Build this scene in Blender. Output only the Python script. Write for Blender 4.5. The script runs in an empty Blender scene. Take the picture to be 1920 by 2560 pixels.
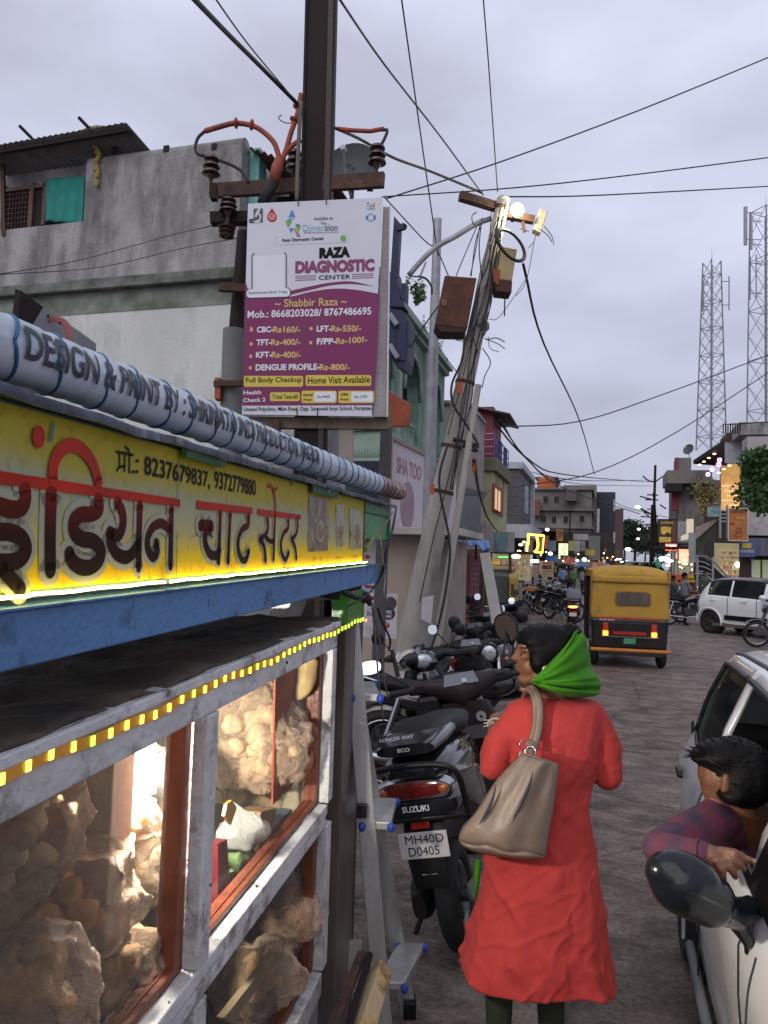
import bpy,bmesh,math,random
from mathutils import Vector as V,Matrix
import numpy as np
R=math.radians
random.seed(7);rng=np.random.default_rng(7)
SC=bpy.context.scene
COL=SC.collection
FPX,CH=1900.0,1.80
pitch,roll=math.atan(117/1900),R(1.72)
Fw=V((0,math.cos(pitch),math.sin(pitch)));R0=V((1,0,0));U0=V((0,-math.sin(pitch),math.cos(pitch)))
Ri=math.cos(roll)*R0+math.sin(roll)*U0
Ui=-math.sin(roll)*R0+math.cos(roll)*U0
CAM=V((0,0,CH))
cd=bpy.data.cameras.new('camera');cam=bpy.data.objects.new('camera',cd);COL.objects.link(cam)
cd.sensor_fit='VERTICAL';cd.sensor_height=36;cd.lens=FPX/2560*36;cd.clip_start=0.05;cd.clip_end=2000
mw=Matrix(((Ri.x,Ui.x,-Fw.x,0),(Ri.y,Ui.y,-Fw.y,0),(Ri.z,Ui.z,-Fw.z,CH),(0,0,0,1)))
cam.matrix_world=mw
SC.camera=cam
W=bpy.data.worlds.new('World');SC.world=W;W.use_nodes=True
nt=W.node_tree;nt.nodes.clear()
def nn(t,**k):
 n=nt.nodes.new(t)
 for a,b in k.items():setattr(n,a,b)
 return n
SUN_EL,SUN_AZ=R(40),R(205)
sky=nn('ShaderNodeTexSky',sky_type='NISHITA');sky.sun_disc=False;sky.sun_elevation=SUN_EL;sky.sun_rotation=SUN_AZ
tc=nn('ShaderNodeTexCoord');mp=nn('ShaderNodeMapping');mp.inputs['Scale'].default_value=(1,1,2.6)
nt.links.new(tc.outputs['Generated'],mp.inputs[0])
nz=nn('ShaderNodeTexNoise');nz.inputs['Scale'].default_value=2.6;nz.inputs['Detail'].default_value=5;nz.inputs['Roughness'].default_value=.45
nt.links.new(mp.outputs[0],nz.inputs['Vector'])
sp=nn('ShaderNodeSeparateXYZ');nt.links.new(tc.outputs['Generated'],sp.inputs[0])
rg=nn('ShaderNodeValToRGB');e=rg.color_ramp.elements
e[0].position=0.0;e[0].color=(4.0,4.0,4.9,1);e[1].position=1.0;e[1].color=(6.8,7.0,8.3,1)
e2=rg.color_ramp.elements.new(.5);e2.color=(5.7,5.85,7.1,1)
nt.links.new(sp.outputs[2],rg.inputs[0])
rc=nn('ShaderNodeValToRGB');e=rc.color_ramp.elements
e[0].position=.34;e[0].color=(.78,.78,.80,1);e[1].position=.66;e[1].color=(1.14,1.15,1.18,1)
nt.links.new(nz.outputs[0],rc.inputs[0])
mu=nn('ShaderNodeMixRGB',blend_type='MULTIPLY');mu.inputs[0].default_value=1
nt.links.new(rg.outputs[0],mu.inputs[1]);nt.links.new(rc.outputs[0],mu.inputs[2])
mx=nn('ShaderNodeMixRGB');mx.inputs[0].default_value=.93
nt.links.new(sky.outputs[0],mx.inputs[1]);nt.links.new(mu.outputs[0],mx.inputs[2])
bg=nn('ShaderNodeBackground');bg.inputs['Strength'].default_value=.1
nt.links.new(mx.outputs[0],bg.inputs['Color'])
wo=nn('ShaderNodeOutputWorld');nt.links.new(bg.outputs[0],wo.inputs[0])
sl=bpy.data.lights.new('sun','SUN');sl.energy=.9;sl.angle=R(60);sl.color=(1,.95,.9)
so=bpy.data.objects.new('sun',sl);COL.objects.link(so)
so.rotation_euler=(R(90)-SUN_EL,0,-SUN_AZ+math.pi)
SC.view_settings.view_transform='Standard';SC.view_settings.look='None';SC.view_settings.gamma=1
SC.view_settings.use_curve_mapping=False;SC.view_settings.exposure=0.3
SC.render.engine='CYCLES'
HD=R(16)
DU=V((math.sin(HD),math.cos(HD),0));DV=V((math.cos(HD),-math.sin(HD),0));Z=V((0,0,1))
def ray(px,py):return Fw+Ri*((px-960)/FPX)+Ui*((1280-py)/FPX)
def P(px,py,Y):
 r=ray(px,py);return CAM+r*(Y/r.y)
def G(px,py,z=0):
 r=ray(px,py);return CAM+r*((z-CH)/r.z)
def hit(px,py,o,n):
 r=ray(px,py);return CAM+r*((o-CAM).dot(n)/r.dot(n))
def UV(u,v,z):return DU*u+DV*v+Z*z
def uvz(p):return(p.dot(DU),p.dot(DV),p.z)
def onu(px,py,u):return hit(px,py,DU*u,DU)
def onv(px,py,v):return hit(px,py,DV*v,DV)
MATS={}
def mat(name,c,rough=.6,metal=0.,var=.25,vs=3.,c2=None,bump=.15,bs=40.,coat=0.,dirt=None,da=.5,ds=1.2,streak=1.,emis=None,es=0.,trans=0.,alpha=1.,spec=.5,sheen=0.,rv=.15,bd=.01,detail=6):
 if name in MATS:return MATS[name]
 m=bpy.data.materials.new(name);m.use_nodes=True;t=m.node_tree;t.nodes.clear()
 def n(ty,**k):
  x=t.nodes.new(ty)
  for a,b in k.items():setattr(x,a,b)
  return x
 L=t.links.new
 out=n('ShaderNodeOutputMaterial');bs_=n('ShaderNodeBsdfPrincipled');L(bs_.outputs[0],out.inputs[0])
 co=n('ShaderNodeTexCoord');mp=n('ShaderNodeMapping');mp.inputs['Scale'].default_value=(1,1,streak)
 L(co.outputs['Object'],mp.inputs[0])
 n1=n('ShaderNodeTexNoise');n1.inputs['Scale'].default_value=vs;n1.inputs['Detail'].default_value=detail;n1.inputs['Roughness'].default_value=.6
 L(mp.outputs[0],n1.inputs['Vector'])
 if c2 is None:c2=tuple(x*(1-var)for x in c)
 r1=n('ShaderNodeValToRGB');e=r1.color_ramp.elements
 e[0].position=.35;e[0].color=(*c2,1);e[1].position=.65;e[1].color=(*c,1)
 L(n1.outputs[0],r1.inputs[0]);colo=r1.outputs[0]
 if dirt is not None:
  n2=n('ShaderNodeTexNoise');n2.inputs['Scale'].default_value=ds;n2.inputs['Detail'].default_value=8;n2.inputs['Roughness'].default_value=.65
  L(mp.outputs[0],n2.inputs['Vector'])
  r2=n('ShaderNodeValToRGB');e=r2.color_ramp.elements
  e[0].position=.62-da*.3;e[0].color=(0,0,0,1);e[1].position=.72-da*.1;e[1].color=(1,1,1,1)
  L(n2.outputs[0],r2.inputs[0])
  mm=n('ShaderNodeMixRGB');L(r2.outputs[0],mm.inputs[0]);L(colo,mm.inputs[1]);mm.inputs[2].default_value=(*dirt,1);colo=mm.outputs[0]
 L(colo,bs_.inputs['Base Color'])
 bs_.inputs['Metallic'].default_value=metal
 n3=n('ShaderNodeTexNoise');n3.inputs['Scale'].default_value=bs;n3.inputs['Detail'].default_value=4
 L(co.outputs['Object'],n3.inputs['Vector'])
 mr=n('ShaderNodeMapRange');mr.inputs['To Min'].default_value=max(rough-rv,.02);mr.inputs['To Max'].default_value=min(rough+rv,1)
 L(n1.outputs[0],mr.inputs[0]);L(mr.outputs[0],bs_.inputs['Roughness'])
 if bump>0:
  b=n('ShaderNodeBump');b.inputs['Strength'].default_value=min(bump*3,1);b.inputs['Distance'].default_value=bd
  L(n3.outputs[0],b.inputs['Height']);L(b.outputs[0],bs_.inputs['Normal'])
 bs_.inputs['Coat Weight'].default_value=coat;bs_.inputs['Coat Roughness'].default_value=.08
 bs_.inputs['Specular IOR Level'].default_value=spec
 bs_.inputs['Transmission Weight'].default_value=trans
 bs_.inputs['Alpha'].default_value=alpha
 bs_.inputs['Sheen Weight'].default_value=sheen
 if emis is not None:
  bs_.inputs['Emission Color'].default_value=(*emis,1);bs_.inputs['Emission Strength'].default_value=es
 m.diffuse_color=(*c,1)
 MATS[name]=m;return m
def flat(name,c,rough=.55,**k):return mat(name,c,rough,var=.08,bump=0,**k)
def glow(name,c,s):return mat(name,c,.5,bump=0,var=0,emis=c,es=s)
def glass(name,tint=(.9,.95,.93),a=.12,rough=.03):
 if name in MATS:return MATS[name]
 m=bpy.data.materials.new(name);m.use_nodes=True;t=m.node_tree;t.nodes.clear()
 out=t.nodes.new('ShaderNodeOutputMaterial');mx=t.nodes.new('ShaderNodeMixShader')
 tr=t.nodes.new('ShaderNodeBsdfTransparent');gl=t.nodes.new('ShaderNodeBsdfPrincipled')
 tr.inputs[0].default_value=(*tint,1)
 gl.inputs['Base Color'].default_value=(*[x*.12 for x in tint],1);gl.inputs['Roughness'].default_value=rough
 fr=t.nodes.new('ShaderNodeFresnel');fr.inputs[0].default_value=1.5
 nz=t.nodes.new('ShaderNodeTexNoise');nz.inputs['Scale'].default_value=14;nz.inputs['Detail'].default_value=8
 co=t.nodes.new('ShaderNodeTexCoord');t.links.new(co.outputs['Object'],nz.inputs[0])
 ma=t.nodes.new('ShaderNodeMath');ma.operation='MULTIPLY_ADD';ma.inputs[1].default_value=a*1.6;t.links.new(nz.outputs[0],ma.inputs[0]);fm=t.nodes.new('ShaderNodeMath');fm.operation='MULTIPLY';fm.inputs[1].default_value=.38;t.links.new(fr.outputs[0],fm.inputs[0]);t.links.new(fm.outputs[0],ma.inputs[2])
 t.links.new(ma.outputs[0],mx.inputs[0]);t.links.new(tr.outputs[0],mx.inputs[1]);t.links.new(gl.outputs[0],mx.inputs[2]);t.links.new(mx.outputs[0],out.inputs[0])
 MATS[name]=m;return m
RM={}
def thing(name,label,cat,loc,rz=0,group=None,scale=1.):
 o=bpy.data.objects.new(name,None);COL.objects.link(o);o.empty_display_size=.1
 o.location=loc;o.rotation_euler=(0,0,rz);o.scale=(scale,)*3
 o['label']=label;o['category']=cat
 if group:o['group']=group
 RM[o.name]=(Matrix.Translation(V(loc))@Matrix.Rotation(rz,4,'Z')@Matrix.Scale(scale,4)).inverted()
 return o
def basis(axis):
 a=V(axis).normalized();h=Z if abs(a.z)<.95 else V((1,0,0))
 b=a.cross(h).normalized();c=b.cross(a).normalized()
 return a,b,c
class M:
 def __init__(s):s.v=[];s.f=[]
 def add(s,vs,fs):
  k=len(s.v);s.v+=[tuple(p)for p in vs];s.f+=[tuple(i+k for i in f)for f in fs];return s
 def hexa(s,p):
  return s.add(p,[(0,3,2,1),(4,5,6,7),(0,1,5,4),(1,2,6,5),(2,3,7,6),(3,0,4,7)])
 def box(s,c,d,rz=0):
  c=V(c);x,y,z=d[0]/2,d[1]/2,d[2]/2;m=Matrix.Rotation(rz,3,'Z')
  return s.hexa([c+m@V((a*x,b*y,e*z))for e in(-1,1)for a,b in((-1,-1),(1,-1),(1,1),(-1,1))])
 def bb(s,x0,x1,y0,y1,z0,z1):return s.box(((x0+x1)/2,(y0+y1)/2,(z0+z1)/2),(abs(x1-x0),abs(y1-y0),abs(z1-z0)))
 def buv(s,u0,u1,v0,v1,z0,z1):
  return s.hexa([UV(u,v,z)for z in(z0,z1)for u,v in((u0,v0),(u0,v1),(u1,v1),(u1,v0))])
 def beam(s,a,b,w,h=None,up=Z):
  a,b=V(a),V(b);h=h or w;d=(b-a).normalized();up=V(up)
  if abs(d.dot(up))>.97:up=V((0,1,0))if abs(d.y)<.9 else V((1,0,0))
  x=d.cross(up).normalized()*w/2;y=x.cross(d).normalized()*h/2
  return s.hexa([p+i*x+j*y for p in(a,b)for i,j in((-1,-1),(1,-1),(1,1),(-1,1))])
 def cyl(s,a,b,r0,r1=None,n=12,cap=True):
  a,b=V(a),V(b);r1=r0 if r1 is None else r1;d,x,y=basis(b-a);k=len(s.v)
  vs=[p+(x*math.cos(2*math.pi*i/n)+y*math.sin(2*math.pi*i/n))*r for p,r in((a,r0),(b,r1))for i in range(n)]
  fs=[(i,(i+1)%n,n+(i+1)%n,n+i)for i in range(n)]
  if cap:fs+=[tuple(range(n-1,-1,-1)),tuple(range(n,2*n))]
  return s.add(vs,fs)
 def tube(s,pts,r,n=8,cap=True):
  pts=[V(p)for p in pts];N=len(pts);rr=r if isinstance(r,(list,tuple))else[r]*N
  d=(pts[1]-pts[0]).normalized();_,x,y=basis(d);vs=[]
  for i,p in enumerate(pts):
   nd=(pts[min(i+1,N-1)]-pts[max(i-1,0)])
   nd=nd.normalized()if nd.length>1e-9 else d
   q=d.rotation_difference(nd);x=q@x;y=q@y;d=nd
   vs+=[p+(x*math.cos(2*math.pi*j/n)+y*math.sin(2*math.pi*j/n))*rr[i]for j in range(n)]
  fs=[(i*n+j,i*n+(j+1)%n,(i+1)*n+(j+1)%n,(i+1)*n+j)for i in range(N-1)for j in range(n)]
  if cap:fs+=[tuple(range(n-1,-1,-1)),tuple((N-1)*n+j for j in range(n))]
  return s.add(vs,fs)
 def lathe(s,o,axis,prof,n=20):
  o=V(o);d,x,y=basis(axis);vs=[]
  for a,r in prof:vs+=[o+d*a+(x*math.cos(2*math.pi*j/n)+y*math.sin(2*math.pi*j/n))*r for j in range(n)]
  N=len(prof);fs=[(i*n+j,i*n+(j+1)%n,(i+1)*n+(j+1)%n,(i+1)*n+j)for i in range(N-1)for j in range(n)]
  fs+=[tuple(range(n-1,-1,-1)),tuple((N-1)*n+j for j in range(n))]
  return s.add(vs,fs)
 def torus(s,c,axis,Rr,r,n=28,k=10,sq=1.):
  c=V(c);d,x,y=basis(axis);vs=[]
  for i in range(n):
   a=2*math.pi*i/n;e=x*math.cos(a)+y*math.sin(a)
   for j in range(k):
    b=2*math.pi*j/k;vs.append(c+e*(Rr+r*math.cos(b))+d*(r*sq*math.sin(b)))
  return s.add(vs,[(i*k+j,i*k+(j+1)%k,((i+1)%n)*k+(j+1)%k,((i+1)%n)*k+j)for i in range(n)for j in range(k)])
 def ell(s,c,r,n=14,k=9,rot=None):
  c=V(c);r=(r,r,r)if not hasattr(r,'__len__')else r;vs=[]
  for i in range(k+1):
   t=math.pi*i/k
   for j in range(n):
    a=2*math.pi*j/n;p=V((r[0]*math.sin(t)*math.cos(a),r[1]*math.sin(t)*math.sin(a),r[2]*math.cos(t)))
    vs.append(c+(rot@p if rot else p))
  fs=[(i*n+j,(i+1)*n+j,(i+1)*n+(j+1)%n,i*n+(j+1)%n)for i in range(k)for j in range(n)]
  return s.add(vs,fs)
 def cap(s,a,b,r0,r1,n=14):
  a,b=V(a),V(b);d=(b-a);L=max(d.length,1e-6);pr=[]
  for i in range(5):t=math.pi/2*i/4;pr.append((-r0*math.cos(t),r0*math.sin(t)+1e-5))
  for i in range(5):t=math.pi/2*i/4;pr.append((L+r1*math.sin(t),r1*math.cos(t)+1e-5))
  return s.lathe(a,d,pr,n)
 def loft(s,secs,n=20,close=True,p=2.5):
  vs=[]
  for q in secs:
   c,ax,ay,hx,hy=q[:5];pp=q[5]if len(q)>5 else p;c=V(c);ax=V(ax);ay=V(ay)
   for j in range(n):
    a=2*math.pi*j/n;ca,sa=math.cos(a),math.sin(a)
    vs.append(c+ax*(hx*math.copysign(abs(ca)**(2/pp),ca))+ay*(hy*math.copysign(abs(sa)**(2/pp),sa)))
  N=len(secs);fs=[(i*n+j,i*n+(j+1)%n,(i+1)*n+(j+1)%n,(i+1)*n+j)for i in range(N-1)for j in range(n)]
  if close:fs+=[tuple(range(n-1,-1,-1)),tuple((N-1)*n+j for j in range(n))]
  return s.add(vs,fs)
 def prism(s,pts,off):
  n=len(pts);off=V(off);vs=[V(p)for p in pts]+[V(p)+off for p in pts]
  return s.add(vs,[tuple(range(n)),tuple(range(2*n-1,n-1,-1))]+[(i,(i+1)%n,n+(i+1)%n,n+i)for i in range(n)])
 def grid(s,rows):
  a,b=len(rows),len(rows[0]);return s.add([p for r in rows for p in r],[(i*b+j,i*b+j+1,(i+1)*b+j+1,(i+1)*b+j)for i in range(a-1)for j in range(b-1)])
 def build(s,name,m=None,parent=None,local=False,smooth=False,bevel=0,label=None,solid=0,sub=0,kind=None,tri=False):
  me=bpy.data.meshes.new(name);vs=s.v
  if parent is not None and not local:
   k=RM[parent.name];vs=[tuple(k@V(p))for p in s.v]
  me.from_pydata(vs,[],s.f);me.update()
  bm=bmesh.new();bm.from_mesh(me)
  if tri:bmesh.ops.triangulate(bm,faces=[f for f in bm.faces if len(f.verts)>4])
  bmesh.ops.recalc_face_normals(bm,faces=bm.faces);bm.to_mesh(me);bm.free()
  if smooth:
   me.polygons.foreach_set('use_smooth',[True]*len(me.polygons))
   if smooth is not True:me.set_sharp_from_angle(angle=R(smooth))
  if m:me.materials.append(m)
  o=bpy.data.objects.new(name,me);COL.objects.link(o)
  if parent is not None:o.parent=parent;RM[o.name]=RM[parent.name]
  if solid:md=o.modifiers.new('s','SOLIDIFY');md.thickness=solid;md.offset=0
  if bevel:md=o.modifiers.new('b','BEVEL');md.width=bevel;md.segments=2;md.limit_method='ANGLE';md.angle_limit=R(40)
  if sub:md=o.modifiers.new('u','SUBSURF');md.levels=sub;md.render_levels=sub
  if label:o['label']=label
  if kind:o['kind']=kind
  return o
 def one(s,name,label,cat,m,group=None,**k):
  a=np.array(s.v);c=V(((a[:,0].min()+a[:,0].max())/2,(a[:,1].min()+a[:,1].max())/2,a[:,2].min()))
  s.v=[tuple(V(p)-c)for p in s.v];o=s.build(name,m,None,**k);o.location=c
  o['label']=label;o['category']=cat
  if group:o['group']=group
  return o
def struct(name,mesh,m,**k):
 o=mesh.build(name,m,None,**k);o['kind']='structure';return o
def copy_tree(o,parent=None,loc=None,rz=None,label=None,scale=None):
 c=o.copy();COL.objects.link(c)
 if parent is not None:c.parent=parent
 if loc is not None:c.location=loc
 if rz is not None:c.rotation_euler=(0,0,rz)
 if scale is not None:c.scale=(scale,)*3
 if label:c['label']=label
 for ch in o.children:copy_tree(ch,c)
 return c
def cat(a,b,sag,n=14):
 a,b=V(a),V(b);return[a.lerp(b,i/n)-Z*sag*4*(i/n)*(1-i/n)for i in range(n+1)]
FONT={}
def textverts(s,off=0.):
 k=(s,off)
 if k in FONT:return FONT[k]
 cu=bpy.data.curves.new('t','FONT');cu.body=s;cu.size=1;cu.offset=off;cu.resolution_u=3;cu.fill_mode='FRONT'
 o=bpy.data.objects.new('t',cu);COL.objects.link(o)
 me=o.to_mesh();v=[tuple(x.co)for x in me.vertices];f=[tuple(p.vertices)for p in me.polygons]
 o.to_mesh_clear();bpy.data.objects.remove(o);bpy.data.curves.remove(cu)
 FONT[k]=(v,f);return FONT[k]
def text3(m,s,bl,br,tl,off=0.):
 v,f=textverts(s,off)
 if not v:return m
 a=np.array(v);x0,x1,y0,y1=a[:,0].min(),a[:,0].max(),a[:,1].min(),a[:,1].max()
 bl,ex,ey=V(bl),V(br)-V(bl),V(tl)-V(bl)
 return m.add([bl+ex*((p[0]-x0)/(x1-x0))+ey*((p[1]-y0)/(y1-y0))for p in v],f)
class PL:
 def __init__(s,o,n):s.o=V(o);s.n=V(n).normalized()
 def h(s,px,py,d=0.):return hit(px,py,s.o,s.n)+s.n*d
 def text(s,m,t,bl,br,tl,d=.003,off=0.):return text3(m,t,s.h(*bl,d),s.h(*br,d),s.h(*tl,d),off)
 def poly(s,m,pts,d=.002,th=.0015):return m.prism([s.h(*p,d)for p in pts],s.n*th)
 def stroke(s,m,pts,w,d=.003,cap=True,ax=None,ay=None):
  q=[s.h(*p,d)for p in pts];N=len(q);ww=w if isinstance(w,(list,tuple))else[w]*N;L,Rr=[],[]
  for i in range(N):
   t=(q[min(i+1,N-1)]-q[max(i-1,0)]).normalized();nr=s.n.cross(t)
   sc=(s.h(pts[i][0],pts[i][1]+1)-s.h(*pts[i])).length*ww[i]/2
   L.append(q[i]+nr*sc);Rr.append(q[i]-nr*sc)
   if cap and i in(0,N-1):m.add([q[i]+(t*math.cos(a)+nr*math.sin(a))*sc for a in[2*math.pi*j/14 for j in range(14)]],[tuple(range(14))])
  return m.add(L+Rr,[(i,i+1,N+i+1,N+i)for i in range(N-1)])
def spl(pts,k=6):
 a=[np.array(p,float)for p in pts];a=[2*a[0]-a[1]]+a+[2*a[-1]-a[-2]];out=[]
 for i in range(1,len(a)-2):
  for j in range(k):
   t=j/k;out.append(tuple(.5*((2*a[i])+(-a[i-1]+a[i+1])*t+(2*a[i-1]-5*a[i]+4*a[i+1]-a[i+2])*t*t+(-a[i-1]+3*a[i]-3*a[i+1]+a[i+2])*t**3)))
 out.append(tuple(a[-2]));return out
def remesh(m,vox,sm=4):
 me=bpy.data.meshes.new('r');me.from_pydata(m.v,[],m.f);o=bpy.data.objects.new('r',me);COL.objects.link(o)
 bm=bmesh.new();bm.from_mesh(me);bmesh.ops.recalc_face_normals(bm,faces=bm.faces);bm.to_mesh(me);bm.free()
 d=o.modifiers.new('r','REMESH');d.mode='VOXEL';d.voxel_size=vox
 if sm:s_=o.modifiers.new('s','SMOOTH');s_.iterations=sm;s_.factor=.5
 ev=o.evaluated_get(bpy.context.evaluated_depsgraph_get());e=ev.to_mesh()
 v=[V(x.co)for x in e.vertices];f=[tuple(p.vertices)for p in e.polygons];ev.to_mesh_clear()
 bpy.data.objects.remove(o);bpy.data.meshes.remove(me)
 r=M();r.v=[tuple(x)for x in v];r.f=f;return r
from mathutils import noise as _ns
def crumple(m,amp,sc,seed=0):
 o=V((seed*7.1,seed*3.3,seed))
 for i,p in enumerate(m.v):
  p=V(p);q=p*sc+o;m.v[i]=tuple(p+V((_ns.noise(q),_ns.noise(q+V((9,2,5))),_ns.noise(q+V((1,8,3)))))*amp)
 return m
conc=mat('stained_concrete',(.36,.35,.335),.9,c2=(.20,.195,.19),vs=2.6,dirt=(.11,.105,.10),da=.55,ds=1.6,bump=.3,bs=14,bd=.02,streak=.4)
plast=mat('whitewashed_wall',(.60,.61,.57),.9,c2=(.50,.51,.48),vs=1.1,dirt=(.36,.37,.34),da=.42,ds=1.3,bump=.25,bs=22,streak=.35)
ledgem=mat('mossy_ledge',(.20,.20,.19),.95,c2=(.06,.075,.05),vs=2.2,bump=.3)
moss=mat('moss_stain',(.10,.125,.085),.95,c2=(.26,.28,.25),vs=1.6,bump=.2)
rust=mat('rusty_steel',(.115,.055,.038),.75,metal=.35,c2=(.045,.03,.026),vs=9,bump=.25,bs=60,dirt=(.16,.085,.045),da=.2,ds=5)
darkst=mat('dark_brown_steel',(.022,.012,.010),.7,metal=0,c2=(.011,.007,.007),vs=6,bump=.15,streak=.15,spec=.25)
rustbox=mat('rusted_box',(.17,.065,.035),.8,metal=.2,c2=(.07,.028,.02),vs=5,bump=.25,dirt=(.3,.17,.1),da=.12,ds=4)
galv=mat('galvanised_steel',(.36,.37,.39),.5,metal=.45,c2=(.25,.26,.28),vs=8,bump=.05)
polec=mat('pole_concrete',(.44,.41,.36),.9,c2=(.30,.28,.25),vs=3,dirt=(.14,.11,.09),da=.4,ds=2,bump=.2,bs=30,streak=.3)
orangep=mat('orange_cable_boot',(.38,.07,.025),.6,c2=(.2,.045,.025),vs=10)
redbr=mat('orange_red_paint',(.45,.10,.04),.7,c2=(.25,.06,.03),vs=4,dirt=(.1,.05,.03),da=.2)
blackr=mat('black_rubber',(.012,.012,.013),.75,bump=.1)
cable=mat('black_cable',(.018,.018,.02),.6,bump=0)
blackp=mat('black_plastic',(.009,.009,.010),.42,bump=.04,var=.3,dirt=(.04,.035,.03),da=.12,ds=6,spec=.3)
glossk=mat('gloss_black_paint',(.008,.009,.012),.12,bump=0,coat=1.,rv=.05,dirt=(.03,.028,.026),da=.1,ds=6)
chrome=mat('chrome',(.42,.43,.45),.2,metal=1.,var=.1,bump=0,rv=.06)
mirrm=mat('mirror_glass',(.92,.93,.95),.03,metal=1.,var=0,bump=0,rv=.01)
alum=mat('scuffed_aluminium',(.50,.51,.50),.45,metal=.55,c2=(.36,.36,.35),vs=14,dirt=(.28,.26,.24),da=.25,ds=7,bump=.06,streak=.15)
wood=mat('weathered_wood',(.20,.15,.105),.85,c2=(.10,.07,.05),vs=5,streak=.12,bump=.3,bs=40)
whitew=mat('chipped_white_paint',(.57,.57,.575),.65,c2=(.42,.415,.41),vs=7,dirt=(.10,.085,.08),da=.30,ds=11,bump=.2,bs=50)
beadw=mat('red_brown_bead',(.20,.055,.025),.45,c2=(.10,.028,.015),vs=10,streak=.2,bump=.15)
greenp=mat('green_wall_paint',(.19,.31,.245),.85,c2=(.13,.23,.18),vs=1.4,dirt=(.06,.085,.065),da=.45,ds=.8,bump=.2)
greenl=mat('pale_green_trim',(.30,.38,.32),.85,c2=(.2,.27,.22),vs=2)
darkin=mat('dark_interior',(.012,.013,.013),.9,bump=0)
tealw=mat('teal_paint',(.18,.42,.38),.8,c2=(.12,.3,.28),vs=2)
whitep=mat('white_paint',(.62,.62,.62),.6,c2=(.52,.52,.52),vs=2,dirt=(.32,.3,.28),da=.25)
beige=mat('beige_cabinet_paint',(.42,.345,.28),.75,c2=(.36,.29,.235),vs=1.2,dirt=(.2,.165,.13),da=.3,ds=1.0,bump=.08)
brickm=mat('red_brick',(.23,.085,.055),.9,c2=(.13,.05,.035),vs=8,bump=.3)
mortar=mat('mortar',(.20,.17,.15),.95)
maroon=mat('maroon_paint',(.19,.018,.04),.6,c2=(.12,.012,.03),vs=2)
redsh=mat('red_shutter',(.20,.03,.025),.6,c2=(.12,.02,.02),vs=3)
bluet=mat('blue_tarpaulin',(.05,.15,.38),.45,c2=(.03,.09,.24),vs=4,bump=.3,bs=12)
olive=mat('yellow_green_wall',(.42,.42,.24),.85,c2=(.33,.33,.19),vs=1.5,dirt=(.17,.16,.1),da=.35)
oliveD=mat('mossy_parapet',(.17,.17,.10),.9,c2=(.10,.105,.06),vs=2)
greyd=mat('dark_grey_cladding',(.075,.07,.075),.55,c2=(.055,.05,.055),vs=2)
navy=mat('navy_paint',(.012,.022,.08),.5,c2=(.008,.012,.04),vs=3)
corr=mat('corrugated_sheet',(.10,.10,.105),.6,metal=.4,c2=(.06,.05,.05),vs=3,dirt=(.12,.06,.035),da=.25)
tankor=mat('orange_tank',(.55,.13,.03),.5)
teak=mat('window_wood',(.13,.055,.03),.6,c2=(.07,.03,.02),vs=5)
blackt=flat('print_black',(.008,.008,.009),spec=.12);whitet=flat('print_white',(.72,.72,.76));yelt=flat('print_yellow',(.62,.50,.06))
navyt=flat('print_navy',(.03,.03,.10));redt=flat('print_red',(.5,.03,.025),spec=.15);magt=flat('print_magenta',(.25,.018,.14))
goldt=flat('print_gold',(.62,.42,.14));bluep=flat('print_blue',(.05,.2,.55));greent=flat('print_green',(.12,.42,.08));ort=flat('print_orange',(.6,.2,.04));lbt=flat('print_pale_blue',(.25,.5,.62))
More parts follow.
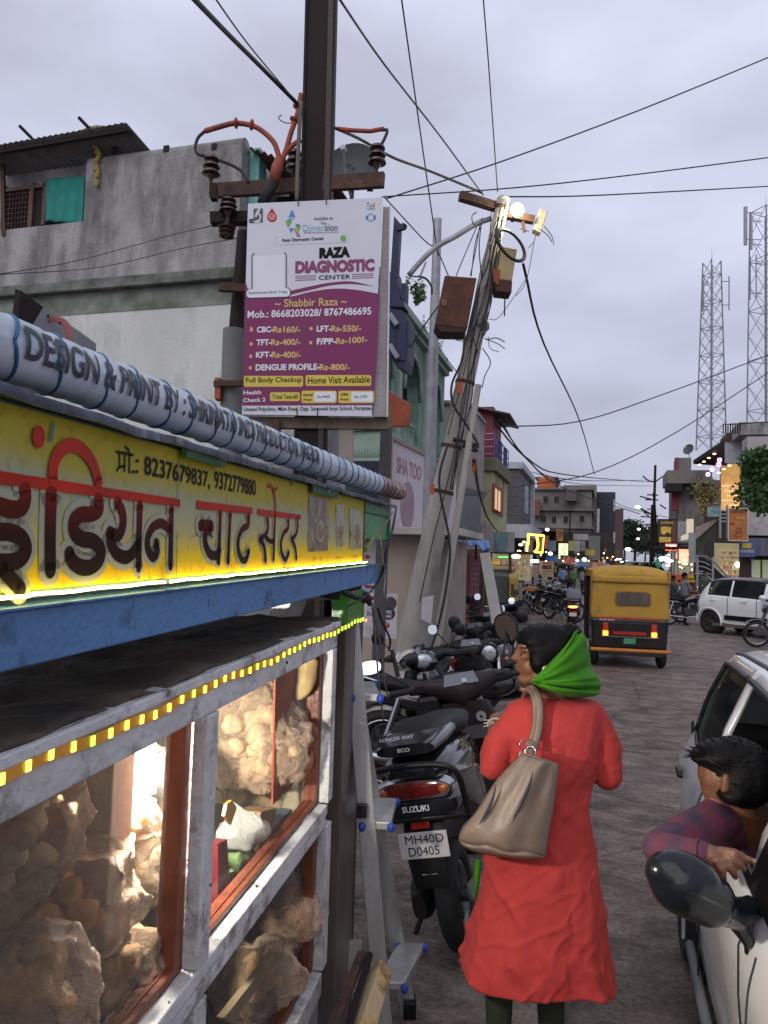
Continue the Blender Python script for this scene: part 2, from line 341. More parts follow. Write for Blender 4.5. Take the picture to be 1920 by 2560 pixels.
def groundmat(name,c,c2,wet,streaky=1.):
 m=bpy.data.materials.new(name);m.use_nodes=True;t=m.node_tree;t.nodes.clear();L=t.links.new
 def n(ty):return t.nodes.new(ty)
 out=n('ShaderNodeOutputMaterial');b=n('ShaderNodeBsdfPrincipled');L(b.outputs[0],out.inputs[0])
 co=n('ShaderNodeTexCoord');mp=n('ShaderNodeMapping');mp.inputs['Rotation'].default_value=(0,0,HD);L(co.outputs['Object'],mp.inputs[0])
 def noi(sx,sy,det,rough=.6,sc=1.):
  q=n('ShaderNodeMapping');q.inputs['Scale'].default_value=(sx,sy,1);L(mp.outputs[0],q.inputs[0])
  z=n('ShaderNodeTexNoise');z.inputs['Scale'].default_value=sc;z.inputs['Detail'].default_value=det;z.inputs['Roughness'].default_value=rough;L(q.outputs[0],z.inputs['Vector']);return z.outputs[0]
 def rmp(x,a,bb,ca,cb):
  r=n('ShaderNodeValToRGB');e=r.color_ramp.elements;e[0].position=a;e[0].color=(*ca,1);e[1].position=bb;e[1].color=(*cb,1);L(x,r.inputs[0]);return r.outputs[0]
 def mul(x,y,f=1.):
  q=n('ShaderNodeMixRGB');q.blend_type='MULTIPLY';q.inputs[0].default_value=f;L(x,q.inputs[1]);L(y,q.inputs[2]);return q.outputs[0]
 big=noi(.45,.8,9,.65);str_=noi(3.0,13,8,.72);fine=noi(34,34,5,.7);mid=noi(3,4.2,8,.7)
 base=rmp(big,.36,.62,c2,c)
 base=mul(base,rmp(mid,.34,.6,(.36,.33,.32),(1.25,1.22,1.2)))
 if streaky:base=mul(base,rmp(str_,.36,.62,(.8,.79,.78),(1.1,1.1,1.1)),streaky)
 base=mul(base,rmp(fine,.36,.62,(.62,.62,.63),(1.3,1.28,1.25)))
 pt=noi(.55,.8,3,.4);base=mul(base,rmp(pt,.50,.53,(1,1,1),(.74,.72,.71)),.9)
 ck=n('ShaderNodeTexVoronoi');ck.feature='DISTANCE_TO_EDGE';ck.inputs['Scale'].default_value=.7;qn=n('ShaderNodeMixRGB');qn.inputs[0].default_value=.12;L(mp.outputs[0],qn.inputs[1]);nq=n('ShaderNodeTexNoise');nq.inputs['Scale'].default_value=2.5;nq.inputs['Detail'].default_value=6;L(mp.outputs[0],nq.inputs['Vector']);L(nq.outputs['Color'],qn.inputs[2]);L(qn.outputs[0],ck.inputs['Vector'])
 base=mul(base,rmp(ck.outputs['Distance'],.0,.012,(.4,.38,.37),(1,1,1)),.8)
 L(base,b.inputs['Base Color'])
 L(rmp(big,.38,.60,(wet,)*3,(.9,)*3),b.inputs['Roughness']);b.inputs['Specular IOR Level'].default_value=.35
 ad=n('ShaderNodeMath');ad.operation='MULTIPLY_ADD';ad.inputs[1].default_value=.6*streaky;L(str_,ad.inputs[0]);L(mid,ad.inputs[2])
 a2=n('ShaderNodeMath');a2.operation='MULTIPLY_ADD';a2.inputs[1].default_value=.35;L(fine,a2.inputs[0]);L(ad.outputs[0],a2.inputs[2])
 bp=n('ShaderNodeBump');bp.inputs['Strength'].default_value=.9;bp.inputs['Distance'].default_value=.045;L(a2.outputs[0],bp.inputs['Height']);L(bp.outputs[0],b.inputs['Normal'])
 return m
gm=groundmat('wet_dusty_road',(.25,.208,.18),(.135,.105,.09),.42)
vm=groundmat('muddy_verge',(.10,.08,.068),(.045,.034,.028),.5,0.)
m=M();N=60
us=[-8+((i/N)**2)*500 for i in range(N+1)]
m.grid([[UV(u,v,0)for v in(-160,-60,-20,-8,0,8,20,60,160)]for u in us]);struct('road',m,gm)
m=M();rows=[]
for i in range(60):
 u=-6+i*.9;w=-1.55+.25*math.sin(u*.9)+.2*math.sin(u*2.3+1)-max(0,u-12)*.05
 rows.append([UV(u,v,.004+.02*(k==1)+.01*(k==0))for k,v in enumerate((-30,-3.2,w))])
m.grid(rows);struct('verge',m,vm)
m=M();rows=[]
for i in range(60):
 u=14+i*1.2;w=4.6+.25*math.sin(u*.7)
 rows.append([UV(u,v,.004+.012*(k==1))for k,v in enumerate((w,w+1.2,40))])
m.grid(rows);struct('verge',m,vm)
m=M()
for i in range(1500):
 u=rng.uniform(1.2,9)**1.0;v=rng.uniform(-1.9,2.6);r=rng.uniform(.002,.007)*(2 if rng.random()<.06 else 1);c=UV(u,v,r*.5)
 a=rng.uniform(0,6.28);q=[c+V((math.cos(a+k*2.1)*r,math.sin(a+k*2.1)*r,-r*.3))for k in range(3)]+[c+V((0,0,r*.8))]
 m.add(q,[(0,2,1),(0,1,3),(1,2,3),(2,0,3)])
g=m.build('gravel',mat('grit',(.13,.11,.10),.9,bump=0));g['kind']='stuff';g['label']='loose grit and pebbles scattered on the road'
def fr(m,u,x0,y0,x1,y1,d0=-.02,d1=.02):
 xm,ym=(x0+x1)/2,(y0+y1)/2
 v0=uvz(onu(x0,ym,u))[1];v1=uvz(onu(x1,ym,u))[1];z1=onu(xm,y0,u).z;z0=onu(xm,y1,u).z
 return m.buv(u+d0,u+d1,v0,v1,z0,z1)
def sv(m,v,x0,x1,yt,yb,xr=None,d0=-.02,d1=.02):
 xr=xr or(x0+x1)/2;ym=(yt+yb)/2
 u0=uvz(onv(x0,ym,v))[0];u1=uvz(onv(x1,ym,v))[0];z1=onv(xr,yt,v).z;z0=onv(xr,yb,v).z
 return m.buv(u0,u1,v+d0,v+d1,z0,z1)
c=P(600,500,14);uA,vA=uvz(c)[:2]
zt=onu(590,335,uA).z;zl=onu(500,680,uA).z;zl2=onu(500,705,uA).z
HA=thing('concrete_house','grey concrete house with teal window cloth and whitewashed lower wall on the left','house',UV(uA,vA-4,0))
v2=uvz(onu(215,430,uA))[1];vL=vA-15
m=M();m.buv(uA,uA+9,v2,vA,zl,zt-.18)
for i in range(8):
 a0,a1=math.pi*i/8,math.pi*(i+1)/8
m.cyl(UV(uA+.16,v2,zt-.18),UV(uA+.16,vA,zt-.18),.16,n=16)
m.cyl(UV(uA+.16,vA-.16,zt-.18),UV(uA+9,vA-.16,zt-.18),.16,n=16)
m.build('upper_wall',conc,HA,smooth=40)
m=M();m.buv(uA+.35,uA+8,vL,v2,zl+.1,onu(100,330,uA).z+.0)
m.build('recessed_wall',conc,HA)
m=M();m.buv(uA+.0,uA+.36,vL,v2,zl,onu(100,565,uA).z);m.build('window_apron',conc,HA)
m=M();m.buv(uA-.14,uA+9,vL,vA+.14,zl2-.02,zl);m.build('ledge',ledgem,HA,bevel=.02)
m=M();m.buv(uA+.05,uA+9,vL,vA,0,zl2);m.build('lower_wall',plast,HA)
m=M();m.buv(uA+.035,uA+.046,vL,vA-.05,zl2-.45,zl2-.03);m.build('moss_band',moss,HA)
for x,y in((285,375),(415,372),(535,367)):
 m=M();fr(m,uA,x-6,y-8,x+7,y+8,-.012,.02);m.build('vent_hole',darkin,HA)
uw=uA+.33
w=M()
for x0,y0,x1,y1 in((10,470,18,575),(78,460,88,570),(112,458,120,565),(10,470,120,478)):fr(w,uw,x0,y0,x1,y1,-.08,0)
wf=w.build('window',teak,HA)
m=M();fr(m,uw,14,475,205,572,-.012,-.004);m.build('pane',darkin,wf)
for i in range(7):
 m=M();x=26+i*8;fr(m,uw,x,480,x+2,572,-.05,-.03);m.build('grille_bar',rust,wf)
for i in range(7):
 m=M();y=486+i*12;fr(m,uw,18,y,78,y+2,-.055,-.045);m.build('grille_bar',rust,wf)
rows=[]
a0,a1=onu(116,446,uw-.12),onu(212,440,uw-.12);b0,b1=onu(110,552,uw-.12),onu(208,560,uw-.12)
for i in range(17):
 t=i/16;rows.append([a0.lerp(b0,t).lerp(a1.lerp(b1,t),s/20)+DU*(.05*math.sin(s*1.1+t*1.5)*(t*.6+.2))for s in range(21)])
m=M();m.grid(rows);m.one('window_cloth','teal cloth hung over the wooden window of the grey house','cloth',mat('teal_cloth',(.02,.27,.22),.8,c2=(.015,.2,.165),vs=4),smooth=True,solid=.008)
m=M();p=onu(2,455,uA-.05);m.beam(onu(6,392,uA),onu(10,590,uA),.08);m.build('drain_pipe',rust,HA)
m=M();pts=[onu(243+3*math.sin(i*.9),332+i*6.5,uA-.06)for i in range(21)]
for i,q in enumerate(pts):
 for k in range(2):m.ell(q+V((rng.uniform(-.03,.03),rng.uniform(-.02,.02),rng.uniform(-.02,.02))),.045*(1 if i%3 else.7),6,4)
m.one('flower_garland','dry yellow garland hanging down the grey concrete wall','garland',mat('dry_marigold',(.42,.32,.06),.9,c2=(.25,.2,.08),vs=30))
m=M();crumple(m.ell(onu(252,328,uA+.2),(.42,.12,.10),14,8),.05,9);m.one('cloth_bundle','brown bundle of rags on the parapet corner','bundle',mat('sack_brown',(.22,.16,.08),.95,vs=15),smooth=True)
def corrugated(p0,p1,q0,q1,n,amp,up=Z):
 rows=[]
 for a,b in((p0,p1),(q0,q1)):rows.append([V(a).lerp(V(b),i/(n*4))+V(up)*amp*math.sin(i/(n*4)*n*2*math.pi)for i in range(n*4+1)])
 return M().grid(rows)
e0,e1=onu(-60,372,uA-.5),onu(315,306,uA-.5);k0,k1=onu(-60,345,uA+.2),onu(342,335,uA+3.2)
mm=corrugated(e0,e1,e0+DU*6.0-Z*1.0,e1+DU*6-Z*1.3+DV*.5,26,.014);mm.build('roof_sheet',corr,HA,solid=.012,smooth=True)
m=M();m.beam(e0+Z*-.09+DU*.1,e1-Z*.09+DU*.1,.07);m.build('roof_batten',darkst,HA)
for x,y in((80,332),(228,312)):
 m=M();q=onu(x,y+14,uA-.45);m.beam(q,q+V((-.22,-.1,.2)),.05);m.build('roof_prop',darkst,HA)
HB=thing('tin_roof_house','teal walled house under a rusty corrugated roof, behind the poles','house',UV(uA+1,vA+1,0))
vB=vA+1.5
m=M();m.buv(uA+.3,uA+.62,vA+.02,vA+.22,zl,onu(600,352,uA).z);m.build('column',tealw,HB)
m=M();m.buv(uA+1.4,uA+2.6,vA+.1,vB-.2,zl,zt-.6);m.build('wall',darkin,HB)
m=M();m.buv(uA+.2,uA+2.6,vA+.15,vB,3.2,zl-.2);m.build('lower_wall',conc,HB)
m=M();m.buv(uA+.1,uA+2.6,vA+.15,vB+.25,zl-.2,zl);m.build('slab',greenl,HB)
p0=UV(uA+.1,vA+.1,zt-.25);p1=UV(uA+.1,vB+.3,zt-1.0);corrugated(p0,p1,p0+DU*3,p1+DU*3,12,.035).build('roof_sheet',rust,HB,solid=.012,smooth=True)
for i in range(9):
 m=M();m.buv(uA+.2,uA+.24,vA+.35+i*.2,vA+.40+i*.2,zl,zl+.9);m.build('railing_bar',tealw,HB)
m=M();m.buv(uA+.18,uA+.26,vA+.3,vB,zl+.9,zl+.96);m.build('railing',tealw,HB)
vG=-5.0;uG0=uvz(onv(905,900,vG))[0];uG1=uvz(onv(1113,900,vG))[0]
zG=onv(1113,897,vG).z
HC=thing('arcade_building','peeling green two-storey building with pointed arches and cornice','building',UV(uG1-3,vG-2,0))
uS=uvz(onv(905,900,vG))[0];print("uS",uS,uG1,"uA",uA,vA)
m=M();m.buv(uS,uG1,vG-8,vG-.9,0,zG-.2);m.build('core',darkin,HC)
m=M();m.buv(uG1-.3,uG1,vG-8.0,vG-.01,0,zG);m.build('end_wall',greenp,HC)
zf=onv(1113,1180,vG).z;zc=onv(1113,941,vG).z
def arch(u0,u1,z0,z1,a0,a1,sp_,top,d0=vG-.35,d1=vG):
 pts=[(u0,z0),(a0,z0),(a0,sp_)]
 c_=(a0+a1)/2;n=10
 for i in range(1,n):
  t=math.pi*i/n;x=c_-(a1-a0)/2*math.cos(t);pts.append((x,sp_+(top-sp_)*math.sin(t)**.8))
 pts+=[(a1,sp_),(a1,z0),(u1,z0),(u1,z1),(u0,z1)]
 return M().prism([UV(u,d1,z)for u,z in pts],DV*(d0-d1)),pts
nb=3;bw=(uG1-uS)/nb
for i in range(nb):
 u0=uS+i*bw;u1=u0+bw
 mm,pts=arch(u0,u1-.002,zf,zc,u0+.55,u1-.55,zf+1.5,zc-.55);mm.build('arched_bay',greenp,HC,tri=True)
 tm=M();q=[UV(u,vG+.05,z)for u,z in pts[2:13]];tm.tube(q,.06,6);tm.build('arch_moulding',greenl,HC,smooth=True)
 m=M();m.buv(u0-.12,u0+.12,vG-.02,vG+.10,zf-.5,zG-.5);m.build('pilaster',greenl,HC,bevel=.01)
 m=M()
 m.buv(u0+.55,u1-.55,vG-.2,vG-.1,zf,zf+.08);m.buv(u0+.55,u1-.55,vG-.2,vG-.1,zf+.75,zf+.83)
 m.build('balustrade_rail',greenl,HC)
 k=7
 for j in range(k):
  m=M();uu=u0+.65+(bw-1.3)*j/(k-1);m.lathe(UV(uu,vG-.15,zf+.08),Z,[(0,.05),(.1,.035),(.25,.065),(.4,.04),(.55,.03),(.67,.05)],8);m.build('baluster',greenl,HC,smooth=True)
m=M();m.buv(uS,uG1+.05,vG-.3,vG+.14,zc,zc+.12);m.buv(uS,uG1+.05,vG-.3,vG+.26,zc+.14,zc+.24);m.build('cornice',greenl,HC)
m=M();m.buv(uS,uG1,vG-.25,vG+.02,zc+.24,zG-.1);m.build('parapet',greenp,HC)
m=M();m.buv(uS,uG1+.04,vG-.28,vG+.09,zG-.1,zG);m.build('coping',greenl,HC)
m=M();m.buv(uS,uG1,vG-.3,vG+.35,zf-.22,zf);m.build('balcony_slab',greenl,HC)
m=M();m.buv(uS,uG1,vG-.4,vG-.05,0,zf-.22);m.build('ground_wall',conc,HC)
for i in range(26):
 m=M();uu=uS+.3+i*(uG1-uS-.5)/25;m.buv(uu,uu+.28,vG+.02,vG+.05,zG-.6,zG-.3);m.build('parapet_panel',greenl,HC)
lf=mat('weed_leaf',(.07,.13,.035),.6,c2=(.035,.07,.02),vs=20,bump=0)
def weed(p,h,n,label,leaf=.05,mt=lf,spread=.35):
 m=M();p=V(p)
 for i in range(n):
  a=rng.uniform(0,6.28);d=V((math.cos(a)*spread*rng.uniform(.2,1),math.sin(a)*spread*rng.uniform(.2,1),rng.uniform(.5,1))).normalized();L_=h*rng.uniform(.5,1)
  pts=[p+d*L_*t+Z*(-.15*L_*t*t)for t in(0,.33,.66,1)];m.tube(pts,[.006,.005,.004,.002],4)
  for k in range(7):
   q=p+d*L_*rng.uniform(.25,1);e=V(rng.normal(0,1,3)).normalized()*leaf;s_=V(rng.normal(0,1,3)).normalized()*leaf*.4
   m.add([q,q+e*.5+s_,q+e,q+e*.5-s_],[(0,1,2,3)])
 return m.one('weed_plant',label,'plant',mt)
weed(onv(1045,765,vG+.1),1.0,16,'spiky green weed growing from the green cornice nearest the blue sign frame',.16)
weed(onv(1062,850,vG+.1),.8,10,'thin weed sprouting on the green parapet beside the silver pole',.07)
weed(onv(1100,885,vG+.1),.8,8,'sparse twiggy weed at the far end of the green roof',.06)
uK=uvz(P(1000,1500,9.6))[0]
KS=thing('beige_kiosk','beige roadside cabinet with overhanging slab top and pasted posters','kiosk',UV(uK+.4,uvz(onu(980,1500,uK))[1],0))
va,vb=uvz(onu(850,1500,uK))[1],uvz(onu(1037,1500,uK))[1];zk=onu(1000,1338,uK).z
m=M();m.buv(uK,uK+1.0,va,vb,0,zk);m.build('body',beige,KS,bevel=.01)
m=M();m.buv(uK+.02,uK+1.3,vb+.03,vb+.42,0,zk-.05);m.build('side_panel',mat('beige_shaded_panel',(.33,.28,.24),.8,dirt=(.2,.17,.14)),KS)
m=M();m.buv(uK-.02,uK+.04,vb-.01,vb+.03,0,zk);m.build('door_edge',beige,KS)
for z_ in(1.0,zk-.35):
 m=M();m.cyl(UV(uK-.03,vb+.015,z_),UV(uK-.03,vb+.015,z_+.14),.02,n=8);m.build('hinge',beige,KS,smooth=40)
m=M();m.buv(uK-.35,uK+1.5,va-.3,vb+.62,zk,zk+.09);m.build('slab_top',mat('slab_paint',(.50,.45,.40),.8,dirt=(.3,.26,.22)),KS,bevel=.008)
m=M();fr(m,uK,1062,1368,1082,1432,-.0,.01);
vH=uvz(onu(975,1200,uK))[1]
SP=thing('shop_hoarding','faded white hoarding with pink print fixed over the beige kiosk','sign',UV(uK+1,vH,zk))
h0,h1=UV(uK+.0,vH,0),None
o=UV(uK+.0,vH,0);pa=onu(975,1095,uK);pb=onu(970,1322,uK)
far=onv(1068,1180,vH)
uF=uK+3.4;pcol=lambda u,z:UV(u,vH+.22*(u-uK)/3.4,z)
m=M();m.prism([pcol(uK,pb.z),pcol(uF,pb.z),pcol(uF,pa.z),pcol(uK,pa.z)],-DV*.06);m.build('panel',mat('faded_hoarding',(.60,.55,.58),.55,c2=(.5,.45,.48),vs=1.2,dirt=(.4,.33,.36),da=.2),SP)
m=M();m.beam(pcol(uK,pa.z),pcol(uF,pa.z),.05);m.beam(pcol(uK,pb.z),pcol(uF,pb.z),.05);m.beam(pcol(uK,pa.z),pcol(uK,pb.z),.05);m.build('frame',mat('hoarding_frame',(.3,.22,.2),.6),SP)
hh=pa.z-pb.z;dn=DV*.004
m=M();text3(m,'SHA TOO',pcol(uK+.25,pa.z-.36*hh)+dn,pcol(uK+1.35,pa.z-.36*hh)+dn,pcol(uK+.25,pa.z-.17*hh)+dn,.03)
m.ell(pcol(uK+.75,pb.z+.36*hh)+DV*.002,(.26,.26,.26),18,8)if 0 else None
m.build('lettering',mat('pink_print',(.42,.22,.27),.6),SP)
m=M();m.prism([pcol(uK+.75+.3*math.cos(a),pb.z+.3*hh+.33*math.sin(a))+dn for a in[i*math.pi/12 for i in range(24)]],DV*.001);m.build('emblem',mat('pink_print2',(.36,.25,.3),.6),SP)
PK=PL(UV(uK,va,0),-DU)
def poster(label,pts,base,items,catg='poster'):
 c_=PK.h((pts[0][0]+pts[2][0])/2,max(q[1]for q in pts));t=thing('poster',label,catg,c_)
 m=M();PK.poly(m,pts,.001,.003);m.build('sheet',base,t)
 for nm,mt,fn in items:
  m=M();fn(m);m.build(nm,mt,t)
 return t
circ=lambda cx,cy,rx,ry:[(cx+rx*math.cos(i*math.pi/10),cy+ry*math.sin(i*math.pi/10))for i in range(20)]
poster('white and blue notice pasted higher on the beige cabinet',[(908,1348),(962,1352),(960,1482),(905,1475)],mat('notice_white',(.55,.55,.57),.7),[('blue_field',lbt,lambda m:PK.poly(m,[(905,1405),(960,1412),(960,1482),(905,1475)],.005)),('emblem',redt,lambda m:(PK.poly(m,circ(919,1392,6,5),.008),PK.poly(m,[(912,1462),(940,1464),(940,1472),(912,1470)],.008))),('disc',whitet,lambda m:(PK.poly(m,circ(950,1396,8,7),.008),PK.poly(m,circ(948,1424,9,6),.008),PK.text(m,'er Government of Kids',(912,1385),(956,1388),(912,1380),.008))),('print',navyt,lambda m:(PK.stroke(m,circ(949,1449,8,9)+[(957,1449)],2.5,.008,False),PK.text(m,'VISIT 1',(916,1470),(937,1471),(916,1464),.01)))])
poster('white advertising poster with two dark discs, lower on the beige cabinet',[(912,1482),(995,1484),(992,1598),(908,1592)],mat('poster_white',(.60,.59,.62),.7),[('headline',magt,lambda m:(PK.text(m,'Print',(928,1513),(948,1514),(928,1504),.006,.01),PK.text(m,'Banner',(918,1539),(952,1540),(918,1527),.006,.02))),('subline',bluep,lambda m:PK.text(m,'Your Shop',(918,1526),(950,1527),(918,1518),.006)),('flash',redt,lambda m:(PK.poly(m,[(925,1490),(945,1491),(945,1500),(925,1499)],.006),PK.poly(m,circ(965,1563,9,8),.006))),('dark_disc',mat('disc_dark',(.08,.05,.06),.6),lambda m:PK.poly(m,circ(977,1508,15,16),.006)),('dark_disc',mat('disc_black',(.04,.035,.035),.6),lambda m:PK.poly(m,circ(972,1533,16,16),.008)),('disc_print',whitet,lambda m:(PK.text(m,'GET',(960,1563),(970,1563),(960,1558),.009,.02),PK.text(m,'PSG',(965,1534),(979,1534),(965,1526),.011,.02),PK.text(m,'A45',(965,1544),(979,1544),(965,1537),.011,.02))),('small_print',navyt,lambda m:[PK.text(m,'lorem small text line of print' if 0 else 'Order now for shop and home',(916,y),(w_,y+1),(916,y-3),.006)for y,w_ in((1553,945),(1570,948),(1576,944),(1582,948),(1589,985))])])
m=M()
for i in range(90):
 u=rng.uniform(1.8,16);v=rng.choice([rng.uniform(-2.2,-.9),rng.uniform(-1.2,3)]);r=rng.uniform(.01,.035);c=UV(u,v,.008);a=rng.uniform(0,6.28)
 m.add([c+V((math.cos(a+k)*r*rng.uniform(.5,1),math.sin(a+k)*r*rng.uniform(.5,1),rng.uniform(0,.012)))for k in(0,1.5,3.1,4.6)],[(0,1,2,3)])
g=m.build('litter',mat('litter_scraps',(.30,.27,.22),.8,c2=(.12,.09,.06),vs=.7,bump=0));g['kind']='stuff';g['label']='scraps of paper and dry leaves on the road'
def lamp_mesh(name,label,c,r,col,s,cat_='lamp',group=None):
 m=M();m.ell(c,r,12,8);o=m.one(name,label,cat_,glow('glow_%s_%g'%(name,s),col,s),group,smooth=True);return o
def win(root,u=None,v=None,x0=0,y0=0,x1=0,y1=0,xr=None,fm=None,pm=None,mull=1):
 m=M();A_=(x0+x1)/2;fw=max(1.2,(x1-x0)*.06)
 f_=(lambda m,a,b,c_,d,e,g:fr(m,u,a,b,c_,d,e,g))if u is not None else(lambda m,a,b,c_,d,e,g:sv(m,v,a,c_,b,d,xr or A_,-g,-e))
 f_(m,x0,y0,x1,y0+fw,-.06,0);f_(m,x0,y1-fw,x1,y1,-.06,0);f_(m,x0,y0,x0+fw,y1,-.055,0);f_(m,x1-fw,y0,x1,y1,-.055,0)
 for i in range(mull):xx=x0+(x1-x0)*(i+1)/(mull+1);f_(m,xx-fw/3,y0,xx+fw/3,y1,-.05,0)
 w=m.build('window',fm or teak,root);m=M();f_(m,x0+fw,y0+fw,x1-fw,y1-fw,-.02,-.01);m.build('pane',pm or darkin,w);return w
uE,vE=uvz(P(1165,1200,26))[:2]
HE=thing('beige_house','weathered beige concrete house behind the leaning pole, with a tin roofed balcony','house',UV(uE+2,vE-2,0))
zE=onu(1140,1010,uE).z;m=M();m.buv(uE,uE+4,vE-4,vE,0,zE);m.build('wall',mat('beige_concrete',(.34,.31,.28),.9,c2=(.25,.225,.2),vs=1.3,dirt=(.15,.13,.12),da=.35),HE)
m=M();m.buv(uE-.1,uE+4,vE-4,vE+.05,zE,zE+.12);m.build('roof_slab',conc,HE)
p0,p1=onu(1150,1238,uE-1.3),onu(1205,1250,uE-1.3);m=corrugated(p0,p1,p0+DU*1.3+Z*.35,p1+DU*1.3+Z*.35,12,.04);m.build('tin_awning',corr,HE,solid=.015)
m=M();fr(m,uE-.15,1150,1262,1196,1320,-.05,.0);m.build('grey_panel',greyd,HE)
uY,vY=uvz(P(1229,1300,31))[:2];zY0=onu(1200,1145,uY).z;zYc=onu(1200,1178,uY).z;zYt=onu(1200,1010,uY).z
HY=thing('yellow_green_house','yellow-green house with maroon rooftop room and purple railing','house',UV(uY+2,vY-1.5,0))
uY1=uvz(onv(1267,1280,vY))[0]
m=M();m.buv(uY,uY1,vY-3,vY,3.0,zYc);m.build('upper_wall',olive,HY)
m=M();m.buv(uY,uY1,vY-3,vY-.1,0,3.0);m.build('lower_wall',conc,HY)
m=M();m.buv(uY-.12,uY1+.1,vY-3,vY+.18,zYc,zY0);m.build('parapet',oliveD,HY,bevel=.03)
va_,vb_=uvz(onu(1200,1080,uY+.5))[1],uvz(onu(1232,1080,uY+.5))[1]
m=M();m.buv(uY+.6,uY+3.2,va_-.2,vb_,zY0,zYt);m.build('roof_room',maroon,HY)
m=M();m.buv(uY+.1,uY+3.6,va_-.6,vb_+.75,zYt,zYt+.06);m.v=[tuple(V(p)-Z*(.45 if(i in(1,2,5,6))else 0))for i,p in enumerate(m.v)];m.build('room_roof',corr,HY)
purp=mat('purple_paint',(.12,.10,.30),.6)
for k in range(9):
 m=M();t=k/8;q=UV(uY+.0+t*(uY1-uY-.2),vY+.05,zY0);w_=.12 if k in(3,6)else.03;m.beam(q,q+Z*.95,w_);m.build('railing_post',purp,HY)
for zz in(.3,.6,.95):
 m=M();m.beam(UV(uY,vY+.05,zY0+zz),UV(uY1-.2,vY+.05,zY0+zz),.035);m.build('railing_rail',purp,HY)
for zz in(.2,.5,.8,1.05):
 m=M();m.beam(UV(uY+.2,va_,zY0+zz),UV(uY+.2,vY,zY0+zz),.03);m.build('front_rail',mat('pink_pipe',(.5,.3,.42),.5),HY)
w=win(HY,v=vY+.07,x0=1233,y0=1222,x1=1251,y1=1278,fm=mat('pink_window_frame',(.5,.12,.13),.6),pm=glow('warm_window',(1,.75,.35),.35))
m=M();sv(m,vY,1230,1256,1215,1286,d0=0,d1=.05);m.build('window_surround',mat('dusky_red',(.3,.06,.07),.7),HY)
for k in range(5):
 m=M();u_=uY+.4+k*(uY1-uY)/5;m.buv(u_,u_+.15,vY,vY+.02,4.0+.3*(k%2),6.0);m.build('rust_streak',mat('rust_stain',(.28,.16,.07),.9),HY)if k in(1,3)else None
uM,vM=uvz(P(1296,1270,43))[:2];uM1=uvz(onv(1325,1270,vM))[0];zM0=onu(1280,1312,uM).z;zM1=onu(1280,1172,uM).z;zM2=onu(1280,1156,uM).z
HM=thing('grey_clad_building','modern dark grey clad building with a white frame','building',UV(uM+3,vM-2,0))
m=M();m.buv(uM,uM1,vM-6,vM,zM0,zM1);m.build('cladding',greyd,HM)
wf_=mat('cool_white_frame',(.42,.43,.47),.6)
m=M();m.buv(uM-.2,uM1+.6,vM-6,vM+.25,zM1,zM2);m.buv(uM1,uM1+.6,vM-6,vM+.25,3.4,zM1);m.build('frame',wf_,HM)
m=M();m.buv(uM-.8,uM1,vM-6,vM+.8,zM0-.75,zM0);m.build('canopy',wf_,HM)
m=M();m.buv(uM,uM1,vM-6,vM-.3,0,zM0-.7);m.build('ground_floor',darkin,HM)
for k in range(5):
 m=M();zz=zM0+(zM1-zM0)*(k+1)/6;m.buv(uM-.012,uM1,vM-6,vM+.012,zz,zz+.02);m.build('joint',mat('joint_dark',(.03,.03,.03)),HM)
m=M();sv(m,vM,1311,1319,1215,1285,d1=.05);m.build('window',mat('cool_glass',(.35,.4,.5),.1),HM)
rcf=mat('window_grey_frame',(.16,.14,.13),.8)
uO,vO=uvz(P(1478,1300,66))[:2];v_l=uvz(onu(1333,1300,uO))[1];zO=onu(1400,1222,uO).z
HO=thing('unpainted_block','unpainted stained concrete building below the orange tank','building',UV(uO+4,(vO+v_l)/2,0))
cst=mat('stained_far_concrete',(.24,.225,.215),.95,c2=(.15,.14,.135),vs=.35,dirt=(.09,.085,.08),da=.5,ds=.3,bump=.2)
m=M();m.buv(uO,uO+10,v_l,vO,0,zO);m.build('wall',cst,HO)
for y in(1220,1272,1316):
 m=M();zz=onu(1400,y,uO).z;m.buv(uO-.35,uO+10,v_l-.2,vO+.2,zz-.18,zz);m.build('floor_slab',cst,HO)
m=M();fr(m,uO,1416,1226,1442,1254,-.9,0);m.build('balcony_box',mat('dark_conc',(.12,.1,.1),.9),HO)
m=M();fr(m,uO,1422,1275,1433,1280,-.05,0);m.build('vent',darkin,HO)
m=M();fr(m,uO+5,1343,1195,1392,1221,0,4);m.build('roof_room',mat('red_room',(.2,.04,.04),.8),HO)
m=M();fr(m,uO+4,1338,1192,1395,1197,0,5);m.build('room_roof',corr,HO)
m=M();fr(m,uO-.3,1334,1250,1350,1290,-.5,0);m.build('red_panel',mat('brick_dull',(.2,.08,.06),.9),HO)
for x0,y0 in((1358,1240),(1385,1240),(1352,1288),(1378,1290),(1408,1290),(1448,1288)):
 win(HO,u=uO,x0=x0,y0=y0,x1=x0+13,y1=y0+18,fm=rcf)
q=onu(1366,1221,uO+1);m=M();m.lathe(q-Z*.1,Z,[(0,.75),(.1,.8),(.35,.8),(.38,.76),(.6,.8),(.64,.76),(.9,.8),(1.0,.6),(1.15,.3),(1.2,.28)],18);m.one('water_tank','orange plastic water tank on the far concrete roof','water tank',tankor,smooth=35)
uB2,vB2=uvz(P(1538,1300,74))[:2];vl2=uvz(onu(1475,1300,uB2))[1]
HN=thing('navy_building','dark navy building beside the unpainted block','building',UV(uB2+4,vB2-2,0))
m=M();m.buv(uB2,uB2+9,vl2,vB2,0,onu(1500,1230,uB2).z);m.build('wall',mat('navy_grey',(.03,.033,.055),.7),HN)
m=M();m.buv(uB2-2,uB2+9,vl2-2.5,vl2+.6,0,onu(1470,1218,uB2).z);m.build('rear_wall',cst,HN)
